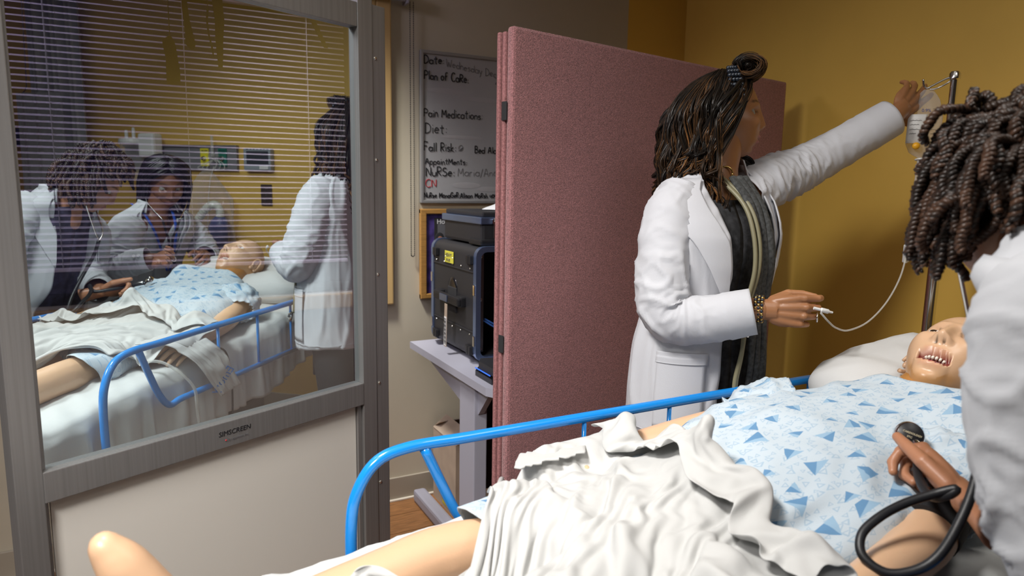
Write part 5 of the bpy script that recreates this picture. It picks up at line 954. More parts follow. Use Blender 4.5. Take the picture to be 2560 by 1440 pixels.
STEP_Y = [-331,-7,2,13,8,8,1,-3,10,4,7,6,1,10,3,8,9,-2,7,9,9,4,11,-1,5,5,1,9,-1,6,4,10,9,-5,12,9,6,-6,1,13,6,-5,3,7,4,0,12,-1,4,10,4,0,-1,-12,5,15,15,1,-11,13,6,-7,-14,-4,
-6,16,0,-9,1,-3,5,9,-6,-1,-3,-1,6,-7,5,-7,1,7,-15,2,-2,1,-8,6,-9,2,9,-3,2,-7,4,-6,0,9,-8,-1,2,4,-5,-3,4,7,-2,0,-1,6,-3,7,-11,-6,7,4,14,6,-12,-7,-3,10,1,-13,7,18,15,-10,
-4,-6,9,4,-5,5,-4,-13,6,3,2,-6,-2,4,-1,-3,-4,3,6,-8,5,0,-4,0,10,-7,1,-3,3,1,-2,0,-4,3,0,-4,-2,9,3,-7,-1,2,2,2,-4,-4,3,4,2,-3,-2,5,-4,15,2,-10,-1,-1,10,-2,-2,-2,5,15,
-6,-3,-6,1,-1,-2,6,5,-15,5,4,3,-6,3,0,5,-6,2,4,1,-3,2,4,-8,-1,7,-6,3,2,4,-1,1,-4,2,0,-4,2,0,-1,2,-1,-1,-1,2,8,-11,-6,1,5,1,2,-1,-4,3,4,-1,-1,-1,2,6,-3,-6,2,1,
-12,0,0,-2,3,-4,3,6,-4,-4,1,6,-4,-1,2,3,-2,-4,5,6,-12,4,6,3,-5,4,4,-4,2,-1,-1,3,-3,1,4,-2,-5,3,8,-9,-5,7,0,-3,7,6,-13,-1,11,-2,-10,2,3,-2,5,-1,2,-1,1,0,-1,0,2,0,
-15,7,-2,3,-4,0,-1,5,3,-5,-1,5,0,-2,0,3,-3,-3,6,-1,4,-10,4,4,7,-1,0,-7,0,7,-6,-5,11,-3,1,6,-11,-1,2,12,-7,-8,10,-2,-2,11,-4,-4,3,9,-9,-8,3,2,-1,4,3,-6,-2,4,-4,4,-3,6,
3,-8,4,4,0,-11,0,-1,18,-5,-8,0,8,-12,4,1,9,-11,-3,3,10,-10,-5,11,-7,-3,0,12,-3,4,-2,-7,1,8,-5,6,12,-20,-5,7,15,-8,-6,3,-8,6,17,-11,-5,4,13,-13,-3,0,2,0,-4,0,5,3,-4,-7,4,-4,
0,12,-7,-1,3,-3,-11,2,-1,9,-7,-4,9,-2,-8,5,7,2,-11,3,6,-3,-6,-3,11,-10,6,-2,5,-2,14,-1,-4,-3,1,-3,8,10,-14,-5,4,16,-8,-14,8,-1,5,3,-16,-3,6,18,-13,-7,6,0,-12,8,4,-6,-6,7,2,6,
1,-9,10,-4,1,17,1,-14,-4,8,9,-1,-1,9,-16,-10,6,18,-6,-18,-3,11,-11,-3,5,-4,-1,4,-6,-3,0,15,-7,0,8,2,-1,8,-4,-1,-5,6,11,-8,-3,3,-8,3,-3,-2,0,-3,12,2,-1,6,-2,-4,-2,1,6,2,-8,-1,
2,-7,-8,4,2,-3,6,11,-5,-7,6,-2,-9,14,15,-7,-9,0,17,-8,-19,11,-4,-8,-5,5,1,-3,4,-6,2,2,7,1,-3,2,2,6,2,1,5,-17,-3,15,-10,-15,18,1,5,2,-5,-6,-1,-1,-2,2,-1,-6,-1,1,9,1,-1,-8,
-1,3,4,-7,2,4,-9,4,10,-9,-3,0,1,-3,5,11,-14,-12,8,21,-11,-11,3,-2,1,13,-7,8,1,2,-7,-2,2,-2,-6,-2,-1,4,17,-9,-5,5,-13,0,3,0,-6,6,7,-1,4,0,-7,-1,2,-5,6,8,-4,-2,1,-2,0,-1,
0,9,3,-1,-3,3,3,-17,0,14,-2,-13,-6,-1,3,0,6,-8,-4,8,17,-10,2,4,3,3,-4,-8,2,5,2,-11,-5,1,3,0,-5,-3,14,-2,-16,14,10,-17,2,6,-12,5,4,0,-4,8,1,0,-3,4,-2,-5,4,6,-4,0,3,-1,
-1,2,-4,8,-4,-5,5,-6,-10,0,6,11,-9,-10,1,2,9,0,-8,-1,13,-5,2,13,2,-2,0,-3,-4,-4,3,4,-5,1,-4,-1,-3,-5,-6,14,-3,-4,11,3,2,-9,-2,-3,2,-7,7,1,8,-5,1,-1,8,-4,3,-8,4,-5,2,2,
-6,-8,3,-4,1,1,5,12,-11,-4,-2,6,10,-11,-3,-1,-1,9,-7,2,1,12,-3,-5,3,-4,-9,5,1,2,-13,8,5,-6,2,0,1,4,0,-5,11,-12,5,14,-20,15,5,-5,5,1,-22,8,-1,8,-5,-7,-4,4,-3,0,2,4,2,3,
-14,10,0,-2,-2,-3,-5,12,13,-15,-10,-2,14,6,-14,0,3,6,-4,-7,-5,13,10,0,-3,-5,3,3,-10,-2,10,-10,9,-5,2,0,1,-4,-9,4,9,2,-9,12,4,-25,2,4,-3,10,3,-18,9,5,5,-4,-7,7,1,8,-6,0,-5,10,
-4,-5,0,3,-4,-6,9,-8,3,13,-3,-9,-3,14,3,-10,-4,3,12,-8,0,1,8,-7,-5,11,1,0,4,-13,-3,6,-4,4,-4,-2,3,-3,8,-9,0,5,-7,2,21,-4,-18,-3,1,-2,7,2,-5,-3,-3,9,8,-1,-1,0,-1,-9,6,3,
2,-12,-1,1,9,-1,-3,0,-8,2,11,2,-9,-7,13,4,-4,-10,2,6,-5,-5,-2,8,0,-1,12,-14,11,10,-9,-4,2,4,-2,-8,0,3,-5,9,-4,5,0,-13,10,14,-6,-7,-8,-1,10,3,-1,-3,-7,-1,7,0,0,-2,7,4,-13,2,
1,10,-15,-6,6,7,-4,5,-1,-13,-2,11,7,-10,-13,7,6,1,-6,1,-1,3,-8,-2,-2,3,6,3,-5,6,10,-5,-7,-4,8,4,-5,1,8,-8,-6,2,13,-11,-15,15,21,4,-10,-8,0,8,-3,0,6,-7,-9,4,2,-7,-4,13,5,-18,
-9,2,11,-3,1,-2,-1,-3,10,0,-11,-4,4,12,-9,-9,2,7,-5,-10,8,1,12,-8,2,-9,-4,3,0,2,8,7,-1,-2,-2,-3,1,2,-11,9,9,-17,-1,20,-15,-5,11,8,15,-10,-19,-7,1,2,5,10,6,-2,-1,7,-11,-8,15,0,
2,-4,8,-3,-6,3,-14,8,0,3,-4,-2,2,5,8,-9,-3,6,12,-6,0,0,-5,12,-10,13,3,-10,6,0,2,-3,11,8,-6,-3,-4,-4,5,9,3,-3,-18,9,14,-22,-11,2,5,7,-3,0,-10,2,0,-2,3,-13,-2,6,12,-8,-3,14,
-5,0,-5,10,-3,4,-1,-2,3,3,-2,0,-2,4,7,-1,-7,-2,-3,14,-10,13,3,-10,10,5,-16,19,-7,-1,-2,2,-9,-1,12,4,4,2,7,-32,3,18,-2,-30,13,20,-12,-6,-3,5,7,10,4,-14,7,6,-5,-1,-18,-3,7,10,-2,-13,
-3,7,4,1,-9,-2,2,-8,4,7,3,-4,0,-2,2,17,-7,-18,6,9,8,-10,4,5,0,-17,22,-4,2,-2,-1,8,-10,-11,5,16,9,-17,-15,29,-24,-9,6,9,-2,2,1,1,-1,-5,9,3,-7,0,3,5,-15,-9,17,-3,-7,-2,-3,8,
-2,1,5,-5,-1,5,9,-18,-3,4,13,-1,-9,-7,5,-1,15,7,-11,0,1,-10,9,7,-1,9,-8,0,-4,-6,0,2,11,-6,-2,-7,-3,23,-5,-10,13,-15,3,7,-9,3,13,4,4,-9,-13,3,11,-2,-11,-5,5,12,9,2,4,-2,-1,-2,
-3,-3,2,-3,-2,-1,9,10,-18,-3,6,9,2,-4,-12,-3,6,6,5,2,-7,16,0,-3,-3,-4,-5,8,4,-4,-7,-1,10,7,-3,-15,-5,9,-5,-6,13,13,-11,3,2,-11,7,4,2,8,-8,-14,13,12,-13,-2,18,3,-1,-7,-2,3,-4,-10,
2,-8,-8,10,3,-6,3,14,3,-16,-3,2,13,0,-13,-4,-3,2,12,-5,6,5,0,4,-8,-2,0,-3,-1,11,-2,0,-3,15,-14,-10,2,-1,3,-5,-2,7,7,-1,5,-9,-4,2,5,16,2,-15,-13,8,12,-7,-1,-7,-6,5,-3,2,5,-2,
-8,9,-6,3,11,-7,-5,-1,13,3,-11,-3,0,7,-2,-6,4,8,-22,5,14,2,-7,-7,18,-17,3,-3,2,2,10,-15,5,-1,2,7,-8,-7,22,-3,-10,5,10,3,-11,0,-5,-1,2,7,10,-6,-8,-12,3,14,-17,18,-7,-1,9,3,-10,16,
-1,5,-4,-5,1,0,-3,-1,5,6,-3,-3,-3,3,11,-5,-5,-1,10,-3,3,-3,-7,0,-8,19,-4,2,-2,-8,-1,14,-7,0,10,-3,-3,-2,7,13,-13,-9,2,1,11,10,-8,-11,-1,3,11,2,5,-12,-3,7,2,-9,6,-15,-11,0,4,-11,
-7,-3,5,-7,8,8,-11,-3,-4,8,10,-7,-4,3,11,2,-10,2,16,-17,-3,0,7,3,3,9,-15,-10,4,4,-4,6,-6,8,9,6,-7,-3,-4,8,9,-16,-11,-1,-3,10,7,6,-3,2,-7,7,7,3,-7,-6,15,-10,-1,15,-3,-9,7,2,
-3,-7,9,1,-5,7,11,-12,-10,2,7,-1,-6,-5,4,9,2,-1,-1,3,4,-4,3,2,-2,-5,11,-16,-12,10,2,-8,16,-6,4,17,1,-12,-5,-4,11,12,-7,-6,6,-5,5,-1,-3,0,16,-3,-14,16,-1,-11,1,18,-9,-3,8,-6,-12,2,
-5,-1,-2,6,-4,-2,3,15,-4,-12,4,7,-13,-6,3,9,3,-5,-1,6,0,5,1,-10,-12,-4,9,18,3,-13,-3,4,-2,5,-1,9,10,-6,-10,3,-4,8,10,-8,-3,7,-10,-2,3,-5,10,15,-9,-5,15,-5,-10,4,9,-8,1,9,-9,-15,
-1,5,-8,4,1,-11,-1,3,13,-1,-18,3,14,-13,0,7,1,-4,-7,13,-1,2,-9,-2,10,-9,3,5,12,1,-11,1,2,-9,1,6,12,3,-1,-9,5,-3,5,7,-10,2,6,-10,-4,-3,-3,15,10,-11,2,10,-12,-8,11,-4,-11,9,7,9,
-1,4,1,-13,4,10,-13,-2,3,13,-3,-13,7,22,-12,-20,8,-7,1,4,-1,-4,-3,12,6,6,-14,5,-7,10,12,-6,-6,4,-10,-7,4,17,7,-4,-6,7,-8,4,4,-5,6,-2,-10,2,-9,-1,19,1,-14,9,11,-19,-3,19,-7,-14,14,11,
6,-9,11,3,-12,-1,10,-19,-2,2,20,-1,-15,2,12,2,-28,0,5,1,1,-2,8,1,-11,1,13,-13,2,-2,-5,2,4,-2,1,2,9,-8,10,8,-9,1,9,-15,1,6,3,14,-2,-10,-4,-6,5,20,-2,-13,16,3,-20,3,15,-11,-3,1,
1,7,-8,11,0,-4,7,-1,-15,-4,1,18,-8,-14,-1,8,4,-9,-4,-5,-4,4,8,-8,-1,4,-5,3,-10,-1,2,-1,-9,6,-1,-1,4,22,-11,9,7,-19,-1,14,-1,-2,-3,3,8,-4,2,1,-13,5,16,-2,-6,21,-3,-11,7,10,-9,-9,
10,-16,3,-3,13,-11,-5,23,-7,-11,-2,2,7,-15,-1,9,10,-7,-7,-1,-16,-3,3,3,-4,-4,0,2,1,-2,2,-4,2,-4,1,-8,-2,4,6,-1,14,12,-15,-3,-1,1,4,4,3,2,-8,2,4,-5,4,6,-3,7,16,-7,-8,12,1,-15,
12,-4,-14,0,2,9,-15,3,17,-10,-13,0,11,-3,-7,-1,8,10,-14,-1,4,-17,-9,10,1,-9,5,-3,5,-2,-2,1,0,-4,0,-2,-7,-7,11,-1,-5,11,12,-9,-5,-1,2,-6,6,6,9,-7,-4,-2,-1,0,-3,0,8,2,-10,0,15,15,
-5,4,-5,-3,1,4,-6,-3,8,7,-10,-5,5,1,-2,-3,3,9,-4,-5,5,-1,-19,-6,14,-5,-2,2,2,1,-3,3,-4,1,-3,1,-2,-8,-10,8,-4,-8,13,7,-5,-4,3,3,-7,6,5,7,-12,-7,-3,5,-2,-8,0,14,5,-16,4,22,
-15,0,5,0,-1,3,2,-5,2,12,2,-13,5,18,-18,-9,3,8,7,-16,2,7,-5,-13,3,3,0,1,3,2,-1,-6,4,-5,0,1,-3,0,-12,-1,4,-8,0,3,6,3,-1,-2,-6,-3,1,-4,19,-5,-6,3,-7,-11,-4,2,10,7,-22,1,
1,-10,2,0,-3,3,5,-14,-1,4,19,8,-19,9,2,-4,-6,2,7,-12,-4,0,18,-11,-17,21,-5,6,-7,1,13,-1,-9,5,-8,-3,-5,0,1,-7,6,8,-15,9,21,-25,-8,1,1,-2,-2,-5,1,14,-3,-6,11,-14,-7,0,3,-2,2,-22,
-4,5,-3,2,1,-2,11,-6,-7,-2,-10,1,12,-11,-4,2,-1,-2,7,3,-8,4,1,16,-8,-6,7,-1,10,-3,-3,7,6,-12,5,-6,-5,-7,6,-1,-3,5,7,1,-4,10,-12,4,3,-16,-5,8,-2,-5,4,4,-1,0,-2,-8,0,8,-9,1,
-22,20,7,-4,-4,-2,1,-2,-7,4,-5,-7,2,5,9,4,3,0,-9,-3,-1,2,-5,11,8,-9,3,2,2,9,-5,-2,-1,7,-4,4,-4,-4,1,-8,-5,2,9,0,-6,16,0,-15,7,5,-15,-4,-2,1,-6,-4,4,19,-6,-5,-2,2,5,-5,
-9,-6,8,-6,0,1,-4,3,7,0,7,-8,-9,6,13,-1,-4,0,4,9,-9,1,-6,-8,19,1,1,9,-6,-5,8,-2,3,1,-4,0,5,-5,-9,7,-5,-7,-2,6,-12,6,14,-2,-15,9,8,-15,-7,3,7,-1,-9,6,16,0,-11,0,14,-7,
-14,5,-2,2,-5,-1,4,5,-3,-4,7,12,-8,-5,2,8,-6,-9,5,14,2,-11,6,-5,2,17,3,-1,8,-1,-3,8,-2,2,-8,-6,3,-1,-9,-1,9,-8,-5,0,11,-17,-3,12,1,-15,5,9,0,-9,-2,-4,5,-5,3,11,5,-10,2,15,
-8,-7,-1,8,-2,-7,4,9,2,-6,-7,4,12,3,-1,5,3,-13,-6,11,2,8,12,3,-4,3,4,-7,1,3,7,-10,6,1,8,-10,-6,9,5,-2,-14,3,2,-5,7,2,-13,-12,1,3,2,-10,1,0,4,7,6,-8,0,0,4,8,-3,-6,
-4,-8,-4,2,7,-9,-3,13,1,-1,0,2,0,5,13,-21,9,7,-5,-1,19,-3,3,17,-4,-8,-4,3,2,9,-1,4,-17,2,12,6,-11,4,16,-19,-1,6,-2,-10,-2,-5,11,11,1,-2,-4,0,-11,-16,-4,9,4,14,-17,-9,-2,3,1,9,
-11,5,-2,-2,3,6,2,-4,-3,7,7,-9,1,3,-10,22,1,14,-4,3,7,6,-10,-2,8,-4,1,-1,-1,-5,4,-5,12,-8,3,15,-1,-21,2,10,-1,2,3,-3,-4,4,-18,-8,8,-2,-8,16,1,5,0,-2,-1,8,7,3,7,2,-9,-21,
17,-11,-8,-4,0,10,-3,-1,6,-10,6,8,2,-23,17,-2,-6,10,32,-8,-6,7,2,-7,-5,3,-1,-1,-4,6,-3,17,-11,-8,-1,1,12,-1,-3,11,2,-8,-6,-11,-3,16,27,2,-2,5,-14,-8,15,13,-11,-14,9,4,3,7,-7,-3,0,2,
-7,19,-5,-6,2,4,-5,-3,2,9,-1,11,-13,7,-13,8,11,-5,1,15,-6,-1,0,-1,0,-4,-3,0,-3,-2,5,-9,-6,11,-7,-2,8,14,2,-1,3,-6,13,25,4,10,-3,7,-1,-2,1,-9,-7,6,7,-1,-4,-12,9,4,0,-13,7,2,
-14,5,20,1,-8,-2,9,-5,-2,5,2,-2,18,-5,-13,-7,8,-2,-5,2,7,-4,3,4,-8,4,1,6,-2,5,-1,-21,16,2,0,1,-14,-2,-1,5,12,19,3,7,9,-13,2,-1,-4,7,15,1,-4,-4,4,2,-7,2,3,5,3,0,3,12,
1,-5,1,12,0,-3,3,11,-9,4,-10,-5,7,16,-3,-16,-2,12,-6,1,6,4,2,-14,4,0,-3,4,10,-10,-14,25,5,-6,0,1,5,0,-19,-3,14,12,3,-7,1,-2,-14,-2,2,2,7,15,5,3,-3,4,-2,6,-1,3,7,19,2,4,
-3,11,-1,-4,10,-8,-6,5,14,-11,0,-6,-5,11,7,9,-18,2,4,-1,3,-2,-8,11,-7,0,5,-2,3,0,10,1,2,-2,-9,-1,12,11,4,-9,0,3,-1,-10,-5,-7,8,1,-4,-2,-1,0,-3,-1,7,0,6,-2,13,-2,4,-3,-2,3,
9,-11,4,6,-1,10,-15,-2,-4,3,13,-2,-5,-5,19,4,-4,-13,15,-6,-4,-12,6,3,14,-14,3,7,-7,-12,3,3,7,15,9,-6,-3,5,7,19,-15,-20,-9,12,-12,10,-9,0,9,-9,0,1,5,2,-7,7,8,7,2,2,-5,-4,2,-19,
-3,12,0,-11,0,8,6,-5,5,-3,-11,16,-6,0,-17,3,18,2,-6,6,-2,11,-9,-4,-1,15,-14,-9,-2,12,-10,1,-3,2,11,2,-3,2,17,-13,4,3,-1,-9,10,-5,10,-4,0,8,-15,-1,6,-2,8,6,6,-18,-8,-9,-5,5,-4,14,
-1,-5,7,11,-13,-7,18,-1,-3,-7,2,-4,15,-13,3,-4,11,6,-4,-7,2,-4,6,-2,2,4,-8,1,11,-5,0,-1,-4,-5,-4,8,3,-4,-4,10,-5,1,-2,6,-1,-1,2,2,1,5,9,-3,-1,8,12,3,-15,5,-3,-3,0,-7,4,-1,
-1,1,0,1,5,-10,-2,7,0,9,-6,1,-8,13,2,-2,-12,7,-1,3,-3,1,-3,4,1,-1,12,-12,-6,6,5,-2,1,1,-1,-6,3,0,0,0,0,-2,4,3,-2,2,1,2,-2,5,9,1,7,4,5,-11,-12,7,-5,3,-2,2,0,-1,
0,2,-4,1,10,-4,-7,3,2,-7,6,-3,4,0,2,-2,-12,5,6,1,1,2,-1,-2,0,-5,5,4,-8,-2,5,-4,-5,6,6,7,-4,-3,0,-6,4,0,-3,2,1,1,5,6,-1,-2,5,10,-4,1,-5,1,-2,-2,-1,0,-1,-3,-2,6,
0,-2,3,-3,3,12,-14,-2,-2,5,5,-4,2,-9,6,-8,7,-4,2,3,0,4,5,-3,-7,0,1,-3,6,3,-11,0,-3,0,3,3,8,3,-10,2,-1,-1,-3,0,5,7,0,0,7,3,1,0,3,-13,-3,10,-4,-8,-1,-1,2,9,0,-1,
13,-14,1,1,-5,8,-2,-10,4,9,-4,6,-12,9,-9,9,-3,-4,-1,-4,2,2,6,-3,2,-4,-2,9,-10,4,1,-7,11,-9,-2,4,0,3,11,-13,-3,3,5,-2,-1,-2,3,4,-1,3,-9,7,13,7,-16,-6,14,-10,3,3,-1,-21,-6,15,
-6,17,-13,-4,0,4,16,-8,-1,-1,-3,-11,6,2,-3,13,3,-5,-6,4,0,-6,-1,12,-5,6,-1,-6,9,-10,10,6,-23,7,-5,-4,3,2,-4,16,-3,-9,-1,1,1,2,-1,-3,-2,1,20,-21,2,11,3,-10,3,15,-15,-4,5,15,-1,-13,
-2,-2,8,-8,-2,-4,8,10,-14,0,9,11,-15,-3,7,-6,5,3,-1,-1,3,5,-4,-5,3,-3,-3,5,-8,3,-10,2,19,-11,-1,-2,-2,0,5,-3,4,9,-7,-4,-3,0,-1,4,0,-8,-9,26,-4,-13,9,-2,-2,2,12,-3,3,3,5,2,
-4,1,3,-2,-6,-2,0,3,12,-6,-4,1,8,-5,3,-4,-5,2,10,3,-6,2,6,4,-4,-3,-4,-2,7,-3,4,-2,2,4,-7,-6,-1,-2,0,-2,1,-3,8,2,-1,-2,-2,-2,4,4,-2,-4,3,3,-6,4,-8,2,6,8,-2,1,3,-6,
-7,3,-4,5,-1,-2,2,1,0,4,-7,-1,10,1,0,9,2,-9,-3,2,-1,-7,-2,0,7,5,-6,4,-1,1,1,4,-1,-1,7,-5,-9,-1,-4,3,0,3,0,-3,4,-2,-1,-1,-4,2,4,-2,-12,11,7,2,-6,0,2,2,2,1,1,0,
2,-10,3,5,-2,-1,2,-4,1,0,8,-5,3,0,3,0,5,3,-11,-4,5,1,-4,-4,0,1,14,-10,3,2,1,2,-3,3,0,8,-5,-10,2,-3,0,4,1,5,-12,0,1,-3,2,2,2,4,-11,0,1,-2,9,4,2,-2,-2,1,3,6,
-6,5,-15,8,3,-3,-1,10,-7,4,-1,7,-4,5,2,-4,5,11,-1,-16,-2,1,1,1,-4,0,1,11,1,-3,2,-5,6,-5,2,-1,12,-4,-7,2,2,-7,-5,1,8,-6,0,0,-1,-2,3,-10,18,-12,-12,6,11,-1,3,4,1,-3,0,2,
-13,-3,13,-10,10,4,2,-8,9,-8,5,2,2,7,-9,8,3,-4,6,-7,-5,0,0,-5,0,3,4,-4,-5,2,3,6,-3,7,-6,3,-2,15,-8,-2,0,5,1,-13,3,4,0,2,0,-1,-3,5,-3,-8,6,3,0,10,-2,-12,1,1,-1,0,
-14,4,-5,7,4,7,0,1,0,6,-1,-6,5,-10,11,1,1,1,-10,13,-4,-5,-1,3,1,-1,0,-8,5,3,-10,-5,4,1,9,-2,2,-4,16,-2,-6,-2,5,8,-15,2,-1,2,0,4,2,-1,-6,6,0,-1,9,-17,5,8,-8,2,1,0,
-2,-14,0,-2,0,3,5,12,1,-1,-3,7,0,1,0,3,-4,-3,6,-6,3,0,-2,-1,3,0,-4,6,-11,-6,1,2,-3,1,4,5,0,3,-3,5,1,-6,-5,3,14,-7,0,0,4,4,-3,-8,-1,2,5,3,1,4,-12,4,9,0,0,-1,
-15,6,-11,5,0,1,1,3,11,12,-2,-4,-3,0,7,-1,-1,-6,-6,4,-3,2,0,3,2,-3,-8,0,2,0,-2,-1,-4,3,-4,5,4,-2,3,-4,3,5,0,-9,-1,11,2,4,5,-3,-4,5,2,0,0,2,0,4,-2,-3,-1,4,1,2,
-14,-7,19,-4,1,-2,1,4,6,6,2,1,0,-1,3,-8,-4,1,-8,-1,-2,1,3,2,3,1,-7,-1,0,3,0,0,-6,-2,0,-2,3,4,-2,7,3,3,2,3,-5,-10,1,5,4,4,1,-2,0,1,4,4,-5,1,6,-4,1,-1,7,-6,
-18,5,12,2,1,0,0,1,-3,0,12,-1,4,-4,-5,-9,1,-6,9,-7,5,-4,4,2,0,-2,8,-13,8,-9,3,-2,9,-9,0,-3,-2,2,-1,1,-2,0,2,8,8,5,-7,-11,2,0,7,5,-1,2,-1,-3,4,-4,-3,4,2,3,3,-2,
-16,7,4,9,1,-1,0,-5,-3,-2,3,8,-10,17,-19,10,-11,3,-5,8,-1,5,1,1,-12,3,-2,13,-9,6,0,3,-12,9,-5,-2,-2,-4,7,-9,4,1,1,0,-2,6,12,-4,-16,-1,6,4,4,3,3,1,-17,-1,4,0,2,8,-2,2,
-13,9,3,3,1,1,-3,-7,-1,2,1,1,9,-18,6,-1,11,-4,-1,0,1,0,-4,0,11,-18,7,-1,8,5,-6,0,10,-10,2,-2,-4,0,-2,5,-3,-3,-1,0,2,0,-3,10,4,-5,-11,-1,2,2,1,-6,10,5,-8,1,-2,-2,3,4,
-8,6,1,1,0,0,1,2,-8,2,2,-1,-9,2,13,-1,-8,8,0,-1,-3,-1,3,-2,-8,14,-2,0,-3,-6,10,-3,5,3,-4,-1,1,-3,-5,2,-2,2,-1,-1,-1,-2,0,-1,9,1,-5,-4,-1,-2,-3,3,2,-5,7,-4,1,-5,2,8,
-3,5,0,-1,-2,0,-5,4,3,-1,-4,-5,6,12,-4,-6,4,-7,2,-1,1,1,0,-2,5,0,-4,0,2,5,-4,3,-3,2,1,0,-2,5,-2,-6,1,0,-1,-2,2,1,-2,-2,-3,5,8,-4,-8,-3,-5,-2,2,6,-2,2,-2,1,-4,8,
0,4,-1,-3,0,-2,1,0,6,-7,1,1,4,-1,-3,5,-5,-1,0,-4,2,0,0,3,3,-3,1,3,4,2,-2,-7,1,-1,3,-1,-1,-2,6,0,-5,0,3,0,-3,0,2,-3,-5,-3,1,-2,3,1,1,2,-2,-6,0,1,2,0,1,-1,
2,0,0,-1,-1,0,3,2,-5,6,-2,2,4,-12,5,-5,4,-2,4,7,1,0,-5,-6,0,6,-5,2,2,-5,2,7,-12,3,-2,4,4,-5,-2,3,6,-4,-2,3,2,-1,-5,4,-5,-7,0,0,3,-1,2,-2,-7,6,2,-1,-3,-2,1,4,
2,-1,1,2,-2,1,0,-1,6,1,4,-6,-7,3,-3,0,-1,5,3,-1,3,2,-3,1,-9,1,9,1,-12,6,2,-1,8,-20,7,-2,-1,8,-4,1,-4,5,-2,-1,2,2,0,0,1,1,-11,8,-6,1,-2,0,5,0,-7,1,2,3,-1,-5,
0,0,0,4,3,-2,1,0,2,-4,-3,5,-6,14,-22,10,3,3,-3,1,-2,-1,6,-1,9,-8,2,-10,4,-14,1,6,5,8,-16,6,1,-3,6,0,1,-4,4,-2,-4,1,5,-3,6,-7,4,-8,6,-5,2,0,3,-7,3,1,2,1,-7,4,
0,1,1,0,3,1,-2,-1,-2,1,-2,-4,8,-7,12,-1,2,1,-1,-7,0,0,0,2,-7,3,-8,9,-4,15,-9,-2,-19,6,8,0,2,1,-3,3,3,-1,-4,2,3,-4,1,0,0,7,-6,5,-1,4,0,-5,-3,0,0,0,1,-4,9,0,
4,2,-3,1,0,0,0,-1,-1,3,0,-3,-2,1,8,-5,-4,0,6,2,-3,0,1,0,6,-16,11,3,3,-6,6,-7,-6,-6,7,-2,-1,-4,0,1,0,3,2,-3,-2,2,0,0,2,2,5,-4,-6,-2,0,2,-1,2,3,2,-1,7,2,0,
4,2,2,1,-3,0,0,-1,-1,-2,4,3,-5,-5,0,2,-1,-1,-2,3,3,0,0,3,0,9,-4,-7,2,-5,-5,-3,-4,13,0,0,-3,-1,0,-4,0,4,3,4,0,-4,-1,2,-4,4,2,1,-6,3,0,2,-4,0,0,2,5,0,3,-1,
2,-1,1,2,3,1,-1,-1,-3,-3,-5,1,-2,-1,0,1,3,1,0,0,-5,0,0,-1,-1,9,-2,0,-2,-15,-4,5,18,1,-4,-2,6,2,1,-1,-1,-3,-2,1,4,4,1,1,-1,-2,-1,5,0,-12,1,-2,0,0,0,0,3,4,4,-19,
24,0,-7,-8,0,-7,-8,-1,-1,-1,2,0,3,2,-5,-1,4,2,1,4,2,-3,-1,0,3,1,4,-20,-3,25,-7,-8,14,-1,-6,-4,5,6,2,0,-5,-8,-4,0,-1,1,0,1,3,-16,-1,3,3,13,0,3,-9,-4,-2,-3,-3,0,-2,16,
4,-9,2,1,-10,-4,10,-3,-3,3,2,6,10,2,0,-16,1,2,-1,-8,1,4,1,0,-2,3,1,22,-8,-17,20,7,-5,-19,5,6,-11,1,4,7,5,4,-10,-9,0,1,-3,-10,5,5,5,0,4,-17,2,-2,14,3,0,-1,-2,-5,-9,6,
6,5,1,-4,4,-8,-8,-2,4,-1,1,1,0,9,-2,2,-2,-5,-1,9,2,-2,-3,-2,-1,-2,0,3,10,1,-9,-3,2,15,-2,4,-4,-8,-9,-3,3,5,6,-1,-4,-6,0,3,-10,20,1,-5,7,-6,-14,8,-4,3,0,-1,-7,-10,3,0,
5,2,0,-1,1,2,-9,6,-4,-1,-4,-2,1,0,1,2,0,1,-1,-7,-1,1,3,3,1,-3,-3,0,8,11,1,-2,-17,7,7,-3,12,8,-8,-11,-3,-2,7,5,1,-16,6,2,-2,-6,4,3,-4,2,0,-3,3,-4,1,-3,-8,5,0,-5,
1,-3,-1,2,-2,10,2,-6,6,-6,-6,-2,-1,2,0,-1,2,-4,3,-1,1,0,-2,2,1,6,1,-1,-4,0,5,10,2,-16,3,3,4,-4,11,2,-6,-8,-1,2,-5,6,-6,6,1,-4,-1,-5,2,8,-4,-3,2,-5,-2,0,4,1,-6,-1,
-6,3,-2,1,2,6,-9,4,-6,1,0,2,0,-1,2,-4,-1,4,-4,5,1,1,-1,-2,2,0,3,1,1,1,0,-2,12,7,-5,-3,0,-12,-1,8,1,0,-3,1,3,5,-7,-4,2,0,-7,0,0,2,5,-5,-3,5,0,0,3,0,-2,5,
-6,4,4,-3,-7,-9,18,0,-13,2,2,4,-1,1,2,-2,-2,-1,1,-3,0,1,4,3,0,0,1,2,3,3,0,0,5,7,-5,-5,-12,14,2,-26,6,7,6,-1,-5,8,-2,-9,2,-1,4,-5,0,12,-1,-4,2,1,-2,-1,-1,1,8,-8,
-4,1,-1,-7,5,-4,3,4,-4,-2,2,2,1,-2,4,1,-8,-6,2,2,0,0,1,0,1,3,3,3,2,3,5,0,-2,-4,11,6,-8,-12,-5,19,-14,-2,-1,1,4,-10,9,5,-8,4,3,11,-8,-10,1,9,-1,3,2,0,-2,-3,2,13]
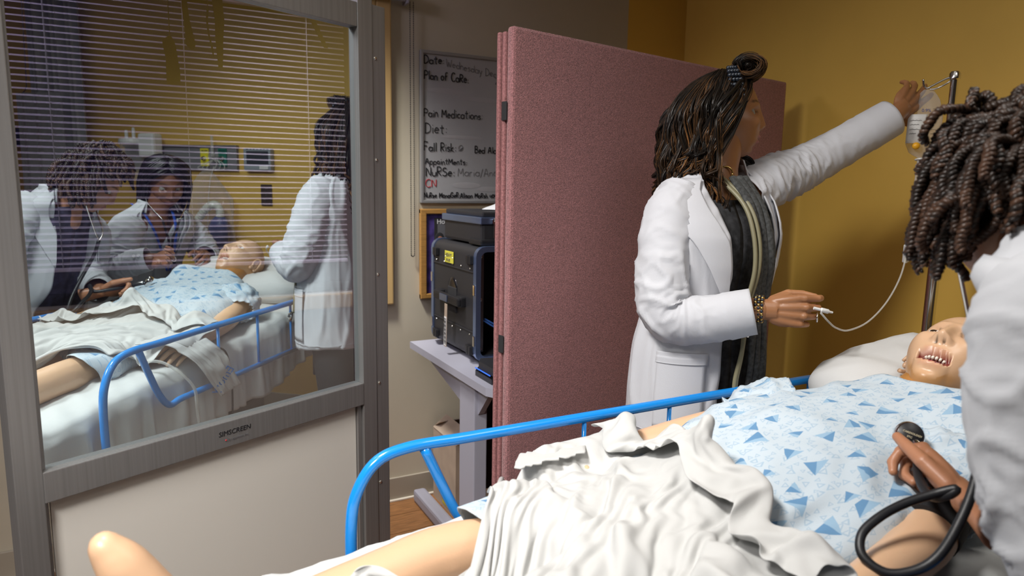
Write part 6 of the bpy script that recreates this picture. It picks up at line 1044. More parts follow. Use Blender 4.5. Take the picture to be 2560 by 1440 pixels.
STEP_Z = [-89,11,12,-5,0,-1,-12,-20,-5,10,15,-2,-16,8,16,-8,-8,11,13,-15,3,15,-1,-15,-6,8,14,-5,-13,0,16,-10,0,16,-7,-12,4,12,16,-9,-7,16,13,-9,3,15,-6,-17,-7,13,-4,-16,-12,-7,-8,4,6,-10,-11,-6,-6,-6,1,4,
-13,-8,0,12,-13,3,27,20,-7,-19,-6,18,9,-24,-7,21,-1,-11,5,21,-21,-7,15,10,-8,-9,0,13,1,-10,-11,24,-13,-18,20,8,-13,-6,1,7,-4,-8,2,5,-19,-2,17,8,-10,-20,17,6,13,-3,-3,-8,6,9,-3,-1,11,4,-11,-7,
24,-21,-15,2,4,-5,-1,15,17,-4,-15,-1,19,0,-13,4,10,-12,-8,7,2,-8,2,16,9,-12,-13,8,14,-1,-13,-7,22,-7,-15,13,7,-13,-12,16,6,-16,-3,9,-2,-14,4,6,1,-3,-4,8,-2,14,-2,-9,-9,15,1,-6,-1,15,3,-12,
13,5,-8,-2,5,-5,-4,-3,6,9,-4,-5,3,10,-8,-7,10,7,-15,-2,15,-10,-7,4,14,8,-14,-9,8,16,5,-16,-7,20,-8,-14,11,10,-18,-10,14,1,-16,5,12,-14,-15,8,7,1,-4,11,-7,4,5,-3,-4,0,11,-5,0,2,4,-1,
-9,19,-4,-6,16,-1,-8,-2,0,10,0,-9,1,10,-3,-10,5,12,-9,-11,16,7,-15,-3,6,4,10,0,-13,1,15,12,-12,-9,13,-6,-15,7,13,-17,-9,14,-6,-6,13,0,-15,-4,15,-2,-17,-4,13,-7,9,4,-8,-1,12,2,-7,0,6,0,
-10,-1,22,-5,0,15,-12,-7,3,4,4,-6,-2,7,2,-2,-1,2,8,-12,1,14,0,-6,-4,-9,11,12,5,-13,2,10,7,-10,5,5,-8,-19,11,10,-14,-12,10,-15,4,9,1,-10,2,11,0,-16,5,2,-9,-2,5,4,4,12,-13,-13,9,13,
22,-19,-11,9,0,8,15,-17,-7,4,11,-6,-6,5,8,-11,-6,7,11,-3,-10,9,10,-9,4,21,-17,-5,5,0,-2,3,1,0,3,6,0,-3,-25,12,13,-12,-6,0,-22,17,8,-7,-7,9,3,-1,-19,8,9,-3,3,-1,-1,-2,-1,-15,-15,20,
-1,12,-5,-6,1,-4,8,15,-21,-13,9,7,-9,1,13,5,-11,-2,10,13,-5,-1,10,0,-12,9,15,-21,-1,14,-2,0,11,-1,-17,8,5,-4,-5,-23,2,18,-10,-9,0,4,6,4,-15,-17,22,11,-3,-11,9,7,-16,-6,1,-1,1,2,6,-23,
-10,16,7,-6,-7,-5,-7,14,12,-12,-10,7,-7,-5,4,14,-4,-9,0,18,0,-2,4,11,-2,-3,7,12,-2,5,-10,-10,2,10,-4,-11,3,-2,5,-4,-12,-6,7,8,3,-17,-7,0,0,3,-16,11,20,1,-10,3,-1,-11,-2,3,0,5,12,11,
-5,-1,17,5,-8,0,-9,-14,11,11,-12,2,2,-15,0,4,12,-1,-4,-1,10,-4,-1,4,9,-1,-4,2,7,-4,2,-7,-4,0,4,-6,1,6,-3,2,1,-10,-2,-1,-3,-11,14,5,2,10,-4,-25,-9,7,8,9,12,-16,-17,17,7,-4,0,6,
3,-17,-5,12,-5,-6,17,-7,-16,7,9,3,18,-7,-21,1,9,9,-12,-5,-2,3,1,2,5,-3,3,-6,-14,-1,2,-3,-6,4,-1,4,10,8,2,0,-3,0,-2,-1,0,-3,-7,8,-3,0,15,2,-12,-14,-4,8,13,9,-7,-1,6,2,-1,-4,
6,-1,-19,-2,8,-10,-3,16,1,-11,9,1,2,11,-2,-16,-1,3,4,-18,7,-1,-4,3,-6,-2,-1,9,-1,-12,-1,7,4,-7,-1,0,4,0,7,-1,2,4,2,1,-4,2,-11,7,10,-14,5,11,0,-3,-12,-8,7,15,-1,-8,0,-1,-3,6,
-27,5,11,-12,4,6,-2,3,17,0,-17,1,-3,9,5,-7,-8,0,7,-6,-9,2,3,-4,-6,-1,0,3,7,-3,-12,2,4,1,-2,1,1,-1,8,4,-2,3,5,3,-1,-2,-4,-7,8,-4,-14,14,4,6,15,-14,-20,8,12,-10,7,-4,-9,5,
9,-17,-4,21,-9,-6,-5,4,0,11,-4,-14,1,3,8,-2,-13,-2,6,12,-18,2,1,-10,-2,4,0,-5,4,6,-3,-10,0,8,1,-3,-1,11,-13,16,-5,-2,7,-4,-2,13,2,-12,0,8,-14,-11,17,-5,2,25,-7,-6,-4,-4,6,4,-13,-4,
1,13,-9,-9,16,6,-16,-18,-4,6,22,-4,-20,-2,10,10,-7,-13,-2,10,-4,-11,3,4,-8,-2,2,-8,1,9,7,-7,-9,5,9,-3,-6,4,5,-7,15,-7,-3,8,4,-9,3,5,-2,3,6,-14,-8,5,-4,0,21,-14,0,1,-2,14,-6,-19,
-14,3,3,-8,3,18,10,-2,-14,-12,1,14,-2,-18,-4,15,13,-12,-17,5,18,-16,-12,4,7,-12,0,1,-6,2,13,6,-11,-6,10,6,-11,-3,14,-13,6,12,-12,3,3,3,-3,-7,0,8,2,1,9,0,-15,-7,0,6,-8,4,-3,9,14,-11,
-20,11,17,-5,-17,-2,-6,13,16,-9,-18,0,21,3,-17,-10,11,16,-3,-21,0,18,-11,-8,9,-13,-6,9,-4,-5,4,11,5,-14,1,16,5,-14,-3,7,-10,11,2,-14,12,-5,7,-1,-12,-1,9,1,4,3,-4,-11,-7,4,14,-1,-9,-2,13,14,
-9,-4,5,11,-7,-4,-2,-13,6,15,4,-16,-12,15,13,-7,-17,1,18,-1,-19,-1,17,2,-15,3,-4,5,12,-6,-18,1,18,9,-18,-4,17,3,-3,-2,-12,-1,11,2,-12,8,2,3,-2,-14,-3,7,1,4,4,-6,-10,-6,8,12,8,-15,1,14,
-1,-12,-3,3,-1,-1,11,-11,-9,8,11,3,-13,-9,8,14,-2,-16,0,20,8,-21,-13,11,3,17,-7,13,-1,-12,-1,7,4,5,-5,-19,-16,2,14,13,6,-24,-3,7,-7,-6,6,14,7,2,-10,-7,-14,7,8,-3,8,5,-20,3,8,9,-12,3,
0,-9,-15,6,6,-3,14,3,-14,-3,3,9,-1,-13,1,4,9,-2,-7,8,10,1,3,-16,22,-16,19,-7,-11,22,2,-1,-13,-12,-1,-4,-14,9,-24,8,7,-4,-14,6,8,0,-10,5,10,0,-2,4,-7,-3,5,3,-3,13,22,-22,-6,14,-9,-13,
-6,1,-8,-6,9,-4,0,5,-2,-1,0,3,1,3,-3,0,11,11,0,-23,19,4,0,23,-30,3,-1,-24,8,1,13,-27,-15,13,9,-1,3,3,-3,-29,-4,16,2,-12,11,6,-8,-11,5,9,-4,5,17,-5,-2,-1,11,1,-5,27,-11,-15,17,-16,
-19,13,-2,-2,7,-6,-3,14,-3,-10,1,6,7,3,-2,-3,-3,13,-2,8,-8,9,-12,-8,26,-1,-24,4,-16,-8,4,11,-7,-23,10,13,1,-23,-6,16,-5,-3,4,0,1,4,1,-7,-3,11,14,0,5,-3,-12,16,7,-5,2,-1,0,-9,2,18,
-27,4,10,0,1,2,-2,4,13,-9,-6,3,17,-1,-7,-10,1,4,15,-14,-7,24,8,-30,-8,18,10,-14,-1,-12,-10,13,7,-6,-14,-7,3,6,-2,-3,8,-3,-3,7,-9,6,10,-3,-1,0,15,-6,-6,5,12,0,-6,4,-15,-17,7,-6,-11,-1,
4,-13,4,1,0,4,-11,1,12,12,-10,-17,0,18,10,5,-3,-16,-14,8,18,-17,10,4,-25,-7,13,9,2,-3,-16,2,19,0,-12,-4,-4,4,4,-8,9,-1,0,5,0,-15,3,8,-7,-1,-5,16,-15,2,13,6,-8,-20,7,-10,6,15,-12,-9,
21,-7,-9,-1,2,10,-6,-17,4,11,7,-6,-9,3,-1,8,0,8,-5,-4,-3,-18,0,13,-1,-17,-4,-4,14,15,-3,-17,12,7,-1,-5,-5,5,-1,-3,-3,16,-1,-6,4,-4,-10,2,-3,0,-5,7,20,-11,-18,3,-2,5,10,14,-9,0,18,-10,
13,6,-6,-10,-2,8,9,-10,-10,1,10,7,-6,-3,1,0,-2,-7,19,6,-24,13,-21,-2,17,-7,-17,18,-16,8,17,-12,-23,22,-5,0,-2,6,7,-2,-13,5,20,-1,-12,0,-3,-4,2,-8,13,-14,8,17,-6,-25,13,8,8,12,-1,-14,-20,14,
8,8,0,-7,-5,0,10,2,-4,-6,2,7,-4,-2,9,-1,4,-11,-5,23,-4,-13,-13,-14,17,11,-4,1,0,-25,4,8,-12,7,11,-6,-6,-4,11,7,-1,-20,1,11,9,0,-1,-2,-1,-8,5,2,-5,-2,21,3,-2,-18,0,0,14,13,3,-19,
0,14,3,-1,-11,-7,4,22,0,-17,-5,11,6,-10,-6,7,3,3,-13,4,-9,-7,7,0,-3,14,-6,-25,8,8,-14,13,2,-14,8,2,3,-13,4,15,4,2,-21,-12,17,19,3,-3,-6,-2,-3,9,-10,1,2,7,-8,17,-3,-15,-1,3,4,7,
3,7,10,-4,1,-10,-9,5,10,5,-12,0,17,-2,-14,-3,1,10,-8,-2,8,-4,3,-2,-19,6,5,0,-7,6,2,-17,15,-8,2,7,-2,-13,-11,12,12,-2,-1,-3,-10,12,18,0,-6,2,-4,-1,3,-6,0,14,-13,-4,2,9,-14,6,19,5,
0,-1,7,5,11,-1,-18,-7,3,13,-2,-9,3,15,-7,-17,1,4,3,-1,8,6,-2,0,-11,-14,17,6,-4,-6,1,8,-13,5,-3,2,4,0,-15,-11,13,13,3,-4,-8,-10,14,19,2,-8,-11,7,-1,5,-11,4,14,-12,-6,6,1,-6,3,19,
-8,-5,8,6,-4,15,12,-18,-14,0,12,1,-5,-1,13,-4,-8,9,-4,-14,8,9,-6,-4,7,-13,-2,19,10,-3,-7,0,12,-18,-2,5,0,0,0,-18,-8,14,17,4,-7,-9,-4,12,18,-5,-8,-13,7,2,1,-12,12,14,-13,3,10,-9,-3,-4,
9,-18,2,16,-10,-10,15,12,-13,-6,3,7,-17,-7,7,16,3,-3,15,-12,0,-10,-3,8,7,4,-18,-4,17,7,0,-11,13,0,-17,-5,5,4,4,-4,-18,-6,14,20,1,-9,-8,0,15,11,-8,-6,-13,7,8,-4,-2,8,8,-17,7,9,-5,-13,
14,-11,-21,3,19,-11,-4,14,15,-16,-9,-5,23,-10,-23,7,8,5,9,10,-16,-4,9,3,-17,18,15,-23,-12,10,-1,13,0,-5,1,-9,3,-4,10,5,-5,-17,-7,12,24,7,-17,-8,1,21,4,-13,-3,-14,8,14,-9,-1,7,1,-13,8,-12,10,
-5,16,-9,-17,0,15,-7,-6,11,14,-14,-5,-6,15,2,-4,-4,-7,-1,8,3,3,7,-9,-1,-10,16,8,-13,2,8,-2,3,15,-2,-2,-8,1,-21,19,5,-6,-19,-10,7,-3,20,3,-7,-1,23,3,-14,-4,-8,3,5,-6,-2,11,0,-4,13,-20,
-24,14,20,-6,-12,7,-2,-8,-4,8,7,-9,-3,1,11,-19,-3,1,-3,-7,25,14,0,1,1,-6,-1,8,0,1,4,-5,-5,14,9,-4,5,7,-4,-25,10,4,-6,-22,-12,15,-21,-2,12,11,9,15,3,-9,-3,-2,6,-11,2,2,3,-6,8,13,
-14,-5,11,9,-12,-5,11,-6,-7,0,11,-5,-1,-3,4,-3,-8,0,4,-6,-4,21,11,7,4,-12,-12,12,7,-6,13,6,-18,9,8,5,0,2,19,-7,-18,4,3,-5,-22,3,6,-26,-12,-5,5,23,22,2,-9,-6,0,3,-12,-1,3,4,-5,10,
-16,3,-2,3,-1,-2,0,9,-12,-2,2,5,-6,1,3,4,-10,-3,0,2,-7,0,16,17,4,1,-14,6,3,-10,6,9,-10,-4,13,7,13,2,-1,21,-5,-11,4,0,-7,-20,11,-1,-21,-11,-28,-4,21,26,8,-2,-2,-2,-12,-5,4,1,-1,0,
-14,2,1,1,0,-5,-1,4,-2,-7,-2,7,-2,-1,-1,11,2,-9,1,11,-13,-9,2,13,12,1,-1,0,-2,-3,-3,10,12,-23,1,22,4,3,-7,7,14,-5,0,-1,-1,-3,-9,6,-10,-3,2,-39,-17,7,7,2,3,14,13,-14,-1,6,3,4,
-3,-11,1,3,1,-7,1,3,6,-11,-5,3,12,-7,5,7,8,-12,-7,-3,12,-1,-16,-4,20,16,-7,-10,19,2,-21,-1,23,8,-20,-8,12,6,1,-9,9,11,-13,1,15,-4,-10,5,-3,-3,3,-3,-24,-27,2,2,-2,4,12,3,-18,-2,14,8,
-11,2,-2,-3,0,4,0,2,11,7,7,-16,-14,10,-1,-3,-6,8,0,-1,5,-6,-1,-11,1,1,24,-18,-3,23,15,-26,-18,22,21,-14,-19,15,11,4,1,3,4,4,-4,-4,-6,0,11,-21,-10,16,14,-14,-23,-3,1,-6,3,11,-1,-2,-10,-1,
0,-7,0,1,-3,0,-1,-2,2,-1,2,20,-8,-10,1,0,-6,-2,2,2,-1,-3,7,-5,-10,23,-11,27,-6,-20,4,28,-11,-18,7,17,-10,-18,23,-10,-7,8,15,-3,-5,5,0,-11,10,11,-12,-2,6,7,-7,-7,-8,-3,-3,6,4,-10,0,-5,
11,-13,-9,7,9,-5,0,1,-2,-6,-5,4,17,-2,-14,-8,9,-2,-4,2,2,0,5,3,-8,-2,19,-18,14,13,-16,-3,20,-8,-19,9,17,-11,-18,16,-6,-14,1,11,-9,8,19,-2,-11,9,15,-12,-13,7,12,-6,9,-12,-17,1,19,-1,-11,-3,
5,8,-12,-1,14,-5,-9,3,0,-1,-7,-8,7,10,-18,-6,17,16,-9,-17,3,8,-6,15,9,-16,-1,11,-1,6,-10,-10,6,7,-7,-12,10,7,-10,-7,13,-7,-16,4,15,-9,0,20,-1,-13,5,23,-9,-12,8,1,-12,20,-2,-18,-5,14,1,-4,
-14,21,7,-18,2,19,-13,2,-14,7,13,-13,-20,-2,28,6,-4,8,8,-8,2,-3,-7,5,13,4,-12,8,-21,-10,17,-19,-14,7,3,-10,-11,13,-1,-1,-14,0,-6,3,15,5,-14,0,20,1,-4,-2,26,14,-3,-5,-14,9,13,-4,-15,-10,3,9,
-4,2,10,-5,-6,8,17,-17,-7,-6,4,19,-2,-13,1,13,-7,-3,14,5,-19,19,3,-16,2,12,4,-38,-3,6,-7,-12,-22,-5,17,5,-11,-1,10,-16,-7,2,22,-13,-14,15,10,0,2,17,-4,2,0,4,1,4,9,-11,9,24,12,-10,-19,-10,
0,0,5,5,-12,-3,-2,-15,28,4,-19,8,23,11,-32,-5,10,4,4,15,-9,-6,17,-8,-23,1,-9,10,9,-31,-19,-2,-7,-9,5,7,3,-20,6,11,7,10,5,33,2,10,16,0,-16,4,10,-12,-2,6,5,11,-7,-11,7,4,0,5,-2,-9,
0,-9,1,17,-4,-12,8,2,-10,21,-2,-14,-5,10,28,-9,8,-13,-21,13,25,-24,-4,15,-15,-31,16,11,-30,3,-4,3,2,-8,-12,4,-1,2,-3,17,34,18,6,4,32,-17,-20,4,1,-8,4,2,-21,-3,7,14,10,7,-7,-8,2,4,-2,-1,
-7,2,-6,4,10,-9,0,21,-11,-14,7,-5,5,5,13,2,-14,18,-1,-16,9,2,-17,-6,18,2,-5,-20,4,-2,4,3,6,2,-5,6,14,3,-4,5,-1,15,3,0,15,14,-2,-13,7,-7,-4,13,-1,-15,-6,1,-1,-6,-16,-8,-3,9,9,-5,
-10,1,0,-2,13,4,-19,8,15,-14,0,8,0,-2,-3,9,-4,1,15,-13,-7,15,-14,-14,8,15,-18,8,-5,1,3,-6,0,21,-6,-6,12,19,2,-2,1,1,9,3,-19,7,6,-2,10,3,-16,3,14,-6,-17,-7,-1,-4,-10,-7,4,-1,17,4,
-11,8,2,-10,-5,18,-9,-5,8,11,9,3,-16,-4,-1,4,8,-7,12,5,-21,1,14,-12,-18,6,-3,5,6,-1,-12,12,2,10,12,-13,-10,8,19,11,-8,-2,0,3,-22,-4,19,5,-20,10,-6,-13,14,10,-12,-18,15,3,-13,2,-18,-12,-7,15,
2,-10,3,3,-12,-2,30,-17,-11,14,1,2,5,-16,1,6,11,-1,-3,14,1,-22,-6,16,-13,-20,23,-9,11,-15,0,25,10,2,14,6,-13,-8,11,8,7,-14,-11,-5,8,-29,-5,16,-2,-21,30,0,-29,9,24,-9,-22,21,8,-25,-14,-12,-11,-8,
-12,12,-3,3,2,-5,1,13,-14,1,-5,4,15,-9,-3,1,5,13,-28,7,8,-14,-9,11,17,-9,-17,27,-21,2,19,1,20,-8,6,24,4,-11,-6,-25,2,14,-16,-29,14,16,-28,-8,17,-2,-21,17,-7,-3,13,19,-9,-5,-3,9,9,-1,1,-16,
7,-11,0,7,2,-10,-2,6,1,4,3,-14,-2,13,11,-6,-10,3,-3,-20,10,23,-5,-15,15,8,-6,-7,3,18,20,13,3,-9,-19,-12,18,1,-20,13,-23,-11,16,-12,-15,15,4,-13,8,8,-8,-21,25,-8,-6,8,18,-59,-3,10,27,18,-8,2,
6,5,-16,-10,17,5,-16,-1,13,2,11,-9,-23,21,-3,2,-7,-6,24,-22,-12,20,14,-4,-7,14,-3,-18,31,19,-8,-13,1,-4,-11,-5,-2,2,3,-8,14,-18,-2,15,-18,0,15,-6,-5,8,-2,-9,4,4,-3,-16,-26,20,19,-9,-14,6,22,5,
17,-19,9,-6,-6,15,-2,-18,13,-1,2,12,-10,-14,0,3,7,-4,5,11,-18,-4,19,7,-7,4,2,-1,5,8,9,-6,-20,13,5,-15,-16,10,-1,-7,2,14,-9,4,2,-22,12,-1,-17,13,11,-9,-11,16,-16,-27,-5,24,6,8,-18,-12,2,14,
15,-3,-11,5,-4,-2,19,-1,-15,3,-7,8,11,-13,3,-1,1,-13,-8,21,1,-19,4,9,-3,3,14,3,-15,-8,0,13,10,-6,9,1,-13,-17,7,9,-6,-4,-5,-7,11,-1,-4,15,-8,-19,19,11,-18,-10,-9,6,2,-9,3,8,6,-8,-12,2,
-3,22,-1,-13,-4,0,4,11,-7,0,-8,2,18,-7,-14,7,3,-3,-18,-3,21,-4,-16,11,-6,-11,8,26,9,-9,-19,-18,11,-2,0,19,18,-7,-22,-9,3,-11,-5,-3,1,9,-3,8,21,-3,-22,23,-1,-32,1,14,5,-12,1,0,0,8,-4,-8,
0,9,12,-4,-10,-5,-1,13,-2,-8,2,-7,15,6,-18,-2,3,16,5,-17,-15,6,0,1,19,-11,-15,-5,17,11,-3,-17,-20,20,0,-12,8,27,6,-19,-25,9,14,3,-9,-9,-10,-7,4,14,-8,-9,8,7,-13,8,13,-7,-16,6,0,-1,6,2,
7,-16,15,16,-3,-13,-2,4,13,-19,5,14,-8,4,-5,-14,-2,2,20,11,-1,-7,-10,-17,5,18,5,-24,-18,7,20,7,-15,-19,14,9,-19,-9,22,23,3,-18,-9,7,10,5,1,-9,-28,-8,23,-22,0,7,3,-11,15,17,-17,-11,22,0,-10,-8,
27,-17,-11,14,8,-7,-6,-8,13,8,-17,-8,4,2,22,-7,-12,-2,1,10,11,5,-1,-12,-26,-7,18,15,-13,-21,5,31,9,-20,-20,8,11,-8,-17,-1,18,15,-7,-12,-11,0,3,11,12,-1,-9,5,0,-19,8,-6,-13,15,14,-9,-14,6,24,-4,
16,1,-10,1,13,-1,-5,-5,-12,12,8,-16,-9,16,-22,12,10,-7,-13,2,15,9,7,3,-1,-15,-26,5,21,8,-17,-6,19,12,-13,-22,5,10,5,-7,-14,1,12,10,2,-2,-4,-8,-1,-11,23,-2,-7,6,1,1,-7,-7,15,11,-4,-6,-16,8,
10,9,-8,-4,1,14,-10,-1,-3,-10,14,4,-21,-8,18,-15,-5,6,-1,-11,2,10,0,0,11,10,-7,-10,-6,18,6,-23,-3,23,11,-8,-20,-2,9,2,9,-4,-11,-8,8,14,-3,-1,-6,4,-18,12,-6,19,4,6,3,0,-3,3,2,-4,-11,-14,
-9,18,8,-14,5,5,12,-19,2,1,-15,15,10,-11,13,-9,-21,0,13,-2,-23,-1,9,-3,-6,4,16,21,-6,-21,14,13,-21,-12,20,14,-3,-19,-2,5,-9,3,14,1,-18,-7,15,-2,2,7,2,0,-8,-4,10,5,15,1,-1,1,5,-2,-2,-3,
-3,-2,19,0,-8,7,5,8,-16,1,-1,-14,16,16,-19,-5,9,-21,-4,21,-4,-23,3,20,-8,0,9,0,14,-13,-16,18,10,-22,-11,20,12,0,-26,8,12,-11,-16,2,29,-20,-8,15,11,6,-2,-20,14,-4,-4,16,-9,14,8,0,-8,11,3,-6,
26,-23,-2,8,-5,-1,-9,20,12,-17,8,10,-31,-13,13,4,8,3,-21,-2,20,0,-22,2,29,8,2,-20,-19,28,4,-31,16,11,-21,-11,20,14,3,-27,0,19,1,-15,-17,34,-8,-9,5,-14,10,7,7,-13,-10,-6,20,-14,7,22,8,-5,5,4,
6,22,-16,0,3,-11,4,-2,8,7,-21,-2,21,-20,-4,25,-7,4,-9,-25,3,24,3,-21,-5,-4,-7,14,10,-17,9,8,-12,19,7,-21,-11,18,18,2,-20,-9,15,9,-13,-16,18,-2,-18,4,1,11,-7,10,0,-9,-6,30,-6,-4,15,-8,-5,7,
1,17,22,3,1,-6,-8,-16,-2,12,-7,-26,3,23,-4,-17,17,-6,5,-5,-17,1,19,0,-21,2,-1,-4,16,4,-23,11,5,-3,10,5,-19,-11,13,18,-1,-15,-12,12,19,-14,-18,5,4,1,-11,-6,9,11,7,9,5,-6,12,-15,-4,7,-3,-5,
14,5,8,9,2,2,-1,-6,-8,-9,-6,-6,0,20,-14,-6,-8,1,-4,18,-3,-17,3,16,4,-2,10,-10,-20,9,11,-17,-4,-4,7,5,8,-17,-5,8,10,7,-3,-10,-2,9,-2,-13,1,-6,-7,19,5,11,5,-4,0,-6,-3,-8,-11,6,-1,1,
12,-1,-5,1,2,7,4,7,-3,-12,-1,-1,1,4,6,-11,-16,11,-4,-12,19,0,-18,-3,7,3,13,11,-12,-11,18,10,-18,-7,-8,3,0,12,-22,-8,13,16,17,0,-13,-9,-5,1,-5,0,-7,11,7,-2,13,-7,1,-10,-4,15,-8,-16,2,-7,
7,-2,-13,-2,-4,0,3,1,11,-1,13,2,-9,1,5,3,7,-17,8,-12,-12,17,8,-2,1,-13,-6,11,15,-11,-21,17,20,-15,-3,-4,-1,-9,21,-10,5,0,-1,6,13,-2,-10,-12,-2,-8,1,-14,7,5,1,18,-14,7,0,-7,2,-3,-6,-6,
6,-2,-14,-9,-2,0,-3,17,4,-6,5,28,-11,-27,24,0,-15,19,-5,18,-14,-25,-3,5,17,18,-30,-7,15,5,-13,-8,18,14,-9,-2,4,-2,-20,21,-19,-11,-5,2,8,21,18,-1,-16,-10,12,-6,-15,-12,2,4,26,4,-12,-12,2,10,-5,-5,
9,-1,1,-14,-3,-3,5,6,0,10,11,-4,3,-13,-13,-11,2,-1,26,-8,19,4,-8,-7,-18,7,21,-27,-8,19,7,-17,-8,21,6,-1,-7,8,5,-26,10,-4,-5,-5,-10,-2,14,28,11,-3,-32,-8,3,10,-3,5,-5,-8,12,9,-1,-5,-2,-3,
11,-2,4,1,-2,-5,-10,-9,12,15,-5,-13,-17,19,-15,22,-3,-17,-3,17,-11,10,13,7,-6,-23,8,17,-18,-2,18,5,-16,-10,19,-2,2,-7,1,8,-9,6,3,0,-5,-11,-12,3,24,15,-1,-16,-9,-2,5,-3,-2,8,-11,10,3,-6,1,3,
11,-4,2,-4,3,2,-8,-10,-2,4,-2,-1,9,-24,4,22,2,-9,1,4,7,-7,-5,3,15,1,-22,12,16,-12,-7,13,10,-16,-10,16,-9,9,-7,-6,7,2,-6,-1,5,2,-4,-16,-2,25,20,-7,-15,-4,2,1,-4,-7,8,-4,2,3,0,4,
8,-5,-1,-5,-5,-4,6,-6,-5,2,-8,15,2,12,-11,-2,19,-1,-6,3,5,10,1,-7,-1,-2,1,-18,15,15,-5,-17,-5,17,-11,-1,9,-10,14,-2,-13,3,10,-6,-5,-1,5,-2,-11,-6,25,5,2,-10,-12,-8,0,7,0,-4,0,12,6,1,
4,1,-5,-3,-5,1,-3,0,5,-3,1,-16,5,27,5,-15,11,4,-13,-9,2,4,12,-1,-9,15,-1,10,-16,-1,17,2,-16,-12,13,-13,15,-2,-4,1,11,-12,-7,14,2,-5,-7,8,-9,0,-3,9,21,-2,-7,-13,3,-13,-6,6,8,-5,3,10,
3,-1,-4,7,-7,-2,1,11,-12,-10,20,-2,-8,2,17,-14,-1,23,2,-15,-7,-5,6,12,-7,-12,30,-10,-19,-3,5,22,1,-17,-5,7,-7,19,-15,3,-8,13,-5,-11,10,4,-6,-1,6,-9,-22,23,-6,13,2,9,-22,3,12,-4,-10,8,3,-4,
3,0,1,3,5,-6,2,-11,-4,18,-2,2,-6,-12,16,15,-27,4,22,5,-4,-2,-20,2,15,-5,-20,25,10,-5,-7,-13,20,-3,-19,4,-7,-3,24,-3,-4,-8,12,-3,-14,3,8,-7,5,-16,4,-19,9,12,13,-8,12,8,-21,0,3,-3,-8,9,
4,-3,2,0,8,4,-3,2,0,-3,-9,-8,27,-20,1,16,-2,-16,-1,21,2,3,0,-17,5,16,-10,-15,20,5,5,-3,-14,11,-1,-20,5,-14,-5,14,8,-6,-10,12,5,-4,-1,-4,-5,4,-14,5,-2,-6,4,29,7,-13,13,-4,-8,-18,3,1,
1,-3,15,4,-4,-5,5,-2,-3,-9,-3,6,-1,14,-16,6,17,-4,-12,-9,10,1,10,5,-16,11,13,-4,-3,4,0,5,-3,-1,4,-1,-17,3,-19,-5,5,10,11,-8,0,5,-4,-3,-5,-2,0,-1,9,5,6,0,-3,2,-7,-7,-10,3,0,7,
6,-1,-1,6,5,4,-5,-4,-5,0,10,7,-21,25,-11,-14,14,10,0,-17,-6,-1,0,11,11,-5,6,5,-6,0,6,2,1,-2,-1,0,1,-7,-1,-6,-5,2,3,9,3,-7,0,-1,-7,0,-1,5,0,-6,-1,-4,8,-9,-5,0,3,-4,0,19,
22,1,-3,0,4,4,0,0,-4,-11,-17,3,22,-17,11,2,-4,8,5,2,-7,-3,-4,0,7,0,5,1,-9,2,-4,5,10,-3,-3,1,5,-4,2,-5,-1,2,1,1,2,2,-1,-1,0,-2,-2,-6,-3,-2,-2,-7,-8,5,-2,-2,0,1,5,6,
23,-14,13,14,-4,-6,10,-2,-7,-5,-1,2,11,-3,2,4,-2,-3,-2,5,-3,-13,-3,-2,-8,0,-6,9,20,-1,-2,3,1,1,0,2,-2,2,1,-7,-10,-4,2,1,3,6,3,-1,-1,-9,-3,-1,18,7,-2,-2,0,3,0,-2,-2,1,-3,-29,
-11,26,-3,-5,-10,-15,-3,12,-2,7,18,0,-23,9,-2,6,-5,-6,-12,6,6,10,-6,-10,2,-4,1,0,5,9,-2,-5,-5,-9,6,3,-11,-1,12,17,13,-8,-26,-9,0,7,5,-6,10,3,5,4,-1,12,-2,3,-1,1,-2,6,3,-1,-10,13,
12,-27,-6,5,8,1,-14,6,22,-7,-5,2,5,-16,15,-6,-19,1,12,-13,1,0,3,0,-5,1,3,2,-2,-2,-2,-4,6,12,-3,7,5,-7,-16,-2,9,10,6,-6,-8,-10,10,4,-2,22,8,-6,-16,2,4,-5,9,2,6,-4,-6,-5,9,-9,
4,-2,-18,-1,5,3,-2,-12,11,18,-9,-8,2,1,2,6,-4,-15,1,18,-5,2,-8,1,0,-4,-2,-2,-4,1,7,-4,-9,5,2,0,12,14,-5,-16,-11,5,13,6,0,-16,-5,15,-7,5,11,5,-11,-3,-5,1,2,-4,4,3,-1,13,4,-12,
-9,-5,11,-11,0,12,0,-15,-3,14,3,-4,-4,2,0,5,9,-9,-7,0,3,5,13,-3,3,-10,-15,-10,-2,-1,-1,12,2,-10,2,4,6,0,12,3,-10,-15,2,10,-5,1,-6,15,8,-4,0,0,-1,-8,0,-3,-6,-5,0,11,8,4,-7,-4,
-9,3,7,-18,-3,16,-4,3,4,-9,5,0,-1,-1,-2,2,6,4,-13,-11,1,-1,6,8,1,10,5,-9,-14,-12,-3,0,17,9,-6,-9,6,-9,0,9,17,-8,-9,0,11,2,-11,-4,19,-6,10,2,-7,-20,1,3,-11,4,-1,1,17,0,-4,7,
-6,12,-18,-4,12,6,4,0,9,-8,-8,1,-4,-2,-3,1,5,-2,9,-11,1,-5,-9,-4,0,2,10,13,1,-9,-4,-11,-2,17,6,1,-23,21,1,-11,-2,22,2,-9,-12,16,-2,-18,2,1,-8,1,11,-5,-8,-2,5,1,-2,1,0,9,18,-13,
-1,-4,-9,10,-4,-4,7,17,2,9,0,-3,-11,-14,-4,-2,-3,7,9,7,-1,4,2,-3,-9,-9,-10,-2,7,10,-4,5,-3,-16,26,-3,-5,-20,20,5,-19,-7,11,1,-1,-6,22,2,-25,-2,-5,5,-1,11,-14,3,0,3,7,-5,-1,-5,18,11]
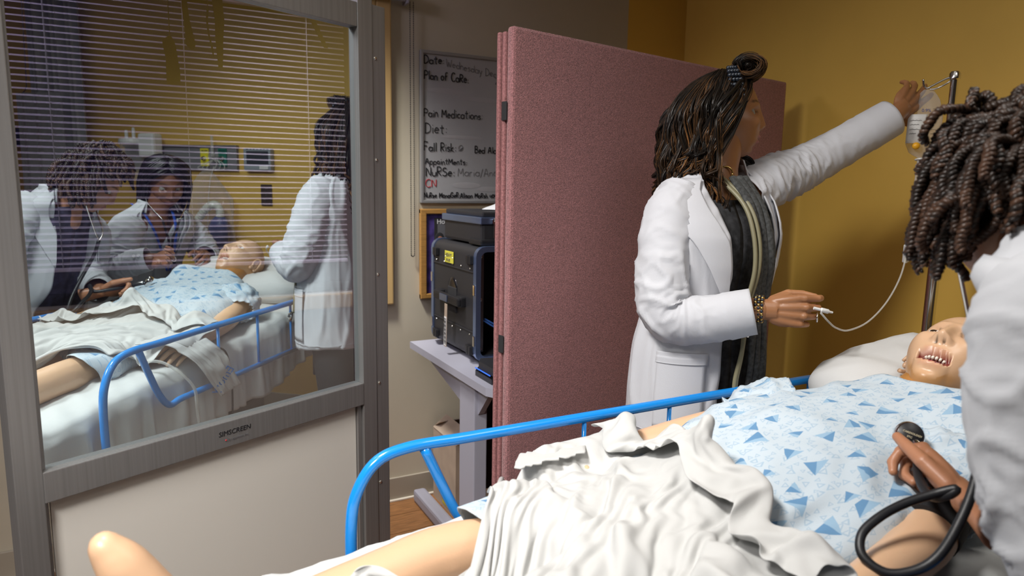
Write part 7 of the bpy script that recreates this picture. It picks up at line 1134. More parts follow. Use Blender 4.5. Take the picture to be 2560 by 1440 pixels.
A_ = np.stack([np.cumsum(np.cumsum(np.array(q).reshape(90, 64), 1), 0) for q in (STEP_X, STEP_Y, STEP_Z)], 2) * .0005 + np.array([.35, .83, .9])
b = MB(); b.grid(A_)
top = thing('top_sheet', "rumpled white top sheet heaped over the mannequin's hips and legs", 'sheet', (.6, .83, .82))
b.build('sheet_heap', M['sheet2'], top, smooth=True, solid=.003, sub=2)
hcV = np.zeros((46, 22, 3)); cp = smoothpath([(.66, 1.06, .875), (.70, 1.13, .868), (.735, 1.178, .83), (.757, 1.221, .775), (.785, 1.231, .72), (.812, 1.235, .668)], 46); 
for i in range(46):
    for j in range(22):
        a = (j / 21 - .5); wdt = .17 - .05 * (i / 45); hcV[i, j] = (cp[i][0] + a * wdt * .95, cp[i][1] + .010 * max(-.2, fold((a * 1.6, i / 45, 0), (5, 2, 1), 1, 3)) + .004, cp[i][2] + a * wdt * (.10 if i > 14 else .02) + .004)
b = MB(); b.grid(hcV); hgc = b.build('hanging_corner', M['sheet2'], top, smooth=True, solid=.003)
M['emb'] = mat('blue_laundry_print', (.02, .16, .50), .7)
textmesh('Emory', .045, frame3((.835, 1.2465, .745), (-.80, -.04, -.55), (-.50, -.25, .82)), M['emb'], 'laundry_print', hgc, shear=.35)
# clear drain tubing and a black cord over the far side of the bed
tag(one('tube', smoothpath([(.56, 1.10, .83), (.60, 1.16, .815), (.64, 1.222, .74), (.655, 1.225, .66), (.65, 1.225, .50), (.60, 1.16, .35)], 40), .0048, 8).build('drain_tube', M['tube'], None, smooth=True), 'clear drain tube running from the foot sheet over the far lower rail', 'tube')
tag(one('tube', smoothpath([(.80, 1.14, .815), (.865, 1.185, .80), (.90, 1.186, .70), (.90, 1.187, .62), (.885, 1.19, .45)], 40), .0034, 8).build('power_cord', M['black'], None, smooth=True), 'thin black cord hanging down over the white sheet below the blue rail', 'cord')
# ------------------------------------------------------------------ people
M['coat'] = mat('white_coat_cloth', (.55, .555, .59), .85, bump=(340, .25, .001)); M['coat2'] = mat('white_coat_cloth_soft', (.47, .48, .51), .85, bump=(340, .25, .001))
M['shirt'] = mat('charcoal_knit', (.018, .018, .02), .9, bump=(120, .5, .002), vary=(60, .6, 2.2)); M['scarf'] = mat('grey_ribbed_scarf', (.050, .052, .052), .9, bump=(90, .7, .003), vary=(120, .6, 1.6))
M['trouser'] = mat('black_trousers', (.014, .014, .016), .85, bump=(200, .4, .001)); M['shoe'] = mat('black_shoe', (.012, .012, .012), .4)
M['floral'] = mat('dark_floral_top', (.030, .026, .05), .85, vary=(26, .5, 2.4)); M['scrub'] = mat('pale_scrub_top', (.50, .53, .56), .85)
M['gold'] = mat('gold', (.62, .42, .14), .25, 1); M['silver'] = mat('silver_ring', (.8, .8, .8), .2, 1)
def hairmat(name, c0, c1, rough=.34, bias=.5):
    m = mat(name, c0, rough, spec=.35); nt = m.node_tree; b = nt.nodes['Principled BSDF']; a = nt.nodes.new('ShaderNodeAttribute'); a.attribute_name = 'Col'
    tc = nt.nodes.new('ShaderNodeTexCoord'); n = nt.nodes.new('ShaderNodeTexNoise'); n.inputs['Scale'].default_value = 22; n.inputs['Detail'].default_value = 5; nt.links.new(tc.outputs['Object'], n.inputs['Vector'])
    mx = nt.nodes.new('ShaderNodeMath'); mx.operation = 'MULTIPLY'; nt.links.new(a.outputs['Fac'], mx.inputs[0]); nt.links.new(n.outputs['Fac'], mx.inputs[1])
    rp = nt.nodes.new('ShaderNodeValToRGB'); rp.color_ramp.elements[0].position = .08; rp.color_ramp.elements[1].position = bias; rp.color_ramp.elements[0].color = (*c0, 1); rp.color_ramp.elements[1].color = (*c1, 1)
    nt.links.new(mx.outputs[0], rp.inputs[0]); nt.links.new(rp.outputs[0], b.inputs['Base Color']); return m
def headframe(o, f, roll=0, s=1.0):
    f = Vector(f).normalized(); r = f.cross(Vector((0, 0, 1))).normalized(); u = r.cross(f)
    if roll: q = Matrix.Rotation(roll, 3, f); r = q @ r; u = q @ u
    return Matrix(((r.x, f.x, u.x, o[0]), (r.y, f.y, u.y, o[1]), (r.z, f.z, u.z, o[2]), (0, 0, 0, 1))) @ Matrix.Scale(s, 4)
def handframe(w, x, y):
    return frame3(w, x, y)
def skinbody(parent, chains, ells, HM, head_kw, hands, skin, smat):
    b = MB()
    for c, r in ells: b.ell(c, r)
    for p, r in chains: capsule(b, p, r)
    body = remesh(b, .0085, 5, .5); n0 = body.n; C_ = [np.tile(np.array(skin), (n0, 1))]
    hv, hf, hc = head_geo(skin, **head_kw); h = MB(); h.add(hv, hf); h.xf(HM); body.merge(h); C_.append(hc)
    for hm, kw in hands:
        g = hand_geo(**kw); V = np.concatenate(g.v); pal = sst(.002, -.012, V[:, 2])[:, None] * .35; hc2 = np.array(skin) * (1 - pal) + np.array([min(1, c * 1.9 + .03) for c in skin]) * pal
        C_.append(hc2); g.xf(hm); body.merge(g)
    o = body.build('body', smat, parent, smooth=True); setcol(o, np.vstack(C_)); return o
class Coat:
    def __init__(s, keys, fwd, n=80):   # key: z, cx, cy, rx, ryf, ryb, gapR, gapL   (gaps in radians from the front)
        s.K = torsokey(keys, n); s.n = n; s.f = np.array([math.cos(R(fwd)), math.sin(R(fwd))]); s.l = np.array([-s.f[1], s.f[0]])
        for _ in range(5): s.K[1:-1] = (s.K[:-2] + s.K[1:-1] * 2 + s.K[2:]) / 4
    def pt(s, i, th, off=0):
        z, cx, cy, rx, rf, rb, *_ = s.K[i]; ce = lambda w, e: math.copysign(abs(w) ** e, w); c, sn = ce(math.cos(th), .88), ce(math.sin(th), .88)
        q = np.array([cx, cy]) + s.f * c * ((rf if c > 0 else rb) + off) + s.l * sn * (rx + off); return np.array([q[0], q[1], z])
    def mesh(s, parent, m, name='coat', seed=0, amp=.006, m_=150, hemwave=.010):
        V = np.zeros((s.n, m_, 3))
        for i in range(s.n):
            gR, gL = s.K[i][6], s.K[i][7]; a = i / (s.n - 1)
            for j in range(m_):
                t = gL + (2 * math.pi - gR - gL) * j / (m_ - 1)
                low = max(0, .55 - a) / .55
                n1 = noise.noise(Vector((math.cos(t) * 2.2 + seed, math.sin(t) * 2.2, a * 2.0 + .8 * noise.noise(Vector((t, a * 3, seed)))))); n2 = noise.noise(Vector((math.cos(t) * 3.5 + seed, math.sin(t) * 3.5, a * 5)))
                off = amp * (.8 * math.exp(-(n1 / .14) ** 2) + .4 * math.exp(-(n2 / .12) ** 2) + .6 * n1 - .3 + .8 * low * math.sin(t * 5 + 2 * noise.noise(Vector((a * 2, t, seed)))))
                p = s.pt(i, t, off); p[2] += hemwave * low * math.sin(t * 3 + seed) * .6; V[i, j] = p
        b = MB(); b.grid(V); return b.build(name, m, parent, smooth=True, solid=.004)
    def patch(s, z0, z1, t0, t1, off, name, m, parent, nn=14, thick=.003, tf=None):
        zs = s.K[:, 0]; V = np.zeros((nn, nn, 3))
        for i in range(nn):
            z = z0 + (z1 - z0) * i / (nn - 1); k = int(np.clip(np.interp(z, zs, range(s.n)), 0, s.n - 1)) if zs[0] < zs[-1] else 0
            for j in range(nn):
                a = j / (nn - 1); tt = t0 + (t1 - t0) * a
                if tf: tt = tf(i / (nn - 1), a)
                p = s.pt(k, tt, off); p[2] = z; V[i, j] = p
        b = MB(); b.grid(V); return b.build(name, m, parent, smooth=True, solid=thick)
def sleeve(parent, pts, rad, m, seed, amp=.008, n=110, nt=72, cuff=True, elbow=.5, buttons=0, flat=.92):
    P = smoothpath(pts, n); rr = np.interp(np.linspace(0, len(rad) - 1, n), range(len(rad)), rad); T = np.gradient(P, axis=0); T /= np.linalg.norm(T, axis=1)[:, None]
    u = np.cross(T[0], (0, .3, 1)); u /= np.linalg.norm(u); V = np.zeros((n, nt, 3)); UV = []
    for i in range(n):
        u = u - T[i] * (u @ T[i]); u /= np.linalg.norm(u); v = np.cross(T[i], u); UV.append((u.copy(), v)); a = i / (n - 1)
        am = amp * (.45 + 1.1 * math.exp(-((a - elbow) / .22) ** 2) + .5 * math.exp(-(a / .15) ** 2)) * (1 - .75 * sst(.86, .93, a))
        for j in range(nt):
            t = 2 * math.pi * j / nt; c_, s_ = math.cos(t + 2.6 * a), math.sin(t + 2.6 * a); n1 = noise.noise(Vector((c_ * .9 + seed, s_ * .9, a * 11))); n2 = noise.noise(Vector((c_ * 1.3 + seed, s_ * 1.3 + 4, a * 22))); fo = .9 * math.exp(-(n1 / .13) ** 2) + .5 * math.exp(-(n2 / .13) ** 2) + .5 * n1 - .35
            r_ = rr[i] + am * fo + (.0022 if cuff and a > .90 else 0); V[i, j] = P[i] + r_ * (math.cos(t) * u + flat * math.sin(t) * v)
    b = MB(); b.grid(V, closeu=True); o = b.build('sleeve', m, parent, smooth=True, solid=.0035)
    for q in range(buttons):
        i = int(n * (.93 - .05 * q)); u, v = UV[i]; c = P[i] + rr[i] * 1.04 * (u * math.cos(4.2) + v * math.sin(4.2)); ax = (u * math.cos(4.2) + v * math.sin(4.2)); one('lathe', [(.0075, 0), (.0075, .002), (.005, .003), (.0005, .002)], tuple(c), tuple(ax), 14).build('button', M['white'], o)
    return o
def legs(parent, hipz, feet, hips, m, r=(.095, .075, .055, .06)):
    for f, h in zip(feet, hips):
        rings = []
        for a in np.linspace(0, 1, 16):
            c = np.array(h) * (1 - a) + np.array(f) * a; c[2] = hipz * (1 - a) + .07 * a; rr = np.interp(a, [0, .4, .8, 1], r)
            rings.append(np.array([(c[0] + rr * math.cos(t), c[1] + rr * math.sin(t), c[2]) for t in np.linspace(0, 2 * math.pi, 24, endpoint=False)]))
        b = MB(); b.loft(rings); b.build('trouser_leg', m, parent, smooth=True, ang=50)
def shoe(parent, f, az):
    b = MB(); rot = Matrix.Rotation(R(az), 3, 'Z'); rings = []
    for a in np.linspace(0, 1, 12):
        x = -.09 + .25 * a; w = .036 * (1 - .5 * abs(a - .55) ** 2 * 2) * (1 if a < .9 else .75); h = np.interp(a, [0, .25, .5, .85, 1], [.075, .09, .06, .04, .02])
        rings.append(np.array([tuple(rot @ Vector((x, w * math.cos(t), max(.002, h * .5 + h * .5 * math.sin(t)))) + Vector((f[0], f[1], 0))) for t in np.linspace(0, 2 * math.pi, 16, endpoint=False)]))
    b.loft(rings); b.build('shoe', M['shoe'], parent, smooth=True, ang=60)
def hair(parent, HM, locks, m, n=5, cap=None, name='hair'):
    b = MB(); C_ = []
    for P, r, c0, c1 in locks:
        k = len(P); b.tube(P, r, n); C_.append(np.repeat(np.linspace(c0, c1, k), n))
    if cap is not None:
        q = MB(); sel = cap; V = ICO_V * np.array([.0765, .1, .119]); V[:, 1] = np.where(V[:, 1] > 0, V[:, 1] * .92, V[:, 1] * 1.06)
        keep = [f for f in ICO_F if sel(V[f[0]])]; idx = sorted({i for f in keep for i in f}); mp = {i: k for k, i in enumerate(idx)}
        q.add(V[idx], [tuple(mp[i] for i in f) for f in keep]); q.xf(HM); b.merge(q); C_.append(np.full(len(idx), .2))
    o = b.build(name, m, parent, smooth=True); c = np.concatenate(C_); setcol(o, np.stack([c, c, c], 1)); return o
def scalp(az, el): # az 0 = front, + towards the right ear (+x), el up
    return np.array([.0775 * math.sin(az) * math.cos(el), (.092 if math.cos(az) > 0 else .106) * math.cos(az) * math.cos(el), .119 * math.sin(el)])
def tolist(HM, P): m = np.array(HM); return np.asarray(P) @ m[:3, :3].T + m[:3, 3]

# ---- nurse reaching for the drip bag
nskin = (.31, .138, .060)
nu = thing('person', 'woman in white coat with long wavy brown hair reaching for the drip bag', 'person', (1.34, 1.41, 0))
HN = headframe((1.405, 1.425, 1.595), (.75, -.66, .07), 0, 1.03)
hR = handframe((1.310, 1.160, 1.112), (.62, -.78, .02), (.05, .10, 1)); hL = handframe((1.955, 1.292, 1.632), (.80, .10, .55), (-.5, .2, .8))
skinbody(nu, [([(1.36, 1.41, 1.36), (1.375, 1.41, 1.46), (1.40, 1.415, 1.56)], [.075, .054, .055]), ([(1.23, 1.395, 1.335), (1.36, 1.41, 1.37), (1.49, 1.415, 1.375)], [.045, .055, .045]),
    ([(1.22, 1.39, 1.34), (1.165, 1.355, 1.19), (1.155, 1.325, 1.09), (1.205, 1.262, 1.077), (1.305, 1.167, 1.110)], [.046, .042, .040, .036, .027]), ([(1.51, 1.415, 1.395), (1.68, 1.41, 1.455), (1.78, 1.385, 1.505), (1.945, 1.296, 1.626)], [.046, .042, .038, .027]),
    ([(1.24, 1.42, .86), (1.25, 1.43, .48), (1.25, 1.45, .09)], [.085, .055, .038]), ([(1.43, 1.42, .86), (1.43, 1.43, .48), (1.43, 1.45, .09)], [.085, .055, .038])],
    [((1.335, 1.41, .92), (.15, .105, .11)), ((1.345, 1.405, 1.10), (.125, .095, .14)), ((1.36, 1.395, 1.26), (.145, .105, .13))], HN, dict(lip=(.30, .06, .05), brow=(.02, .012, .01), lid=.0050, smile=.8, lips=1.15, nose=.70),
    [(hR, dict(curl=[(.55, .75, .4), (.85, 1.0, .6), (.95, 1.1, .7), (1.0, 1.1, .8)], thumb=((.80, .42, -.55), (.95, .02, -.40), (.98, -.15, -.12)), spread=.03, s=1.02)),
     (hL, dict(curl=[(-.05, .10, .10), (.08, .15, .10), (.25, .28, .18), (.40, .40, .2)], thumb=((.55, .75, -.35), (.8, .45, -.4), (.9, .2, -.4)), left=True, s=1.08, spread=.09))], nskin, skinmat('warm_brown_skin', .42, .05))
eyes(nu, HN, (-.1, 1, .1), (.22, .20, .18), pull=.0012)
cN = Coat([(.748, 1.335, 1.405, .205, .150, .135, .30, .42), (.85, 1.335, 1.405, .205, .148, .135, .28, .42), (.98, 1.335, 1.405, .195, .145, .128, .25, .42), (1.10, 1.34, 1.405, .172, .135, .112, .24, .42), (1.20, 1.345, 1.40, .180, .150, .112, .26, .48), (1.28, 1.35, 1.40, .192, .148, .118, .32, .55), (1.35, 1.358, 1.405, .190, .112, .115, .42, .62), (1.40, 1.362, 1.41, .165, .082, .098, .60, .75), (1.435, 1.368, 1.412, .115, .070, .082, .85, .95), (1.465, 1.372, 1.415, .082, .060, .072, 1.1, 1.15)], -88)
co = cN.mesh(nu, M['coat'], seed=1.3, amp=.0075)
sleeve(co, [(1.245, 1.398, 1.395), (1.195, 1.385, 1.32), (1.155, 1.355, 1.19), (1.150, 1.325, 1.085), (1.205, 1.265, 1.075), (1.293, 1.178, 1.105)], [.055, .074, .071, .066, .062, .056], M['coat'], 3.1, .0050, elbow=.5)
sleeve(co, [(1.475, 1.41, 1.375), (1.56, 1.415, 1.415), (1.68, 1.41, 1.455), (1.78, 1.385, 1.505), (1.935, 1.302, 1.612)], [.070, .076, .070, .064, .056], M['coat'], 8.7, .0055, elbow=.35)
po_ = cN.patch(.78, .985, 5.02, 5.78, .0075, 'pocket', M['coat'], co); cN.patch(.955, .985, 5.00, 5.80, .010, 'pocket_hem', M['coat'], po_)
cN.patch(.768, .7695, .45, 6.0, .007, 'hem_seam', M['coat'], co, nn=40)
def lap(side):
    def tf(v, a):
        w = np.interp(v, [0, .45, .62, .66, .85, 1], [.02, .46, .62, .40, .50, .55]); g = np.interp(v, [0, .5, 1], [.26, .36, .80]) if side > 0 else np.interp(v, [0, .5, 1], [.46, .58, .92])
        return (2 * math.pi - g - w * a) if side > 0 else g + w * a
    return tf
for sd in (1, -1): cN.patch(1.10, 1.425, 0, 0, .011, 'lapel', M['coat'], co, nn=24, thick=.004, tf=lap(sd))
V = np.zeros((8, 40, 3))
for i in range(8):
    for j in range(40):
        t = 1.0 + (2 * math.pi - 2.05) * j / 39; k = np.array([1.37, 1.414]); rr = .080 + .020 * (i / 7); c, s_ = math.cos(t), math.sin(t); q = k + cN.f * c * rr * .82 + cN.l * s_ * rr * 1.02; V[i, j] = (q[0], q[1], 1.487 - .052 * (i / 7) - .02 * max(0, c))
b = MB(); b.grid(V); b.build('collar', M['coat'], co, smooth=True, solid=.004)
sN = Coat([(k[0], k[1], k[2], k[3] - .018, k[4] - .016, k[5] - .016, .0, .0) for k in [(.76, 1.335, 1.405, .190, .140, .128), (.98, 1.335, 1.405, .185, .138, .122), (1.10, 1.34, 1.405, .165, .128, .106), (1.22, 1.345, 1.40, .175, .140, .106), (1.30, 1.35, 1.40, .185, .130, .112), (1.37, 1.36, 1.405, .165, .085, .10)]], -88, 40)
sN.mesh(nu, M['shirt'], 'knit_top', 4, .004, 90)
for k_, (dx, y0) in enumerate(((.0, .0), (.022, .004), (.042, .002))):   # grey scarf falling inside the coat opening
    P = smoothpath([(1.355 + dx, 1.335, 1.43), (1.362 + dx, 1.268, 1.35), (1.366 + dx, 1.236 + y0, 1.24), (1.362 + dx, 1.240 + y0, 1.10), (1.356 + dx, 1.232, .95), (1.350 + dx, 1.238, .84)], 40)
    one('tube', P, [.013 + .003 * math.sin(i * .35 + k_) for i in range(40)], 12, flat=.55).build('scarf', M['scarf'], nu, smooth=True)
legs(nu, .84, [(1.25, 1.45, 0), (1.43, 1.45, 0)], [(1.24, 1.42, 0), (1.43, 1.42, 0)], M['trouser'])
for x in (1.25, 1.43): shoe(nu, (x, 1.44), -90)
# hair: wavy locks
L_ = []; rs = random.Random(5)
def wavy(az, el, azE, rE, zE, wamp, ph, r0, gold, kk=26, bulge=.018, curl=0):
    p0 = scalp(az, el); P = []
    for i in range(kk):
        a = i / (kk - 1); A = az + (azE - az) * min(1, a * 1.7) ** .8
        if i == 0: P.append(p0); continue
        rz = np.interp(a, [0, .16, .35, .7, 1], [0, .45, .9, .97, 1]); base = np.array([math.sin(A) * rE, math.cos(A) * rE * 1.08 - .012, 0])
        z = p0[2] + (zE - p0[2]) * (a ** 1.15) + bulge * math.sin(math.pi * min(1, a * 2.2)) * .7
        xy = p0[:2] * (1 - rz) + base[:2] * rz; w = wamp * (a ** .8); xy = xy * (1 + (w * math.sin(a * 17 + ph)) / .1); z += w * .5 * math.cos(a * 13 + ph)
        if curl and a > .68: q = (a - .68) / .32 * 6.5; xy = xy + np.array([math.sin(A + 1.5), math.cos(A + 1.5)]) * .024 * math.sin(q) * curl; z += .022 * (1 - math.cos(q)) * .6
        P.append(np.array([xy[0], xy[1], z]))
    L_.append((tolist(HN, P), np.interp(np.linspace(0, 1, kk), [0, .3, .75, 1], [r0 * .9, r0, r0 * .8, r0 * .25]), .15, gold))
for i in range(520):
    az = rs.uniform(-math.pi, math.pi); el = rs.uniform(.05, 1.45); fa = abs(az)
    if fa < 1.5 and el < 1.10 - .2 * fa: continue
    azE = math.copysign(max(fa, 1.74 + rs.uniform(0, .35)) if fa < 2.0 else fa, az); back = abs(azE) > 2.2; lay = rs.random()
    wavy(az, el, azE + rs.uniform(-.14, .14), (.090 + .052 * lay ** .7) + (.012 if back else 0), rs.uniform(-.31, -.19) if not back else rs.uniform(-.34, -.24), rs.uniform(.010, .020), 2.6 * azE + rs.uniform(-.5, .5) + (3 if lay > .6 else 0), rs.uniform(.0032, .0050), rs.choice([.15, .25, .4, .9, 1.4]), curl=rs.choice([0, .5, 1.0, 1.2]))
for i in range(120):   # front roll above the forehead
    a0 = rs.uniform(-.3, .75); rad = .022 + rs.uniform(-.019, .008); c = np.array([.062 * math.sin(a0) * .6 + rs.uniform(-.035, .035), .056, .116]); P = [scalp(a0 * .5, 1.15 + rs.uniform(-.15, .2))]
    for t in np.linspace(2.6, -3.0 - rs.random(), 22): P.append(c + np.array([.004 * t, rad * math.cos(t) * 1.35, rad * math.sin(t)]))
    L_.append((tolist(HN, P), np.linspace(.0042, .0018, len(P)), .15, rs.choice([.2, .4, .9])))
for i in range(60):   # curl falling on the far shoulder in front of the neck
    c = np.array([rs.uniform(-.11, -.06), rs.uniform(.02, .06), -.16 + rs.uniform(-.03, .03)]); P = [scalp(-1.3, rs.uniform(.1, .4)), np.array([-.092, .02, -.06])]; rad = rs.uniform(.018, .034)
    for t in np.linspace(1.5, -4.2, 20): P.append(c + np.array([.01 * math.sin(t), rad * math.cos(t), rad * .9 * math.sin(t)]))
    L_.append((tolist(HN, smoothpath(P, 34)), np.linspace(.004, .0015, 34), .1, rs.choice([.1, .2, .5])))
hm_ = hairmat('wavy_brown_hair', (.010, .007, .005), (.30, .135, .045), .42, .62)
hn = hair(nu, HN, [(P, r * .9, .05, .25) for P, r, c0, c1 in L_], hm_, cap=lambda v: v[2] > .03 + .75 * v[1] or (v[1] < -.015 and v[2] > -.09))
P_, C_ = bundle(L_, 22, 11, .0085, 3, .0016); strandmesh('hair_strands', P_, np.interp(np.linspace(0, 1, 22), [0, .2, .8, 1], [.0007, .0010, .0008, .0003]), C_, hm_, hn)['kind'] = 'stuff'
bt = MB(); cl = M.setdefault('beads', mat('black_beads', (.015, .02, .03), .12, spec=.8))
for i in range(7):
    for j in range(4): bt.ell(tolist(HN, [scalp(1.32 + .10 * (j - 1.5), .98 - .115 * i) * 1.17])[0], (.0062,) * 3, None, 10, 6)
bt.build('barrette', cl, nu, smooth=True)['kind'] = 'stuff'
for q, (r_, oy) in enumerate(((.017, 0), (.012, .016))):
    one('tube', tolist(HN, [(.083, -.006 + r_ * math.cos(t) + .012 * q, -.150 - .030 * q + r_ * math.sin(t)) for t in np.linspace(0, 2 * math.pi, 26)]), .0022, 8).build('hoop_earring', M['gold'], nu, smooth=True)
br_ = MB(); T0 = np.array(hR)
for i in range(26):
    t = 2 * math.pi * i / 26
    for k in range(3): br_.ell((hR @ Vector((-.020 + .0075 * k, .031 * math.cos(t), .0235 * math.sin(t))))[:], (.0042, .0042, .0042), None, 8, 5, mi=(i + k) % 2)
br_.build('bracelet', [M['gold'], cl], nu, smooth=True)['kind'] = 'stuff'
one('tube', [(hR @ Vector((.118, -.012 + .0105 * math.cos(t), -.009 + .0115 * math.sin(t))))[:] for t in np.linspace(0, 2 * math.pi, 20)], .0020, 6).build('ring', M['silver'], nu, smooth=True)
# stethoscope round her neck
M['khaki'] = mat('khaki_rubber', (.22, .20, .12), .45)
st = thing('stethoscope', 'khaki stethoscope hanging round the neck of the woman with wavy hair', 'stethoscope', (1.30, 1.19, .86))
for d in (0, .017):
    one('tube', smoothpath([(1.40, 1.49, 1.47), (1.34 + d, 1.46, 1.475), (1.325 + d, 1.36, 1.43), (1.335 + d, 1.275, 1.365), (1.338 + d, 1.236, 1.29), (1.336 + d * .8, 1.222, 1.20), (1.325 + d * .4, 1.232, 1.10), (1.312, 1.222, 1.0), (1.298 - d * .3, 1.222, .92), (1.292, 1.218, .86)], 60), .0056, 10).build('tubing', M['khaki'], st, smooth=True)
one('tube', [(1.327, 1.222, 1.06), (1.318, 1.218, 1.03)], .0075, 10).build('sleeve_joint', M['steel'], st, smooth=True)
one('lathe', [(.0005, -.008), (.017, -.008), (.022, -.003), (.022, .003), (.014, .006), (.010, .012), (.0005, .013)], (1.285, 1.205, .845), (-.5, -.8, .2), 24).build('chestpiece', M['steel'], st, smooth=True, ang=40)

# ---- student with twisted hair bending over the bed
sskin = (.33, .145, .075)
su_ = thing('person', 'woman with dark twisted curls in a white coat bending over the mannequin', 'person', (1.0, .22, 0))
HS = headframe((1.045, .515, 1.385), (.46, .66, -.60), .0, 1.0)
wS = Vector((1.039, .521, .954)); hS = handframe(wS, (.49, .84, .22), (-.68, .15, .72))
skinbody(su_, [([(1.0, .40, 1.24), (1.01, .43, 1.31), (1.035, .495, 1.36)], [.07, .053, .055]), ([(.89, .37, 1.27), (1.0, .37, 1.255), (1.11, .385, 1.20)], [.045, .055, .045]), ([(.88, .37, 1.27), (.835, .36, 1.22), (.80, .33, 1.12), (.785, .27, 1.02), (.80, .22, .90)], [.042, .042, .040, .036, .027]),
    ([(1.12, .385, 1.21), (1.155, .375, 1.12), (1.16, .36, 1.06), (1.125, .385, .985), (1.09, .46, .958), tuple(wS)], [.042, .042, .040, .038, .034, .026]), ([(.92, .18, .84), (.92, .16, .45), (.92, .13, .09)], [.085, .055, .038]), ([(1.10, .18, .84), (1.10, .16, .45), (1.10, .13, .09)], [.085, .055, .038])],
    [((1.01, .19, .90), (.14, .10, .10)), ((1.0, .26, 1.06), (.12, .095, .12)), ((1.0, .345, 1.19), (.135, .10, .11))], HS, dict(lip=(.24, .05, .045), brow=(.015, .01, .01), lid=.0040, nose=.75),
    [(hS, dict(curl=[(1.05, 1.0, .6), (1.25, 1.3, .8), (1.35, 1.35, .9), (1.35, 1.35, .9)], thumb=((.86, .50, -.12), (.99, .12, -.10), (1, .02, -.06)), spread=.05, s=1.08)),
     (handframe((.80, .215, .885), (.1, -.25, -.95), (.2, .95, -.2)), dict(curl=[(.3, .4, .3)] * 4, left=True))], sskin, skinmat('deep_brown_skin', .42, .05))
eyes(su_, HS, (0, 1, -.3), (.35, .33, .3))
cS = Coat([(.72, 1.01, .19, .205, .150, .125, .62, .62), (.88, 1.01, .20, .200, .165, .120, .62, .62), (.97, 1.012, .235, .180, .215, .110, .60, .60), (1.08, 1.01, .26, .170, .205, .108, .58, .58), (1.18, 1.012, .295, .170, .175, .110, .55, .55), (1.25, 1.01, .325, .170, .135, .110, .52, .55), (1.30, .995, .37, .155, .120, .095, .60, .62), (1.335, .995, .395, .100, .085, .075, .85, .85), (1.36, 1.0, .41, .080, .070, .065, 1.1, 1.1)], 88)
cs_ = cS.mesh(su_, M['coat2'], seed=6.1, amp=.006)
sleeve(cs_, [(1.10, .38, 1.245), (1.155, .385, 1.17), (1.165, .36, 1.07), (1.125, .385, .985), (1.085, .46, .962), (1.044, .495, .954)], [.055, .072, .068, .062, .056, .050], M['coat2'], 5.5, .0062)
sleeve(cs_, [(.905, .37, 1.30), (.84, .365, 1.26), (.80, .33, 1.12), (.785, .27, 1.02), (.80, .225, .92)], [.058, .074, .066, .060, .052], M['coat2'], 2.2, .0062)
def lapS(side):
    def tf(v, a):
        w = np.interp(v, [0, .45, .62, .66, .85, 1], [.02, .40, .55, .36, .48, .52]); g = np.interp(v, [0, .5, 1], [.57, .56, .80]); return (2 * math.pi - g - w * a) if side > 0 else g + w * a
    return tf
for sd in (1, -1): cS.patch(1.06, 1.325, 0, 0, .010, 'lapel', M['coat2'], cs_, nn=22, thick=.004, tf=lapS(sd))
V = np.zeros((7, 36, 3))
for i in range(7):
    for j in range(36):
        t = .95 + (2 * math.pi - 1.9) * j / 35; rr = .076 + .018 * (i / 6); q = np.array([.998, .412]) + cS.f * math.cos(t) * rr * .85 + cS.l * math.sin(t) * rr; V[i, j] = (q[0], q[1], 1.375 - .05 * (i / 6) - .03 * max(0, math.cos(t)))
b = MB(); b.grid(V); b.build('collar', M['coat2'], cs_, smooth=True, solid=.004)
tS = Coat([(.78, 1.01, .195, .185, .13, .11, 0, 0), (.95, 1.005, .22, .175, .16, .10, 0, 0), (1.10, 1.0, .27, .160, .15, .095, 0, 0), (1.22, 1.0, .33, .165, .13, .10, 0, 0), (1.29, .995, .365, .14, .10, .09, 0, 0)], 88, 36); tS.mesh(su_, M['floral'], 'floral_top', 2, .004, 80)
legs(su_, .84, [(.92, .13, 0), (1.10, .13, 0)], [(.92, .18, 0), (1.10, .18, 0)], M['trouser'])
for x in (.92, 1.10): shoe(su_, (x, .14), 90)
L_ = []; rs = random.Random(11)
m3 = np.array(HS)[:3, :3]; down = m3.T @ np.array([0, 0, -1.0])
def twist(az, el, length, out, seed):
    p0 = scalp(az, el); nrm = p0 / np.array([.0775, .1, .119]) ** 2; nrm /= np.linalg.norm(nrm); kk = int(length * 290) + 8; P = []; d = nrm * 1.0; p = p0 * 1.0; st_ = length / kk
    for i in range(kk):
        a = i / kk; d = d * (1 - .16 * (.4 + out)) + down * .16 * (.4 + (1 - out) * .5) + np.array([noise.noise(Vector((seed, a * 5, k))) for k in range(3)]) * .26; d /= np.linalg.norm(d)
        q = p + d * st_; e = (q / np.array([.086, .108, .127])); le = np.linalg.norm(e)
        if le < 1: q = q / le
        p = q; P.append(p.copy())
    P = np.array(P)
    if P[:, 0].min() < -.140 or P[P[:, 2] > -.01][:, 0].min(initial=0) < -.118: return
    T = np.gradient(P, axis=0); T /= np.linalg.norm(T, axis=1)[:, None]; u = np.cross(T, np.array([.3, .5, .8])); u /= np.linalg.norm(u, axis=1)[:, None] + 1e-9; v = np.cross(T, u); w = np.arange(kk) * st_ / .0105 * 2 * math.pi / 1.25; ph = seed * 9
    for s_ in (0, math.pi):
        Q = P + .0040 * (np.cos(w + ph + s_)[:, None] * u + np.sin(w + ph + s_)[:, None] * v); L_.append((tolist(HS, Q), np.interp(np.linspace(0, 1, kk), [0, .1, .85, 1], [.0034, .0044, .0042, .0026]), .3, rs.choice([.3, .6, 1.0, 1.2])))
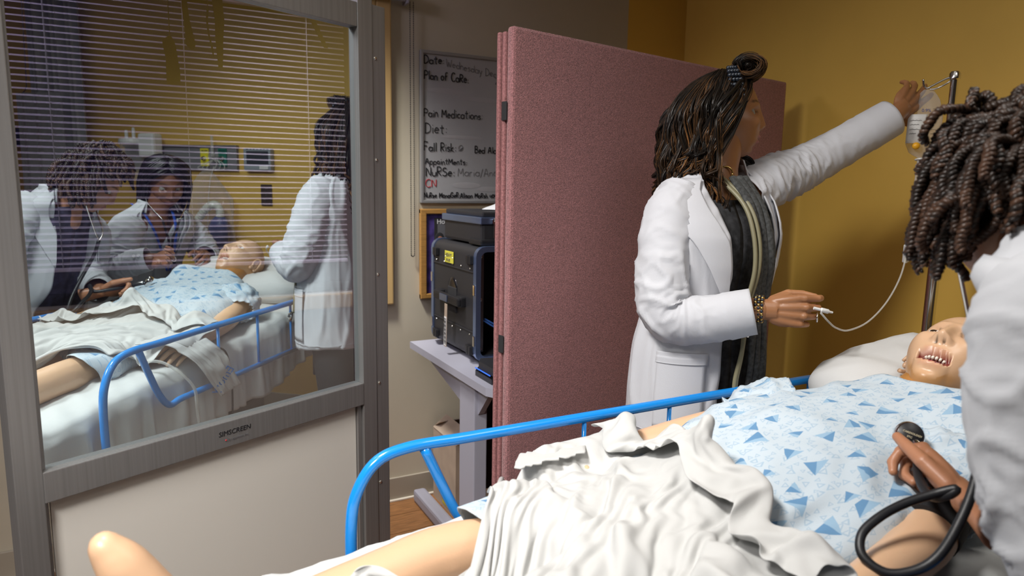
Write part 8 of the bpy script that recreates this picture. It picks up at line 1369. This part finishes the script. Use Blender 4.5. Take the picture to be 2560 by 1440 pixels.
for i in range(460):
    az = rs.uniform(-math.pi, math.pi); el = rs.uniform(-.25, 1.5); fa = abs(az)
    if fa < 1.5 and el < .85: continue
    if el < .1 and fa < 1.7: continue
    twist(az, el, rs.uniform(.06, .115) * (1.25 if fa > 1.5 else .75), (rs.uniform(.05, .15) if -2.7 < az < -.5 else rs.uniform(.25, .6)), rs.uniform(0, 50))
for i in range(26): twist(rs.uniform(-2.6, -1.6), rs.uniform(-.2, .4), rs.uniform(.10, .15), rs.uniform(.2, .5), rs.uniform(0, 50))
hair(su_, HS, L_, hairmat('twisted_dark_hair', (.007, .005, .004), (.085, .040, .022), .42, .66), cap=lambda v: v[2] > .045 + .25 * v[1] or (v[1] < 0 and v[2] > -.07))
one('ell', tolist(HS, [(.082, -.004, -.038)])[0], (.004,) * 3, None, 10, 8).build('pearl_earring', M['white'], su_, smooth=True)
# her stethoscope
s2 = thing('stethoscope', 'black stethoscope of the woman with twisted curls, its disc pressed on the gown', 'stethoscope', (1.0, .58, .89))
one('tube', smoothpath([(1.118, .650, .982), (1.075, .622, .975), (1.02, .585, .968), (.985, .545, .962), (.985, .520, .975), (.990, .515, .985), (.975, .535, .972), (.940, .556, .955), (.900, .566, .938), (.868, .568, .918), (.853, .552, .897), (.866, .520, .886), (.903, .492, .905), (.938, .482, .95), (.985, .488, 1.02), (1.02, .515, 1.10), (1.03, .535, 1.16)], 110), .0066, 12).build('tubing', M['black'], s2, smooth=True)
for q in (-1, 1): one('tube', smoothpath([(1.03, .535, 1.155), (1.035 + q * .02, .53, 1.20), tuple(tolist(HS, [(.080 * q, .012, -.055)])[0]), tuple(tolist(HS, [(.076 * q, .006, -.012)])[0])], 24), .0030, 8).build('binaural', M['steel'], s2, smooth=True)
dz_ = Vector((-.60, -.62, .52)).normalized(); dc = Vector((1.124, .668, .990))
cpo = one('lathe', [(.0005, -.012), (.021, -.012), (.0235, -.008), (.0235, .004), (.0215, .007), (.0005, .0065)], tuple(dc), tuple(dz_), 32); cpo = cpo.build('chestpiece', [M['steel']], s2, smooth=True, ang=40)
sd_ = (wS - dc).normalized(); one('tube', [tuple(dc + sd_ * .020), tuple(dc + sd_ * .034), tuple(dc + sd_ * .048)], [.0055, .0075, .0045], 12).build('stem', M['steel'], cpo, smooth=True, ang=50)
one('lathe', [(.0005, 0), (.020, 0), (.019, .0012), (.0005, .0014)], tuple(dc + dz_ * .0068), tuple(dz_), 28).build('disc_face', M['black'], cpo, smooth=True)
M['goldtxt'] = mat('disc_print', (.72, .62, .42), .5)
tx = Vector((.55, -.75, -.25)); fm = frame3(dc + dz_ * .0086 - tx.normalized() * .0125, tx, dz_.cross(tx)); textmesh('CARDIOLOGY', .0046, fm @ Matrix.Translation((0, .001, 0)), M['goldtxt'], 'disc_text', cpo); textmesh('STC', .0046, fm @ Matrix.Translation((.008, -.006, 0)), M['goldtxt'], 'disc_text', cpo)

# ---- woman with a straight bob lifting the gown (seen in the mirror)
bskin = (.20, .082, .040)
bo_ = thing('person', 'woman with a straight black bob lifting the gown beside the head of the bed', 'person', (1.60, .28, 0))
HB = headframe((1.625, .37, 1.385), (-.50, .72, -.44), 0, 1.02)
hB = handframe((1.365, .505, 1.052), (-.10, .86, .06), (.55, .15, .80)); hB2 = handframe((1.65, .545, 1.04), (-.75, .62, -.05), (-.3, -.5, .8))
skinbody(bo_, [([(1.60, .31, 1.20), (1.605, .33, 1.27), (1.617, .36, 1.34)], [.07, .053, .055]), ([(1.46, .325, 1.175), (1.60, .30, 1.19), (1.74, .345, 1.17)], [.045, .055, .045]), ([(1.45, .325, 1.17), (1.385, .335, 1.13), (1.345, .335, 1.06), (1.318, .362, 1.022), (1.33, .425, 1.035), (1.36, .495, 1.05)], [.042, .042, .040, .036, .033, .026]),
    ([(1.75, .345, 1.165), (1.80, .37, 1.11), (1.812, .42, 1.03), (1.79, .475, .987), (1.66, .535, 1.04)], [.042, .042, .040, .036, .026]), ([(1.51, .17, .82), (1.51, .16, .45), (1.51, .14, .09)], [.085, .055, .038]), ([(1.69, .17, .82), (1.69, .16, .45), (1.69, .14, .09)], [.085, .055, .038])],
    [((1.60, .18, .86), (.15, .10, .10)), ((1.60, .22, 1.0), (.13, .10, .12)), ((1.60, .275, 1.12), (.145, .105, .11))], HB, dict(lip=(.20, .055, .05), brow=(.012, .008, .008), lid=.0036, lips=1.2, nose=.78),
    [(hB, dict(curl=[(.5, .6, .4), (.6, .8, .5), (.7, .9, .6), (.7, .9, .6)], left=True, spread=.04, s=1.0)), (hB2, dict(curl=[(.4, .6, .4)] * 4, s=.98))], bskin, skinmat('dark_brown_skin', .38, .05))
eyes(bo_, HB, (0, 1, -.45), (.30, .28, .26))
cB = Coat([(.72, 1.60, .18, .215, .165, .125, .42, .42), (.90, 1.60, .19, .205, .165, .12, .40, .40), (1.0, 1.60, .215, .19, .155, .112, .36, .36), (1.10, 1.60, .26, .195, .160, .112, .36, .36), (1.17, 1.60, .29, .200, .140, .115, .42, .42), (1.225, 1.60, .31, .175, .105, .10, .60, .60), (1.262, 1.60, .325, .115, .080, .08, .85, .85), (1.29, 1.605, .335, .082, .068, .07, 1.1, 1.1)], 110)
cb_ = cB.mesh(bo_, M['coat2'], seed=9.4, amp=.006)
sleeve(cb_, [(1.455, .325, 1.195), (1.385, .335, 1.15), (1.345, .335, 1.07), (1.318, .36, 1.02), (1.33, .425, 1.035), (1.352, .482, 1.05)], [.055, .074, .068, .064, .058, .052], M['coat2'], 12.2, .0062, buttons=2)
sleeve(cb_, [(1.74, .345, 1.185), (1.80, .37, 1.13), (1.815, .42, 1.04), (1.79, .465, 1.0), (1.69, .515, 1.03)], [.055, .074, .068, .060, .052], M['coat2'], 14.2, .0062)
def lapB(side):
    def tf(v, a):
        w = np.interp(v, [0, .45, .62, .66, .85, 1], [.02, .46, .62, .40, .52, .55]); g = np.interp(v, [0, .5, 1], [.36, .40, .82]); return (2 * math.pi - g - w * a) if side > 0 else g + w * a
    return tf
for sd in (1, -1): cB.patch(1.01, 1.25, 0, 0, .011, 'lapel', M['coat2'], cb_, nn=22, thick=.0045, tf=lapB(sd))
V = np.zeros((7, 36, 3))
for i in range(7):
    for j in range(36):
        t = .95 + (2 * math.pi - 1.9) * j / 35; rr = .078 + .018 * (i / 6); q = np.array([1.603, .33]) + cB.f * math.cos(t) * rr * .85 + cB.l * math.sin(t) * rr; V[i, j] = (q[0], q[1], 1.305 - .05 * (i / 6) - .02 * max(0, math.cos(t)))
b = MB(); b.grid(V); b.build('collar', M['coat2'], cb_, smooth=True, solid=.004)
tB = Coat([(.78, 1.60, .185, .19, .14, .11, 0, 0), (.95, 1.60, .20, .18, .14, .10, 0, 0), (1.08, 1.60, .25, .175, .14, .10, 0, 0), (1.16, 1.60, .285, .17, .115, .105, .16, .16), (1.215, 1.60, .305, .15, .085, .09, .5, .5)], 110, 36); tB.mesh(bo_, M['scrub'], 'scrub_top', 2, .003, 80)
M['lany'] = mat('blue_lanyard', (.01, .07, .42), .5)
F3 = np.array([cB.f[0], cB.f[1]]); L3 = np.array([cB.l[0], cB.l[1]])
def bp(l, f, z): q = np.array([1.60, .30]) + F3 * f + L3 * l; return (q[0], q[1], z)
for s_ in (-1, 1): one('tube', smoothpath([bp(.075 * s_, -.03, 1.285), bp(.072 * s_, .055, 1.25), bp(.055 * s_, .108, 1.17), bp(.034 * s_, .122, 1.08), bp(.006 * s_, .118, .97)], 30), .007, 8, flat=.22).build('lanyard', M['lany'], bo_, smooth=True)
legs(bo_, .82, [(1.51, .14, 0), (1.69, .14, 0)], [(1.51, .17, 0), (1.69, .17, 0)], M['trouser'])
for x in (1.51, 1.69): shoe(bo_, (x, .15), 90)
L_ = []; rs = random.Random(21)
for i in range(620):
    az = rs.uniform(-math.pi, math.pi); el = rs.uniform(.25, 1.5); fa = abs(az)
    if fa < 1.0 and el < .78: continue
    sgn = 1 if az > -.25 else -1; azE = az if fa > 1.35 else sgn * rs.uniform(1.15, 1.6); p0 = scalp(az, el) * 1.04; P = []; rE = rs.uniform(.096, .116); zE = rs.uniform(-.165, -.125) - .02 * (abs(azE) > 2)
    for j in range(18):
        a = j / 17; A = az + (azE - az) * min(1, a * 2.0); k = np.interp(a, [0, .3, .6, 1], [0, .8, 1, .90]); base = np.array([math.sin(A) * rE * .98, math.cos(A) * rE * 1.1 - .008]); z = p0[2] + (zE - p0[2]) * a ** 1.4 + .014 * math.sin(math.pi * min(1, a * 1.8))
        xy = p0[:2] * (1 - k) + base * k; P.append((xy[0], xy[1], z))
    L_.append((tolist(HB, P), np.interp(np.linspace(0, 1, 18), [0, .5, 1], [.0045, .0055, .003]), .1, rs.choice([.1, .2, .3])))
hm_ = hairmat('straight_black_hair', (.006, .005, .006), (.05, .04, .04), .30, .8)
hn = hair(bo_, HB, L_, hm_, cap=lambda v: v[2] > .02 + .5 * v[1] + .02 or (v[1] < 0 and v[2] > -.09))
P_, C_ = bundle(L_[::2], 16, 7, .005, 4); strandmesh('hair_strands', P_, np.interp(np.linspace(0, 1, 16), [0, .2, .8, 1], [.0007, .0010, .0008, .0003]), C_, hm_, hn)['kind'] = 'stuff'
one('tube', [(hB @ Vector((.112, .010 + .0108 * math.cos(t), -.004 + .0112 * math.sin(t))))[:] if False else (hB @ Vector((.118, -.010 + .0112 * math.cos(t), -.010 + .0118 * math.sin(t))))[:] for t in np.linspace(0, 2 * math.pi, 20)], .0022, 6).build('ring', M['silver'], bo_, smooth=True)
s3 = thing('stethoscope', 'black stethoscope worn by the woman with the straight black bob', 'stethoscope', (1.55, .42, 1.0))
J = bp(.0, .150, 1.135)
for q in (-1, 1): one('tube', smoothpath([tuple(tolist(HB, [(-.082 * q, .010, -.02)])[0]), tuple(tolist(HB, [(-.088 * q, .045, -.075)])[0]), bp(.042 * q, .165, 1.215)], 22), .0028, 8).build('binaural', M['steel'], s3, smooth=True); one('tube', smoothpath([bp(.042 * q, .165, 1.215), bp(.026 * q, .158, 1.165), bp(.010 * q, .15, 1.12), bp(.006 * q, .152, 1.04), bp(.006 * q - .02, .158, .96)], 26), .0055, 9).build('tubing', M['black'], s3, smooth=True)
one('lathe', [(.0005, -.010), (.020, -.010), (.022, -.003), (.022, .004), (.0005, .005)], bp(-.02, .160, .945), (-.3, .6, .6), 24).build('chestpiece', M['steel'], s3, smooth=True, ang=40)

# ------------------------------------------------------------------ drip stand, bag and line
iv = thing('drip_stand', 'chrome drip stand pole with black collar behind the pillow', 'stand', (2.10, 1.228, 0))
one('tube', [(2.102, 1.228, 1.20), (2.102, 1.228, 1.735)], .0105, 16).build('upper_pole', M['steel'], iv, smooth=True, ang=50)
one('tube', [(2.102, 1.228, .10), (2.102, 1.228, 1.20)], .0165, 18).build('lower_pole', M['steel'], iv, smooth=True, ang=50)
one('lathe', [(.018, -.012), (.021, -.010), (.021, .012), (.016, .016)], (2.102, 1.228, 1.212), (0, 0, 1), 20).build('collar', M['black'], iv, smooth=True, ang=40)
one('lathe', [(.019, -.006), (.0205, -.006), (.0205, .006), (.019, .006)], (2.102, 1.228, 1.192), (0, 0, 1), 20).build('collar_ring', M['steel'], iv)
one('lathe', [(.0115, 0), (.015, .003), (.015, .018), (.011, .024), (.0005, .025)], (2.102, 1.228, 1.725), (0, 0, 1), 18).build('top_cap', M['steel'], iv, smooth=True, ang=40)
one('tube', smoothpath([(2.102, 1.228, 1.738), (2.085, 1.25, 1.726), (2.068, 1.272, 1.710), (2.060, 1.280, 1.704), (2.054, 1.287, 1.712), (2.052, 1.290, 1.730)], 30), .0032, 8).build('hook', M['steel'], iv, smooth=True)
one('tube', smoothpath([(2.102, 1.228, 1.733), (2.083, 1.236, 1.716), (2.070, 1.258, 1.702), (2.062, 1.274, 1.700)], 24), .0028, 8).build('hook_brace', M['steel'], iv, smooth=True)
for k in range(5):
    a = R(72 * k + 20); one('tube', [(2.102, 1.228, .10), (2.102 + .24 * math.cos(a), 1.228 + .24 * math.sin(a), .07)], .014, 10).build('base_leg', M['steel'], iv, smooth=True)
    one('lathe', [(.0005, -.012), (.028, -.012), (.032, 0), (.028, .012), (.0005, .012)], (2.102 + .24 * math.cos(a), 1.228 + .24 * math.sin(a), .032), (-math.sin(a), math.cos(a), 0), 16).build('caster', M['black'], iv, smooth=True)
bagt = thing('drip_bag', 'clear fluid drip bag with white label and drip chamber hanging from the stand', 'bag', (2.055, 1.265, 1.40))
c0 = Vector((2.061, 1.277, 1.700)); ax = Vector((-.028, -.016, -.20)); ux = Vector((.72, -.69, 0)); ny = Vector((-.68, -.72, .05)).normalized()
def bagp(a, u, w): return c0 + ax * a + ux * u + ny * w
V = np.zeros((26, 40, 3))
for i in range(26):
    a = i / 25; wd = np.interp(a, [0, .06, .15, .4, .8, .93, 1], [.012, .022, .034, .046, .045, .034, .010]); dp = np.interp(a, [0, .1, .4, .75, .95, 1], [.002, .006, .014, .022, .012, .004])
    for j in range(40): t = 2 * math.pi * j / 40; p = bagp(a, wd * math.cos(t), dp * math.sin(t) * (1 + .2 * noise.noise(Vector((a * 4, t, 3))))); V[i, j] = p[:]
b = MB(); b.grid(V, closeu=True); fl_ = b.build('bag_film', clear('drip_bag_vinyl', (.90, .88, .84), .16, .06), bagt, smooth=True)
V = np.zeros((8, 8, 3))
for i in range(8):
    for j in range(8): V[i, j] = bagp(.38 + .42 * i / 7, -.052 + .052 * j / 7, .024 + .004 * math.sin(j * .5))[:]
b = MB(); b.grid(V); lb = b.build('paper_label', M['white'], bagt, smooth=True, solid=.0004)
sc_ = MB()
for i, (a, l) in enumerate(((.47, .030), (.53, .024), (.60, .034), (.66, .018))): sc_.tube([bagp(a + .006 * math.sin(k * 2.2), -.046 + l * k / 9, .0285 + .001 * k / 9)[:] for k in range(10)], .0005, 5)
sc_.build('handwriting', M['inkgrey'], lb)['kind'] = 'stuff'
mk = MB()
for i in range(9): mk.tube([bagp(.30 + .06 * i, .012, .021)[:], bagp(.30 + .06 * i, .020 + .006 * (i % 2), .020)[:]], .0004, 5)
mk.build('scale_marks', M['ink'], fl_)['kind'] = 'stuff'
M['navytxt'] = mat('navy_print', (.02, .04, .20), .5)
textmesh('0.9%', .013, frame3(bagp(.34, -.016, .018), ux, -ax), M['navytxt'], 'bag_print', fl_)
one('lathe', [(.008, 0), (.010, .004), (.010, .010), (.0005, .012)], bagp(.84, -.024, .022)[:], tuple(ny), 14).build('injection_port', mat('amber_port', (.85, .42, .02), .4), bagt, smooth=True)
ps = [bagp(1.0, 0, 0), Vector((2.030, 1.259, 1.478)), Vector((2.018, 1.254, 1.392))]; d1 = (ps[2] - ps[1]).normalized()
one('lathe', [(.006, 0), (.016, .004), (.016, .007), (.007, .010), (.0075, .020), (.0125, .021), (.0125, .040), (.0105, .042)], (ps[0])[:], tuple((ps[1] - ps[0]).normalized()), 18).build('spike_port', M['white'], bagt, smooth=True, ang=40)
one('lathe', [(.0100, -.02), (.0100, .06), (.0085, .082), (.004, .09)], (ps[1])[:], tuple(d1), 18).build('drip_chamber', M['tube'], bagt, smooth=True, ang=40)
one('tube', smoothpath([tuple(ps[2]), (1.988, 1.242, 1.306), (1.955, 1.226, 1.222), (1.902, 1.205, 1.155), (1.80, 1.172, 1.095), (1.66, 1.126, 1.060), (1.52, 1.08, 1.058), (1.44, 1.055, 1.075), (1.395, 1.043, 1.095), (1.372, 1.050, 1.118)], 70), .0024, 8).build('drip_line', M['tube'], bagt, smooth=True)
q = MB(); q.box((1.953, 1.225, 1.222), (.016, .014, .058), Matrix.Rotation(R(24), 3, (.5, -.8, 0)), .003); q.box((1.950, 1.217, 1.226), (.010, .010, .034), Matrix.Rotation(R(24), 3, (.5, -.8, 0)), .002); q.build('roller_clamp', M['white'], bagt)
one('lathe', [(.0035, 0), (.0035, .016), (.0055, .018), (.0055, .034), (.003, .037), (.0025, .045)], (1.362, 1.062, 1.128), (.86, -.5, -.22), 14).build('luer_connector', M['white'], bagt, smooth=True, ang=40)
